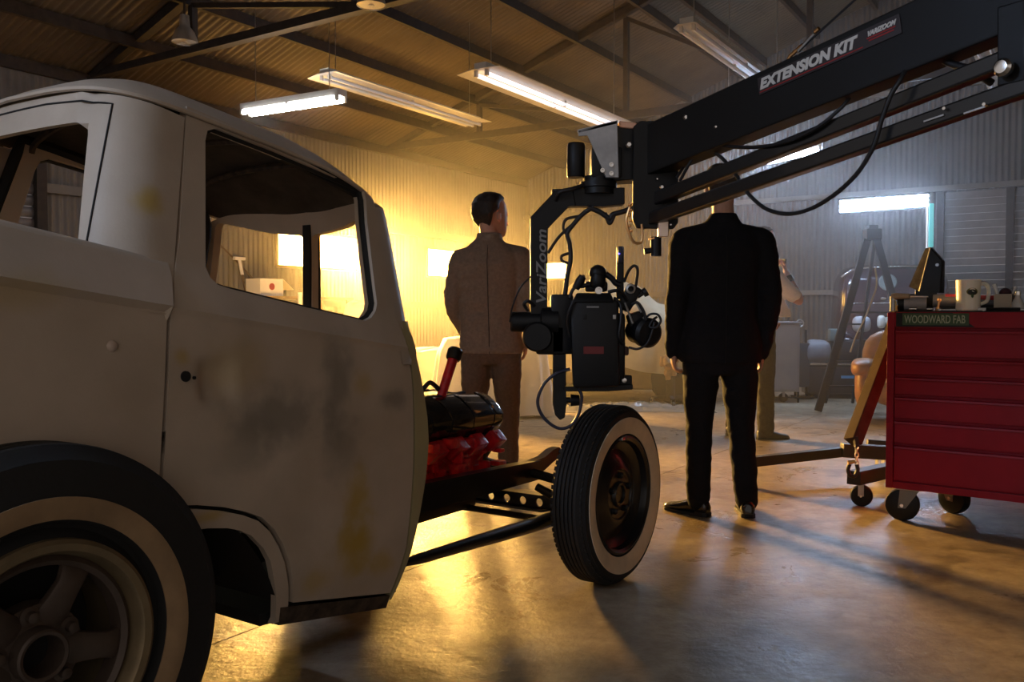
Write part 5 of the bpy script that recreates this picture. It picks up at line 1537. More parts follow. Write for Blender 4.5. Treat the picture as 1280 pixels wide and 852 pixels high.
M_TSHIRT = fabric('white_tshirt_cloth', (0.88, 0.88, 0.92), 0.04)
M_WORKTR = fabric('grey_work_trousers', hexc('#33302d'), 0.2)
S = dict(S)
S.update(head_k=1.0, chin=(0.02, 0.05, 1.555), neck=(0.0, 0.0, 1.515), head_yaw=0.0, tilt=0.0,
         torso=[(1.03, 0.178, 0.165, 0, 0.115), (1.10, 0.182, 0.165, 0, 0.105), (1.18, 0.186, 0.15, 0, 0.05), (1.28, 0.198, 0.13, 0, 0), (1.36, 0.20, 0.122, 0, 0), (1.42, 0.18, 0.10, 0, 0), (1.46, 0.12, 0.08, 0, 0), (1.50, 0.075, 0.062, 0, 0)],
         sh_in=1.45, pad=0.056,
         arm_l=[(-0.18, 0, 1.385), (-0.22, -0.02, 1.12), (-0.16, 0.18, 0.98)],
         arm_r=[(0.19, 0.0, 1.39), (0.205, 0.27, 1.165), (0.10, 0.215, 1.40)],
         hand_l=((0.3, 0.8, -0.3), (1, 0, 0), 0.9, -1), hand_r=((-0.25, -0.08, 1), (-0.6, -0.8, 0), 1.5, 1),
         leg_l=[(-0.095, 0, 0.86), (-0.16, 0.06, 0.47), (-0.20, -0.10, 0.09)], leg_r=[(0.095, 0, 0.86), (0.10, 0.02, 0.47), (0.11, 0.02, 0.09)],
         leg_rad=[0.100, 0.095, 0.075, 0.072, 0.072], hips=[(0.76, 0.10, 0.09, 0, 0), (0.82, 0.18, 0.12, 0, 0), (0.9, 0.18, 0.125, 0, 0), (1.05, 0.168, 0.12, 0, 0)],
         garment='tshirt', collar=False, short_sleeves=True, shoe_l=((-0.205, -0.10), -0.5), shoe_r=((0.11, 0.02), 0.15))
oD = ground(945, 547)
pD, FD, HD = person('man in a white shirt and grey work trousers raising his fist, behind the black-suited man', V((oD.x, oD.y, 0)), 1.25, S,
       dict(skin=mat('sunburnt_skin', (0.55, 0.30, 0.24), 0.5, var=0.1, vscale=14), trousers=M_WORKTR, top=M_TSHIRT, seam=M_BROWNSEAM, shoe=M_BOOT))
wr0, wr1 = FD((0.135, 0.235, 1.32)), FD((0.112, 0.222, 1.37))
MB().cyl(wr0, wr1, 0.036, 0.034, 20).build('wristband', M_BLACK, pD, 40)
MB().bar(FD((-0.03, 0.19, 1.50)), FD((0.10, 0.21, 1.485)), 0.012, 0.07, bev=0.004).build('held_phone', M_BLACK, pD, 20)

# ================================================================== TOOL CHEST
c0 = ground(1107, 652 - 3); c0 = at(1107, 610, 4.46); c0.z = 0
cu = V((0.785, -0.62, 0)).normalized(); cd = V((0.62, 0.785, 0)).normalized()
CB, CT, CWID, CDEP = 0.172, 1.062, 1.02, 0.50
def CP(u, d, z): return c0 + cu * u + cd * d + UZ * z
M_CHEST = mat('red_tool_chest_enamel', hexc('#900a1e'), 0.42, var=0.10, vscale=5, spec=0.25)
chest = thing('tool_chest', 'red steel roller tool chest with wide drawers at the right edge', 'tool chest', CP(CWID / 2, CDEP / 2, 0))
MB().hexa([CP(0, 0.012, CB), CP(CWID, 0.012, CB), CP(CWID, CDEP, CB), CP(0, CDEP, CB), CP(0, 0.012, CT), CP(CWID, 0.012, CT), CP(CWID, CDEP, CT), CP(0, CDEP, CT)], 0.004).build('cabinet_shell', M_CHEST, chest, 20)
for u0, u1 in ((0.0, 0.035), (CWID - 0.035, CWID)):
    MB().hexa([CP(u0, -0.008, CB), CP(u1, -0.008, CB), CP(u1, 0.02, CB), CP(u0, 0.02, CB), CP(u0, -0.008, CT), CP(u1, -0.008, CT), CP(u1, 0.02, CT), CP(u0, 0.02, CT)], 0.003).build('front_post', M_CHEST, chest, 20)
MB().hexa([CP(0.035, -0.004, CB), CP(CWID - 0.035, -0.004, CB), CP(CWID - 0.035, 0.02, CB), CP(0.035, 0.02, CB), CP(0.035, -0.004, CB + 0.035), CP(CWID - 0.035, -0.004, CB + 0.035), CP(CWID - 0.035, 0.02, CB + 0.035), CP(0.035, 0.02, CB + 0.035)], 0.002).build('bottom_rail', M_CHEST, chest, 20)
zpx = lambda y: 1.05 - (y - 393) / 1100.0 * 4.44
DR = [(411, 444), (446.5, 467), (469.5, 492), (494.5, 522), (524.5, 553), (555.5, 600)]
MB().hexa([CP(0.035, -0.006, zpx(409)), CP(CWID - 0.035, -0.006, zpx(409)), CP(CWID - 0.035, 0.02, zpx(409)), CP(0.035, 0.02, zpx(409)), CP(0.035, -0.006, CT), CP(CWID - 0.035, -0.006, CT), CP(CWID - 0.035, 0.02, CT), CP(0.035, 0.02, CT)], 0.002).build('top_rail', M_CHEST, chest, 20)
for y0, y1 in DR:
    z1, z0 = zpx(y0), zpx(y1)
    d = MB().hexa([CP(0.038, -0.002, z0), CP(CWID - 0.038, -0.002, z0), CP(CWID - 0.038, 0.02, z0), CP(0.038, 0.02, z0), CP(0.038, -0.002, z1), CP(CWID - 0.038, -0.002, z1), CP(CWID - 0.038, 0.02, z1), CP(0.038, 0.02, z1)], 0.002).build('drawer', M_CHEST, chest, 20)
    prof = [(0.0, 0.0), (-0.016, -0.004), (-0.018, -0.014), (-0.013, -0.014), (-0.011, -0.007), (0.0, -0.012)]
    MB().rings([[CP(u, -0.002 + p[0], z1 - 0.003 + p[1]) for p in prof] for u in (0.042, CWID - 0.042)]).build('drawer_pull', M_CHEST, d, 20)
MB().hexa([CP(0.03, 0.01, CT), CP(CWID, 0.01, CT), CP(CWID, CDEP, CT), CP(0.03, CDEP, CT), CP(0.03, 0.01, CT + 0.006), CP(CWID, 0.01, CT + 0.006), CP(CWID, CDEP, CT + 0.006), CP(0.03, CDEP, CT + 0.006)]).build('rubber_mat', M_RUBBER, chest, 0)
MB().hexa([CP(0.042, -0.007, zpx(408)), CP(0.40, -0.007, zpx(408)), CP(0.40, -0.0055, zpx(408)), CP(0.042, -0.0055, zpx(408)), CP(0.042, -0.007, CT - 0.003), CP(0.30, -0.007, CT - 0.003), CP(0.30, -0.0055, CT - 0.003), CP(0.042, -0.0055, CT - 0.003)]).build('dark_tape', M_BLACK, chest, 0)
def CF(px, py, off=-0.008):
    r = ray(px, py); P0 = CP(0, off, 0); k = (P0 - _O).dot(cd) / r.dot(cd); return _O + r * k
s00, s10, s01 = CF(1128, 406), CF(1211, 406.5), CF(1128, 391.5)
sl, sh = (s10 - s00).dot(cu), (s01 - s00).z
MB().hexa([s00, s00 + cu * sl, s00 + cu * sl + cd * 0.002, s00 + cd * 0.002, s00 + UZ * sh, s00 + cu * sl + UZ * sh, s00 + cu * sl + UZ * sh + cd * 0.002, s00 + UZ * sh + cd * 0.002]).build('name_plate', mat('green_plate', hexc('#35502f'), 0.5), chest, 0)
a_ = text_obj('plate_lettering', 'WOODWARD FAB', sh * 0.95, s00 + UZ * sh * 0.18 - cd * 0.0008, cu, UZ, mat('plate_letters', hexc('#a8b298'), 0.6), chest, bold=0.0006)
fit(a_, s00 + cu * sl * 0.03, cu, sl * 0.92)
for i, (u, d, axv) in enumerate(((0.10, 0.07, V((-0.50, -0.87, 0))), (CWID - 0.1, 0.07, V((-0.5, -0.87, 0))), (0.22, CDEP - 0.09, V((-0.9, -0.4, 0))), (CWID - 0.1, CDEP - 0.09, V((-0.9, -0.4, 0))))):
    r = 0.081; axv.normalize(); fw2 = axv.cross(UZ); hw = 0.03
    o = CP(u, d, r + 0.001) + fw2 * (0.035 if i < 2 else -0.02)
    cst = MB().box(CP(u, d, CB - 0.005), (0.11, 0.10, 0.010), (cu, cd, UZ), 0.003).build('caster', M_STEEL, chest, 20)
    MB().lathe([(0, -hw), (r * 0.86, -hw), (r * 0.97, -hw + 0.004), (r, -hw + 0.012), (r, hw - 0.012), (r * 0.97, hw - 0.004), (r * 0.86, hw), (0, hw)], o, axv, 40, cap=False).build('caster_wheel', M_BLACK, cst, 30)
    for sg in (-1, 1):
        q = o + axv * (hw + 0.005) * sg; tp = CP(u, d, CB - 0.01) + axv * (hw + 0.005) * sg; e = axv * 0.002
        MB().hexa([q - fw2 * 0.018 - UZ * 0.014 - e, q + fw2 * 0.018 - UZ * 0.014 - e, q + fw2 * 0.018 - UZ * 0.014 + e, q - fw2 * 0.018 - UZ * 0.014 + e,
                   tp - fw2 * 0.045 - e, tp + fw2 * 0.045 - e, tp + fw2 * 0.045 + e, tp - fw2 * 0.045 + e]).build('fork', mat('fork_grey', (0.20, 0.18, 0.15), 0.5, 0.3), cst, 20)
    MB().cyl(o - axv * (hw + 0.012), o + axv * (hw + 0.012), 0.009, seg=12).build('axle_bolt', M_CHROME, cst, 30)

# ---- things lying on the chest
ZT = CT + 0.006
def on_top(px, d):                          # point on the chest top at pixel column px, d metres behind the front
    r = ray(px, 388); P0 = CP(0, d, 0); k = (P0 - _O).dot(cd) / r.dot(cd); q = _O + r * k
    return V((q.x, q.y, ZT))
m0 = on_top(1210, 0.05)
mug = thing('mug', 'milky white glass mug with a dark printed badge on the red chest', 'mug', m0)
MB().lathe([(0.0, 0.0), (0.050, 0.0), (0.055, 0.006), (0.053, 0.06), (0.056, 0.148), (0.054, 0.150), (0.051, 0.148), (0.048, 0.06), (0.046, 0.012), (0.0, 0.010)], m0, UZ, 40, cap=False).build('cup', mat('milk_glass', (0.85, 0.80, 0.68), 0.25, spec=0.6), mug, 40)
MATS['milk_glass'].node_tree.nodes['Principled BSDF'].inputs['Subsurface Weight'].default_value = 0.6
MATS['milk_glass'].node_tree.nodes['Principled BSDF'].inputs['Subsurface Radius'].default_value = (0.08, 0.06, 0.04)
hr = V((1, -0.1, 0)).normalized()
MB().tube(spline([m0 + hr * 0.053 + UZ * 0.128, m0 + hr * 0.075 + UZ * 0.132, m0 + hr * 0.092 + UZ * 0.115, m0 + hr * 0.094 + UZ * 0.075, m0 + hr * 0.084 + UZ * 0.045, m0 + hr * 0.053 + UZ * 0.032], 6), 0.009, 10).build('handle', MATS['milk_glass'], mug, 50)
vd = (_O - m0); vd.z = 0; vd.normalize(); vs = UZ.cross(vd)
def badge(y0, rx, ry, m, off):
    mb = MB(); pts = []
    ce = m0 + UZ * y0
    for k in range(20):
        t = 2 * PI * k / 20
        a = (0.018 + rx * math.cos(t)) / 0.055
        rr = 0.0545 + off
        pts.append(ce + vd * rr * math.cos(a) + vs * rr * math.sin(a) + UZ * ry * math.sin(t))
    vv = mb.verts(pts); mb.face(vv); mb.build('badge', m, mug, 0)
badge(0.092, 0.026, 0.018, mat('badge_yellow', hexc('#6e6a1e'), 0.5), 0.0010)
badge(0.090, 0.021, 0.013, mat('badge_black', (0.01, 0.01, 0.008), 0.5), 0.0016)
badge(0.072, 0.006, 0.010, mat('badge_green', hexc('#3b4f24'), 0.5), 0.0020)

p0, p1 = on_top(1122, 0.10) + UZ * 0.036, on_top(1158, 0.13) + UZ * 0.036
t_ = thing('work_torch', 'grey cylindrical work torch lying at the left end of the chest top', 'torch', V((p0.x, p0.y, ZT)))
MB().cyl(p0 + (p1 - p0).normalized() * 0.03, p1, 0.034, 0.034, 24).build('barrel', mat('grey_barrel', (0.30, 0.29, 0.30), 0.4), t_, 30)
MB().lathe([(0.0, 0.004), (0.036, 0.0), (0.036, 0.03), (0.0, 0.034)], p0, p1 - p0, 24, cap=False).build('lens_cap', M_BLACK, t_, 30)
q0, q1 = on_top(1124, 0.24) + UZ * 0.085, on_top(1162, 0.24) + UZ * 0.078
t_ = thing('black_ratchet_case', 'flat black hard case lying behind the grey work torch', 'case', V((q0.x, q0.y, ZT)))
MB().hexa([on_top(1124, .20) + UZ * 0.0, on_top(1160, .20), on_top(1160, .32), on_top(1124, .32), on_top(1124, .20) + UZ * 0.09, on_top(1160, .20) + UZ * 0.085, on_top(1160, .32) + UZ * 0.085, on_top(1124, .32) + UZ * 0.09], 0.008).build('case_body', M_BLACK, t_, 25)
MB().bar(on_top(1124, .195) + UZ * 0.078, on_top(1160, .195) + UZ * 0.074, 0.006, 0.006).build('case_rim', M_STEEL, t_, 20)
# big dark wedge (open tool-case lid) standing on the top
wq = lambda px, py, d: at(px, py, on_top(px, d).y)
t_ = thing('open_case_lid', 'tall black box lid standing tilted on the chest top', 'case lid', on_top(1155, 0.28))
A0, A1, A2, A3 = wq(1149, 364, 0.20), wq(1163, 309, 0.24), wq(1178, 326, 0.24), wq(1175, 366, 0.20)
bk = cd * 0.10
MB().hexa([A0, A3, A3 + bk, A0 + bk, A1, A2, A2 + bk * 0.6, A1 + bk * 0.6], 0.004).build('lid', M_BLACK, t_, 20)
B0_, B1_ = wq(1136, 358, 0.24), wq(1151, 312, 0.27)
MB().hexa([B0_, A0 + cd * 0.005, A0 + cd * 0.10, B0_ + cd * 0.10, wq(1157, 310, .26), A1 + cd * 0.005, A1 + cd * 0.05, wq(1157, 310, .26) + cd * 0.05]).build('inner_flap', mat('dull_grey_flap', (0.07, 0.06, 0.05), 0.85, spec=0.1, var=0.3, vscale=30), t_, 0)
MB().bar(A0 - cd * 0.004, A1 - cd * 0.004, 0.004, 0.004).build('bright_edge', M_CHROME, t_, 0)
MB().cyl(wq(1172, 331, 0.225), wq(1172, 331, 0.225) - cd * 0.012, 0.008, seg=12).build('lid_latch', M_STEEL, t_, 30)
MB().hexa([wq(1144, 384, .20), wq(1170, 384, .20), wq(1170, 384, .30), wq(1144, 384, .30), wq(1144, 362, .20), wq(1172, 364, .20), wq(1172, 364, .30), wq(1144, 362, .30)], 0.006).build('case_base', M_BLACK, t_, 25)
e0, e1 = on_top(1166, 0.14) + UZ * 0.052, on_top(1240, 0.19) + UZ * 0.045
t_ = thing('angle_grinder', 'grey and red power tool lying behind the white mug', 'power tool', V((e0.x, e0.y, ZT)))
ed = (e1 - e0).normalized()
MB().lathe([(0, 0), (0.03, 0), (0.033, 0.02), (0.033, 0.10), (0.027, 0.14), (0.024, 0.26), (0.03, 0.30), (0.028, 0.36), (0.0, 0.37)], e0, ed, 24, cap=False).build('tool_body', mat('tool_grey', (0.22, 0.21, 0.22), 0.45), t_, 40)
MB().bar(e0 + ed * 0.055 + UZ * 0.024, e0 + ed * 0.30 + UZ * 0.018, 0.05, 0.024, bev=0.005).build('red_grip', mat('tool_red', (0.55, 0.03, 0.03), 0.4), t_, 25)
MB().box(e0 + ed * 0.18 - UZ * 0.03, (0.30, 0.04, 0.03), (ed, UZ.cross(ed), UZ), 0.005).build('battery', M_BLACK, t_, 20)
e0 = on_top(1255, 0.10)
t_ = thing('parts_tin', 'small square tin holding pens and a brush beside the glass bottle', 'tin', e0)
xa = cu; ya = cd
mb = MB()
for a, b, w, l in ((-0.036, 0, 0.004, 0.076), (0.036, 0, 0.004, 0.076)):
    mb.box(e0 + xa * a + UZ * 0.04, (w, l, 0.08), (xa, ya, UZ)); mb.box(e0 + ya * a + UZ * 0.04, (l - 0.008, w, 0.08), (xa, ya, UZ))
mb.box(e0 + UZ * 0.003, (0.07, 0.07, 0.006), (xa, ya, UZ))
mb.build('tin_walls', mat('dull_tin', (0.36, 0.31, 0.24), 0.5, 0.3), t_, 20)
MB().cyl(e0 + xa * -0.01 + UZ * 0.02, e0 + xa * -0.045 + UZ * 0.128, 0.008, seg=10).build('pen', M_WHITE, t_, 30)
MB().ball(e0 + xa * 0.004 + UZ * 0.088, 0.028, 2, (0.028, 0.022, 0.022)).build('brush_head', mat('dark_bristle', (0.05, 0.02, 0.025), 0.8), t_, 50)
MB().cyl(e0 + xa * 0.02 + UZ * 0.03, e0 + xa * 0.05 + UZ * 0.115, 0.006, seg=10).build('pen', M_STEEL, t_, 30)
e0 = on_top(1272, 0.06)
t_ = thing('glass_bottle', 'small clear bottle with a metal cap at the chest end by the tin', 'bottle', e0)
MB().lathe([(0, 0), (0.027, 0), (0.030, 0.006), (0.028, 0.035), (0.012, 0.06), (0.011, 0.075), (0.0, 0.075)], e0, UZ, 24, cap=False).build('bottle_body', mat('pale_bottle_glass', (0.55, 0.53, 0.50), 0.12, spec=0.8), t_, 40)
MB().lathe([(0, 0.074), (0.014, 0.074), (0.014, 0.092), (0.0, 0.094)], e0, UZ, 20, cap=False).build('bottle_cap', M_CHROME, t_, 30)
random.seed(3)
def small(px, d, kind, label):
    e = on_top(px, d)
    o = thing(kind, label, 'tool' if kind != 'socket' else 'socket', e)
    return o, e
o, e = small(1172, 0.05, 'brass_fitting', 'upright brass fitting glinting between the torch and the mug')
MB().lathe([(0, 0), (0.010, 0), (0.010, 0.018), (0.006, 0.02), (0.006, 0.05), (0.009, 0.052), (0.008, 0.062), (0, 0.064)], e, V((0.15, 0, 1)), 16, cap=False).build('fitting_body', M_BRASS, o, 30)
o, e = small(1137, 0.03, 'socket', 'bright steel socket lying in front of the grey torch')
MB().lathe([(0.006, 0), (0.010, 0), (0.010, 0.034), (0.006, 0.034), (0.006, 0)], e + UZ * 0.010, cu, 16, cap=False).build('socket_body', M_CHROME, o, 30)
o, e = small(1159, 0.035, 'socket', 'small steel socket lying left of the brass fitting')
MB().lathe([(0.005, 0), (0.009, 0), (0.009, 0.026), (0.005, 0.026), (0.005, 0)], e + UZ * 0.009, cu, 16, cap=False).build('socket_body', M_CHROME, o, 30)
o, e = small(1183, 0.03, 'wrench', 'steel combination wrench lying left of the mug')
MB().bar(e + UZ * 0.006 - cu * 0.02, e + UZ * 0.006 + cu * 0.05, 0.012, 0.006).build('shank', M_STEEL, o, 20)
MB().lathe([(0.008, 0), (0.014, 0), (0.014, 0.008), (0.008, 0.008), (0.008, 0)], e + UZ * 0.002 - cu * 0.03, UZ, 16, cap=False).build('ring_end', M_STEEL, o, 30)
o, e = small(1230, 0.03, 'socket', 'small bright nut between the mug and the parts tin')
MB().lathe([(0.004, 0), (0.008, 0), (0.008, 0.014), (0.004, 0.014), (0.004, 0)], e, UZ, 6, cap=False).build('socket_body', M_CHROME, o, 20)
o, e = small(1246, 0.03, 'pliers', 'dark pliers lying in front of the parts tin')
for sg in (-1, 1):
    MB().tube(spline([e + UZ * 0.008 - cu * 0.05, e + UZ * 0.008 + cd * 0.008 * sg, e + UZ * 0.008 + cu * 0.05 + cd * 0.02 * sg, e + UZ * 0.008 + cu * 0.10 + cd * 0.012 * sg], 4), 0.007, 8).build('handle', M_BLACK, o, 40)
MB().bar(e + UZ * 0.008 - cu * 0.09, e + UZ * 0.008 - cu * 0.045, 0.016, 0.012).build('jaw', M_STEEL, o, 20)
o, e = small(1268, 0.02, 'wrench', 'steel wrench lying in front of the glass bottle')
MB().bar(e + UZ * 0.006 - cu * 0.04, e + UZ * 0.006 + cu * 0.10, 0.014, 0.006).build('shank', M_STEEL, o, 20)
o, e = small(1116, 0.08, 'wooden_handle', 'short wooden tool handle poking over the chest left corner')
MB().lathe([(0, 0), (0.014, 0.004), (0.017, 0.02), (0.014, 0.06), (0.012, 0.09), (0, 0.09)], e + UZ * 0.075 - cu * 0.01, cu, 16, cap=False).build('handle', mat('pale_wood', (0.45, 0.32, 0.20), 0.6), o, 40)
MB().cyl(e + UZ * 0.0, e + UZ * 0.075, 0.014, seg=12).build('handle_stem', M_STEEL, o, 30)

# ================================================================== ENGINE HOIST (behind the chest)
M_HOIST = mat('dark_hoist_paint', (0.018, 0.016, 0.015), 0.5)
M_BOOM = mat('brown_primer_boom', hexc('#4a3b30'), 0.85, spec=0.1, var=0.2, vscale=10)
hb = at(1107, 595, 4.8)
hoist = thing('engine_hoist', 'engine hoist with brown boom and dangling hook, half behind the red chest', 'hoist', V((2.3, 5.2, 0)))
b0, b1 = at(1066, 552, 4.62), at(1128, 385, 5.0)
MB().bar(b0, b1, 0.07, 0.07, up=(0.3, -1, 0), bev=0.004).build('boom', M_BOOM, hoist, 20)
MB().bar(at(1069, 545, 4.60), at(1071, 558, 4.60), 0.03, 0.02).build('boom_end_plate', M_HOIST, hoist, 20)
for k in range(6):
    p = at(1070.5 + (k % 2) * 0.6, 553 + k * 5.2, 4.60); tx = V((1, 0, 0)) if k % 2 else V((0, 1, 0))
    MB().tube([p + tx * 0.009 * math.cos(a) + UZ * 0.015 * math.sin(a) for a in [2 * PI * q / 12 for q in range(12)]], 0.0032, 6, True).build('chain_link', M_STEEL, hoist, 40)
MB().tube(spline([at(1071, 580, 4.6), at(1072, 587, 4.6), at(1069, 594, 4.6), at(1063, 594, 4.6), at(1060, 587, 4.6), at(1063, 582, 4.6)], 5), 0, 8, radii=None).bm.free()
hk = spline([at(1071, 580, 4.6), at(1072, 587, 4.6), at(1069, 594, 4.6), at(1063, 594, 4.6), at(1060, 587, 4.6), at(1062, 580, 4.6)], 5)
MB().tube(hk, 0.011, 8).build('hook', M_HOIST, hoist, 50)
MB().cyl(at(1060, 578, 4.59), at(1068, 576, 4.59), 0.011, seg=10).build('hook_latch', M_BRASS, hoist, 30)
# legs on casters
l0, l1 = at(928, 578, 5.35), at(1062, 563, 5.62)
MB().bar(l0, at(1064, 563, 5.62), 0.06, 0.06, bev=0.004).build('leg', M_HOIST, hoist, 20)
MB().bar(at(1052, 562, 5.58), at(1115, 566, 5.55), 0.08, 0.085, bev=0.004).build('cross_foot', M_HOIST, hoist, 20)
MB().bar(at(1084, 552, 5.75), at(1120, 555, 5.75), 0.03, 0.035).build('rear_strut', M_HOIST, hoist, 20)
MB().bar(at(1067, 597, 4.72), at(1130, 583, 5.30), 0.075, 0.075, bev=0.004).build('leg', M_HOIST, hoist, 20)
def caster(parent, p, r, axis, zt, w=0.035):
    o = V((p.x, p.y, r + 0.001)); a = V(axis).normalized()
    MB().lathe([(0, -w / 2), (r * 0.9, -w / 2), (r, -w / 3), (r, w / 3), (r * 0.9, w / 2), (0, w / 2)], o, a, 28, cap=False).build('caster_wheel', M_BLACK, parent, 30)
    for sg in (-1, 1):
        MB().bar(o + a * sg * (w / 2 + 0.006), V((p.x, p.y, zt)) + a * sg * (w / 2 + 0.006), 0.03, 0.004, up=a).build('caster_fork', M_STEEL, parent, 20)
    MB().cyl(o - a * (w / 2 + 0.012), o + a * (w / 2 + 0.012), 0.007, seg=10).build('axle_bolt', M_CHROME, parent, 30)
caster(hoist, at(1077, 610, 4.80), 0.058, V((0.55, 1, 0)), 0.16)
caster(hoist, at(1100, 575, 5.62), 0.045, V((1, 0.3, 0)), 0.13)
caster(hoist, l0 + (l1 - l0) * 0.03, 0.045, V((0.2, 1, 0)), 0.11)

# ================================================================== ARMCHAIR
M_LEATHER = mat('tan_leather', hexc('#a8733c'), 0.45, var=0.2, vscale=10, bump=0.2, bscale=60)
ch = ground(1105, 531)
chair = thing('armchair', 'tan leather armchair mostly hidden behind the tilted boom and red chest', 'armchair', V((ch.x + 0.1, ch.y + 0.3, 0)))
cx = V((0.80, -0.35, 0)).normalized(); cy = V((0.35, 0.80, 0)).normalized()
def CH(a, b, z): return V((ch.x - 0.17, ch.y + 0.10, 0)) + cx * a + cy * b + UZ * z
def pillow(name, c, s, m, parent, ax=None, e=3.2):
    mb = MB(); X, Y, Z = ax if ax else (cx, cy, UZ)
    b = bmesh.new(); bmesh.ops.create_cube(b, size=2.0); bmesh.ops.subdivide_edges(b, edges=b.edges, cuts=5, use_grid_fill=True)
    for v in b.verts:
        p = v.co; q = V((abs(p.x) ** e + abs(p.y) ** e + abs(p.z) ** e, 0, 0)).x ** (1 / e)
        p = p / q
        v.co = c + X * p.x * s[0] + Y * p.y * s[1] + Z * p.z * s[2]
    mb.join(b); return mb.build(name, m, parent, 60)
pillow('arm', CH(0.02, 0.35, 0.36), (0.10, 0.40, 0.22), M_LEATHER, chair)
pillow('arm', CH(0.72, 0.35, 0.36), (0.10, 0.40, 0.22), M_LEATHER, chair)
pillow('arm_roll', CH(0.0, 0.33, 0.53), (0.115, 0.41, 0.085), M_LEATHER, chair)
pillow('arm_roll', CH(0.72, 0.33, 0.53), (0.115, 0.41, 0.085), M_LEATHER, chair)
pillow('seat', CH(0.37, 0.30, 0.30), (0.28, 0.38, 0.14), M_LEATHER, chair)
pillow('seat_cushion', CH(0.37, 0.28, 0.44), (0.27, 0.36, 0.08), mat('pale_leather', hexc('#c9a982'), 0.5), chair)
pillow('backrest', CH(0.37, 0.68, 0.56), (0.40, 0.13, 0.34), M_LEATHER, chair)
for a, b in ((0.0, 0.05), (0.72, 0.05), (0.0, 0.66), (0.72, 0.66)):
    MB().cyl(CH(a, b, 0), CH(a, b, 0.17), 0.022, 0.032, 12).build('leg', mat('dark_wood', (0.03, 0.02, 0.012), 0.5), chair, 30)

# ================================================================== GREY CABINET
cb = ground(964, 503)
M_CAB = mat('grey_cabinet_enamel', hexc('#8d9096'), 0.5, var=0.08, vscale=4)
cab = thing('rolling_cabinet', 'pale grey rolling cabinet just right of the black-suited man', 'cabinet', V((cb.x, cb.y + 0.25, 0)))
kx = V((1, -0.05, 0)).normalized(); ky = V((0.05, 1, 0)).normalized()
def KB(a, b, z): return V((cb.x, cb.y, 0)) + kx * a + ky * b + UZ * z
def kbox(name, a0, a1, b0, b1, z0, z1, m, parent, bev=0.004):
    return MB().hexa([KB(a0, b0, z0), KB(a1, b0, z0), KB(a1, b1, z0), KB(a0, b1, z0), KB(a0, b0, z1), KB(a1, b0, z1), KB(a1, b1, z1), KB(a0, b1, z1)], bev).build(name, m, parent, 20)
kbox('carcass', -0.46, 0.33, 0.0, 0.5, 0.13, 0.945, M_CAB, cab)
d = kbox('door', -0.44, -0.115, -0.015, 0.0, 0.16, 0.92, M_CAB, cab); kbox('handle', -0.16, -0.145, -0.03, -0.015, 0.5, 0.62, M_STEEL, d, 0.002)
d = kbox('door', -0.105, 0.31, -0.015, 0.0, 0.16, 0.92, M_CAB, cab); kbox('handle', -0.075, -0.06, -0.03, -0.015, 0.5, 0.62, M_STEEL, d, 0.002)
kbox('top', -0.475, 0.35, -0.02, 0.52, 0.945, 0.965, M_CAB, cab)
for a in (-0.38, 0.02, 0.16): caster(cab, KB(a, 0.08, 0), 0.055, kx if a < 0.1 else ky, 0.13)
MB().bar(KB(0.32, 0.02, 0.0), KB(0.32, 0.02, 0.18), 0.02).build('prop_leg', M_BLACK, cab, 20)
MB().bar(KB(-0.1, 0.0, 0.06), KB(0.32, 0.02, 0.06), 0.012).build('foot_rail', M_BLACK, cab, 20)
# hand truck-like cart with a ring handle, right of the cabinet
hcart = thing('welding_cart', 'narrow dark cart with ring handle and orange hose right of the grey cabinet', 'cart', at(1003, 490, 11.0) * 1.0)
gx = at(1003, 490, 11.0)
MB().tube([at(1000, 404, 11.0) + V((0.045 * math.cos(a), 0, 0.045 * math.sin(a))) for a in [2 * PI * q / 20 for q in range(20)]], 0.009, 8, True).build('ring_handle', M_STEEL, hcart, 50)
MB().bar(V((gx.x - 0.09, gx.y, 0.02)), at(996, 412, 11.0), 0.025).build('upright', M_BLACK, hcart, 20)
MB().bar(V((gx.x + 0.05, gx.y, 0.02)), at(1007, 412, 11.0), 0.025).build('upright', M_BLACK, hcart, 20)
MB().box(V((gx.x, gx.y + 0.03, 0.42)), (0.16, 0.12, 0.55), None, 0.01).build('cart_box', mat('dull_dark_grey', (0.06, 0.06, 0.065), 0.6), hcart, 20)
MB().tube(spline([at(996, 408, 10.95), at(995, 420, 10.95), at(996, 436, 10.95)], 5), 0.014, 8).build('orange_hose', mat('orange_hose', (0.7, 0.25, 0.03), 0.5), hcart, 40)
MB().box(V((gx.x, gx.y, 0.02)), (0.22, 0.22, 0.03)).build('foot_plate', M_BLACK, hcart, 0)

# ================================================================== BLACK MACHINE BENCH, CAR, LADDER
mc = ground(1010, 498)
M_MACH = mat('machine_black', (0.02, 0.02, 0.024), 0.35)
M_MACHG = mat('machine_grey', (0.20, 0.20, 0.22), 0.5, var=0.15, vscale=6)
mach = thing('machine_bench', 'low black machine bench with a bright top edge below the ladder', 'machine', V((mc.x + 0.7, mc.y + 0.4, 0)))
mx = V((1, -0.12, 0)).normalized(); my = V((0.12, 1, 0)).normalized()
def MC(a, b, z): return V((mc.x, mc.y, 0)) + mx * (a * 0.94) + my * (b * 0.5) + UZ * (z * 0.99 + 0.02 * (z > 0.3))
def mbox(name, a0, a1, b0, b1, z0, z1, m, parent, bev=0.006):
    return MB().hexa([MC(a0, b0, z0), MC(a1, b0, z0), MC(a1, b1, z0), MC(a0, b1, z0), MC(a0, b0, z1), MC(a1, b0, z1), MC(a1, b1, z1), MC(a0, b1, z1)], bev).build(name, m, parent, 25)
mbox('base', 0.0, 1.6, 0.03, 0.8, 0.05, 0.40, M_MACH, mach)
mbox('plinth', 0.04, 1.55, 0.06, 0.75, 0.0, 0.06, M_UNDER, mach)
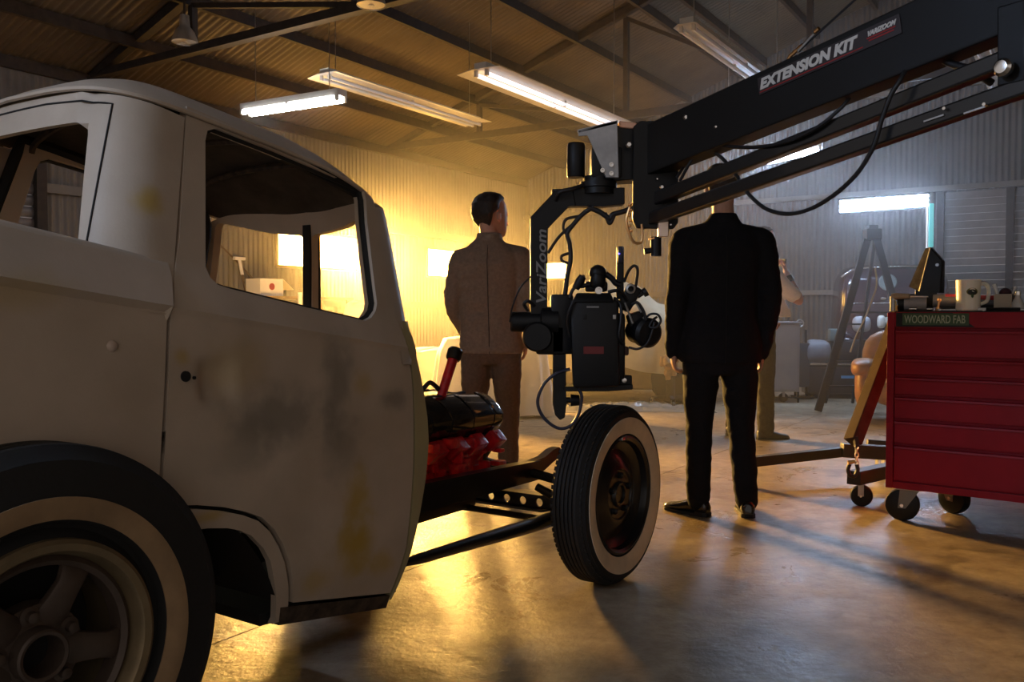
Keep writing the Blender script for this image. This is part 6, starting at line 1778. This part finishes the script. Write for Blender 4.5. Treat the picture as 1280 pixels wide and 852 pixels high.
mbox('front_panel', 0.0, 1.6, 0.0, 0.03, 0.07, 0.37, M_MACH, mach)
mbox('blue_label', 0.42, 0.78, -0.004, 0.0, 0.26, 0.295, mat('blue_label', (0.10, 0.30, 0.55), 0.3), mach, 0.0)
mbox('bright_edge', 0.02, 0.95, -0.02, 0.0, 0.405, 0.43, M_CHROME, mach, 0.003)
mbox('top_slab', 0.0, 1.6, 0.0, 0.8, 0.40, 0.44, M_MACH, mach)
mbox('headstock', 0.30, 1.6, 0.25, 0.75, 0.44, 0.72, M_MACH, mach, 0.03)
for k in range(4): mbox('vent_louvre', 0.7, 1.3, 0.235, 0.25, 0.49 + k * 0.045, 0.515 + k * 0.045, M_MACH, mach, 0.004)
pillow('round_housing', MC(0.13, 0.3, 0.56), (0.17, 0.2, 0.16), M_MACHG, mach, (mx, my, UZ))
MB().lathe([(0, 0), (0.035, 0), (0.04, 0.02), (0.02, 0.035), (0, 0.035)], MC(0.06, 0.10, 0.56), -my, 20, cap=False).build('dial', M_CHROME, mach, 30)
MB().cyl(MC(0.06, 0.10, 0.60), MC(0.06, 0.10, 0.63), 0.03, seg=14).build('dial', M_CHROME, mach, 30)
mbox('square_housing', 0.30, 0.48, 0.2, 0.5, 0.70, 0.86, mat('machine_green_grey', (0.12, 0.16, 0.16), 0.5), mach, 0.02)
pillow('round_housing', MC(0.70, 0.2, 0.92), (0.10, 0.12, 0.10), mat('pale_metal_can', (0.45, 0.45, 0.48), 0.4), mach, (mx, my, UZ))
pillow('white_bottle', MC(0.94, 0.12, 0.95), (0.045, 0.045, 0.08), M_WHITE, mach, (mx, my, UZ))
pillow('white_rag', MC(0.90, 0.1, 0.76), (0.06, 0.06, 0.035), M_WHITE, mach, (mx, my, UZ))
mbox('dark_tray', 1.02, 1.35, 0.10, 0.4, 0.80, 0.90, M_MACH, mach, 0.01)
mbox('tray_edge', 1.00, 1.40, 0.08, 0.10, 0.74, 0.77, M_CHROME, mach, 0.003)
pillow('cream_cover', MC(1.12, 0.3, 0.95), (0.16, 0.16, 0.06), mat('cream_cover', (0.45, 0.40, 0.33), 0.6), mach, (mx, my, UZ))

# old dark car behind the bench, tail towards us
vc = at(1118, 480, 11.6); vc.z = 0
M_CAR = mat('dark_maroon_paint', (0.045, 0.022, 0.030), 0.18, coat=0.5)
car = thing('vintage_car', 'dark maroon round-tailed vintage car parked behind the stepladder', 'car', vc)
vx = V((1, -0.25, 0)).normalized(); vy = V((0.25, 1, 0)).normalized()
def VC(a, b, z): return vc + vx * a * 0.95 + vy * (b * 0.62) + UZ * (1.05 + (z - 1.05) * 0.95)
secs = [(-0.04, 0.50, 0.45, 1.20), (0.0, 0.64, 0.40, 1.50), (0.06, 0.70, 0.36, 1.66), (0.20, 0.73, 0.34, 1.73), (0.60, 0.74, 0.33, 1.76), (1.2, 0.74, 0.33, 1.77), (1.5, 0.74, 0.33, 1.74)]
rs = []
for b, w, z0, z1 in secs:
    r = []
    for k in range(40):
        t = 2 * PI * k / 40; c, s = math.cos(t), math.sin(t)
        zz = (z0 + z1) / 2 + (z1 - z0) / 2 * math.copysign(abs(s) ** 0.32, s)
        ta = 1 - 0.05 * max(0, (zz - 1.0)) / 0.7
        r.append(VC(w * ta * math.copysign(abs(c) ** 0.32, c), b, zz))
    rs.append(r)
MB().rings(rs).build('car_body', M_CAR, car, 50)
MB().lathe([(0.0, 0.02), (0.10, 0.02), (0.115, 0.0), (0.115, -0.05), (0.0, -0.05)], VC(-0.10, 0.0, 1.50), -vy + UZ * 0.15, 32, cap=False).build('oval_window', mat('car_glass', (0.25, 0.30, 0.30), 0.1, spec=0.8), car, 40)
MB().tube(spline([VC(-0.70, 0.10, 1.58), VC(-0.62, 0.07, 1.64), VC(-0.48, 0.07, 1.695), VC(0.0, 0.08, 1.72), VC(0.6, 0.08, 1.72)], 6), 0.018, 8).build('roof_gutter', M_CHROME, car, 50)
MB().tube(spline([VC(-0.66, -0.02, 1.20), VC(-0.3, -0.03, 1.21), VC(0.3, -0.03, 1.21), VC(0.66, -0.02, 1.20)], 6), 0.010, 8).build('belt_moulding', M_CHROME, car, 50)
for a in (-0.16, 0.0): MB().box(VC(a, -0.05, 1.27), (0.07, 0.04, 0.035), (vx, vy, UZ), 0.008).build('lamp', M_CHROME, car, 30)
for sx in (-1, 1):
    for bb in (0.25, 1.2):
        MB().lathe([(0, -0.08), (0.30, -0.08), (0.33, -0.05), (0.33, 0.05), (0.30, 0.08), (0, 0.08)], VC(sx * 0.6, bb, 0.293), vx, 36, cap=False).build('wheel', M_RUBBER, car, 30)
    pillow('fender', VC(sx * 0.66, 0.25, 0.55), (0.16, 0.42, 0.26), M_CAR, car, (vx, vy, UZ))

M_LADDER = mat('dark_ladder_paint', (0.018, 0.02, 0.024), 0.6)
ap = at(1090, 293, 9.6)
lad = thing('stepladder', 'dark A-frame stepladder standing in front of the maroon car', 'ladder', V((ap.x, ap.y, 0)))
def lad_leg(x0, x1, dep, w):
    t = V((ap.x + x0, ap.y, ap.z - 0.05)); b = V((ap.x + x1, ap.y + dep, 0.012))
    return t, b
fl = lad_leg(-0.05, -0.62, -0.15, 0.05); fr = lad_leg(0.05, 0.52, -0.15, 0.05)
for a, b in (fl, fr):
    MB().bar(a, b, 0.075, 0.03, up=(0, 1, 0)).build('rail', M_LADDER, lad, 20)
for k in range(6):
    t = (k + 1) / 7
    p, q = fl[0].lerp(fl[1], t), fr[0].lerp(fr[1], t)
    if k in (2, 4, 5): MB().bar(p, q, 0.03, 0.02).build('rung', M_LADDER, lad, 20)
bl = lad_leg(-0.03, -0.22, 0.75, 0.04); br = lad_leg(0.03, 0.10, 0.75, 0.04)
for a, b in (bl, br): MB().bar(a, b, 0.03, 0.025, up=(0, 1, 0)).build('back_leg', M_LADDER, lad, 20)
MB().bar(bl[0].lerp(bl[1], 0.5), br[0].lerp(br[1], 0.5), 0.025, 0.02).build('back_brace', M_LADDER, lad, 20)
MB().box(ap + UZ * 0.0, (0.16, 0.14, 0.12), None, 0.01).build('top_cap', M_LADDER, lad, 20)
MB().box(ap + UZ * 0.075, (0.10, 0.10, 0.05), None, 0.01).build('top_knob', M_LADDER, lad, 20)
MB().tube(spline([at(1094, 335, 9.5), at(1096, 355, 9.45), at(1090, 375, 9.45), at(1080, 400, 9.4), at(1070, 420, 9.4), at(1063, 440, 9.4)], 6), 0.010, 8).build('hanging_cord', mat('tan_cord', (0.45, 0.35, 0.2), 0.8), lad, 40)

# ================================================================== COVERED CAR AND OTHER DRAPED THINGS
M_TARP = mat('beige_tarp', hexc('#b5ad95'), 0.8, var=0.08, vscale=3, bump=0.2, bscale=14)
tc0 = ground(742, 504)
cov = thing('covered_car', 'car under a pale beige dust sheet behind the film camera', 'covered car', V((tc0.x, tc0.y + 0.6, 0)))
ux_ = V((1, -0.15, 0)).normalized(); uy_ = V((0.15, 1, 0)).normalized()
def CC(a, b, z): return V((tc0.x, tc0.y, 0)) + ux_ * a + uy_ * b + UZ * z
def prof_z(a):                                # silhouette along the car (a from -1.4 to 1.4)
    pts = [(-1.5, 0.55), (-1.35, 0.92), (-0.95, 1.05), (-0.55, 1.22), (-0.25, 1.46), (0.15, 1.50), (0.45, 1.42), (0.8, 1.18), (1.2, 0.98), (1.5, 0.60)]
    for (a0, z0), (a1, z1) in zip(pts, pts[1:]):
        if a <= a1: t = (a - a0) / (a1 - a0); t = t * t * (3 - 2 * t); return z0 + (z1 - z0) * t
    return pts[-1][1]
def tarp(i, j):
    a = -1.5 + 3.0 * i; zt = prof_z(a)
    # j 0..1 from the front hem over the top to the rear hem
    if j < 0.35: f = j / 0.35; b, z = -0.02 + 0.10 * f * f, 0.40 + (zt * 0.80 - 0.40) * f
    elif j < 0.65: f = (j - 0.35) / 0.3; b, z = 0.08 + 1.2 * f, zt * 0.80 + zt * 0.20 * math.sin(PI * f) ** 0.6
    else: f = (j - 0.65) / 0.35; b, z = 1.28 + 0.1 * f, zt * 0.80 + (0.40 - zt * 0.80) * f
    fold = 0.05 * math.sin(a * 17 + 3 * noise.noise(V((a * 2, j * 2, 0)))) * max(0, 1 - min(j, 1 - j) / 0.3)
    n = noise.noise(V((a * 3, b * 3, z * 3))) * 0.035
    return CC(a, b - fold * (1 if j < 0.5 else -1), z + n + 0.03 * math.sin(a * 6) * (j < 0.05))
MB().grid(tarp, 120, 60).build('dust_sheet', M_TARP, cov, 60, recalc=False)
M_COVBODY = mat('covered_car_body', hexc('#5a4a34'), 0.6, var=0.25, vscale=6)
MB().hexa([CC(-1.4, 0.05, 0.16), CC(1.4, 0.05, 0.16), CC(1.4, 1.25, 0.16), CC(-1.4, 1.25, 0.16), CC(-1.42, 0.05, 0.55), CC(1.42, 0.05, 0.55), CC(1.42, 1.25, 0.55), CC(-1.42, 1.25, 0.55)], 0.05).build('car_body', M_COVBODY, cov, 30)
for a in (-0.95, 0.95):
    for b in (0.12, 1.15):
        MB().lathe([(0, -0.08), (0.27, -0.08), (0.30, -0.05), (0.30, 0.05), (0.27, 0.08), (0, 0.08)], CC(a, b, 0.30), uy_, 36, cap=False).build('wheel', M_RUBBER, cov, 30)
# clear plastic sheet bunched on the floor in front
M_PLASTIC = mat('crumpled_clear_sheet', (0.26, 0.25, 0.22), 0.15, spec=0.9)
pc = ground(775, 512)
def crumple(i, j):
    x, y = -1.0 + 2.0 * i, -0.28 + 0.56 * j
    e = max(0, 1 - (x / 1.0) ** 2) * max(0, 1 - (y / 0.28) ** 2)
    return V((pc.x + x, pc.y + y + 0.05 * math.sin(x * 5), 0.004 + e * (0.05 + 0.06 * abs(noise.noise(V((x * 5, y * 8, 2)))) + 0.05 * abs(noise.noise(V((x * 13, y * 15, 5)))))))
tag(MB().grid(crumple, 70, 24).build('plastic_sheet', M_PLASTIC, None, 25, recalc=False), 'crumpled pale plastic sheet lying on the floor before the covered car', 'plastic sheet')

M_SHEET = mat('white_cotton_sheet', hexc('#cfc6b8'), 0.85, var=0.05, vscale=4)
sh0 = ground(672, 524)
def draped(name, label, c, rx, ry, h, m, folds=14, top=0.45, cat='draped thing', seed=0.0, flare=1.12):
    t_ = thing(name, label, cat, c)
    def fn(i, j):
        a = 2 * PI * i
        if j < 0.25: r = (j / 0.25) * 0.92; z = h - 0.03 * (j / 0.25) ** 3
        else: f = (j - 0.25) / 0.75; r = 0.92 + 0.08 * min(1, f * 6) + (flare - 1) * f; z = h - 0.03 - (h - 0.05) * f
        fo = 1 + 0.07 * math.sin(a * folds + seed + 2 * noise.noise(V((math.cos(a), math.sin(a), j + seed)))) * max(0, (j - 0.25) / 0.75) ** 0.8
        cr = math.copysign(abs(math.cos(a)) ** 0.6, math.cos(a)); sr = math.copysign(abs(math.sin(a)) ** 0.6, math.sin(a))
        zz = z + 0.04 * noise.noise(V((math.cos(a) * 2, math.sin(a) * 2, j * 3 + seed)))
        return c + V((rx * r * fo * cr, ry * r * fo * sr, max(0.01, zz)))
    MB().grid(fn, 96, 36, True).build('sheet', m, t_, 60, recalc=False)
    return t_
t_ = draped('draped_crate', 'tall thing under a white sheet standing behind the brown-suited man', V((sh0.x - 0.46, sh0.y + 0.35, 0)), 0.56, 0.32, 0.82, M_SHEET, 12)
MB().box(V((sh0.x - 0.46, sh0.y + 0.35, 0.39)), (0.88, 0.42, 0.76)).build('crate', M_COVBODY, t_, 0)
c1 = at(449, 400, 9.3)
t_ = draped('draped_stand', 'small peaked thing under a white sheet seen through the truck windscreen', V((c1.x, c1.y, 0)), 0.15, 0.13, 1.17, M_SHEET, 8, seed=2.0, flare=2.2)
MB().cyl(V((c1.x, c1.y, 0)), V((c1.x, c1.y, 1.12)), 0.05, seg=10).build('stand_pole', M_STEEL, t_, 30)
c2 = at(552, 440, 10.35)
t_ = draped('draped_pile', 'low pile under a pale sheet between the truck and the brown suit', V((c2.x - 0.05, c2.y, 0)), 0.42, 0.28, 0.66, M_SHEET, 10, seed=4.0)
MB().box(V((c2.x - 0.05, c2.y, 0.30)), (0.62, 0.36, 0.58)).build('crate', M_COVBODY, t_, 0)

# engine casting on a stand beside the covered car
es = ground(838, 509)
t_ = thing('casting_stand', 'tan casting on a small wheeled stand beside the black-suited man', 'stand', V((es.x, es.y, 0)))
MB().cyl(V((es.x, es.y, 0.10)), V((es.x, es.y, 0.42)), 0.05, seg=14).build('stand_post', M_UNDER, t_, 30)
mb = MB(); random.seed(5)
for k in range(16):
    c = V((es.x + random.uniform(-0.09, 0.08), es.y + random.uniform(-0.07, 0.07), random.uniform(0.36, 0.56)))
    if k % 2: mb.box(c, (random.uniform(0.04, 0.10), random.uniform(0.04, 0.10), random.uniform(0.05, 0.12)))
    else: mb.cyl(c, c + V((random.uniform(-1, 1), random.uniform(-1, 1), random.uniform(-0.6, 0.8))).normalized() * random.uniform(0.05, 0.12), random.uniform(0.022, 0.045), seg=14)
mb.cyl(V((es.x, es.y, 0.36)), V((es.x, es.y, 0.55)), 0.07)
blob('casting', mb, 0.009, mat('tan_casting', hexc('#9c7d58'), 0.6, var=0.3, vscale=18), t_, 2)
for k in range(3):
    a = 2 * PI * k / 3 + 0.5; q = V((es.x + 0.22 * math.cos(a), es.y + 0.2 * math.sin(a), 0))
    MB().bar(V((es.x, es.y, 0.13)), q + UZ * 0.10, 0.04, 0.03).build('foot', M_UNDER, t_, 20)
    caster(t_, q, 0.04, V((math.sin(a), math.cos(a), 0)), 0.10, 0.03)

# ================================================================== LEFT WALL CLUTTER (seen through the truck windows)
def wl_at(px, py, off=0.25):                # point off the left wall
    r = ray(px, py); P0 = BW(off, 0, 0); k = (P0 - _O).dot(bA) / r.dot(bA); return _O + r * k
b0 = wl_at(331, 368, 0.56)
bench = thing('workbench', 'wooden bench along the left wall seen through the truck door window', 'bench', V((b0.x, b0.y, 0)))
zt = b0.z - 0.02
for k in range(4):
    MB().hexa([b0 - bB * 0.24 + bA * (-0.25 + k * 0.13) + UZ * -0.05, b0 + bB * 1.2 + bA * (-0.25 + k * 0.13) + UZ * -0.05, b0 + bB * 1.2 + bA * (-0.13 + k * 0.13) + UZ * -0.05, b0 - bB * 0.24 + bA * (-0.13 + k * 0.13) + UZ * -0.05,
               b0 - bB * 0.24 + bA * (-0.25 + k * 0.13) + UZ * -0.02, b0 + bB * 1.2 + bA * (-0.25 + k * 0.13) + UZ * -0.02, b0 + bB * 1.2 + bA * (-0.13 + k * 0.13) + UZ * -0.02, b0 - bB * 0.24 + bA * (-0.13 + k * 0.13) + UZ * -0.02]).build('plank', mat('bench_wood', (0.16, 0.10, 0.05), 0.7, var=0.3, vscale=9), bench, 0)
for e in (-0.16, 1.1):
    for a in (-0.2, 0.2):
        p = b0 + bB * e + bA * a; MB().bar(V((p.x, p.y, 0)), V((p.x, p.y, b0.z - 0.05)), 0.06).build('leg', MATS['bench_wood'], bench, 0)
bx = thing('carton', 'white carton with an open flap and red mark on the wall bench', 'box', b0 - UZ * 0.02)
MB().box(b0 + UZ * 0.08, (0.34, 0.24, 0.20), (bB, bA, UZ)).build('carton_walls', mat('white_card', (0.75, 0.72, 0.66), 0.7), bx, 0)
fl0 = b0 + UZ * 0.18 + bB * 0.17
MB().hexa([fl0 - bA * 0.12, fl0 + bA * 0.12, fl0 + bA * 0.12 + UZ * 0.004, fl0 - bA * 0.12 + UZ * 0.004, fl0 - bA * 0.12 + bB * 0.16 - UZ * 0.12, fl0 + bA * 0.12 + bB * 0.16 - UZ * 0.12, fl0 + bA * 0.12 + bB * 0.16 - UZ * 0.116, fl0 - bA * 0.12 + bB * 0.16 - UZ * 0.116]).build('flap', MATS['white_card'], bx, 0)
MB().cyl(b0 + UZ * 0.09 + bA * 0.12, b0 + UZ * 0.09 + bA * 0.124, 0.04, seg=16).build('red_mark', M_RED, bx, 0)
s0_, s1_ = wl_at(306, 360, 0.15), wl_at(299, 323, 0.08)
br_ = thing('squeegee', 'long-handled pole with a pale head leaning on the left wall', 'pole', V((s0_.x, s0_.y, 0)))
low = s0_ + (s0_ - s1_) * (s0_.z / max(0.05, (s1_.z - s0_.z)))
MB().cyl(V((low.x, low.y, 0.0)), s1_, 0.014, seg=8).build('handle', MATS['bench_wood'], br_, 30)
MB().cyl(s1_ - (s1_ - s0_) * 0.55, s1_, 0.020, seg=10).build('sleeve', M_WHITE, br_, 30)
MB().box(s1_, (0.16, 0.05, 0.04), (bB, bA, UZ), 0.008).build('pole_head', M_WHITE, br_, 20)
tag(MB().tube(spline([wl_at(250, 284, 0.06), wl_at(275, 306, 0.06), wl_at(300, 331, 0.06), wl_at(324, 357, 0.06)], 6), 0.008, 6).build('rope', mat('brown_rope', (0.10, 0.06, 0.03), 0.8), None, 40), 'thin brown rope slung diagonally on the left wall behind the pole', 'rope')
p0_ = wl_at(375, 372, 1.05)
pp = thing('upright_pipe', 'short pale pipe standing under the left wall window', 'pipe', V((p0_.x, p0_.y, 0)))
MB().lathe([(0.022, 0), (0.025, 0.0), (0.025, p0_.z + 0.06), (0.020, p0_.z + 0.06), (0.020, 0.02)], V((p0_.x, p0_.y, 0)), UZ, 14, cap=False).build('pipe_tube', M_WHITE, pp, 40)
MB().lathe([(0.0, 0), (0.06, 0), (0.06, 0.02), (0.025, 0.03)], V((p0_.x, p0_.y, 0)), UZ, 20, cap=False).build('pipe_base', M_STEEL, pp, 30)
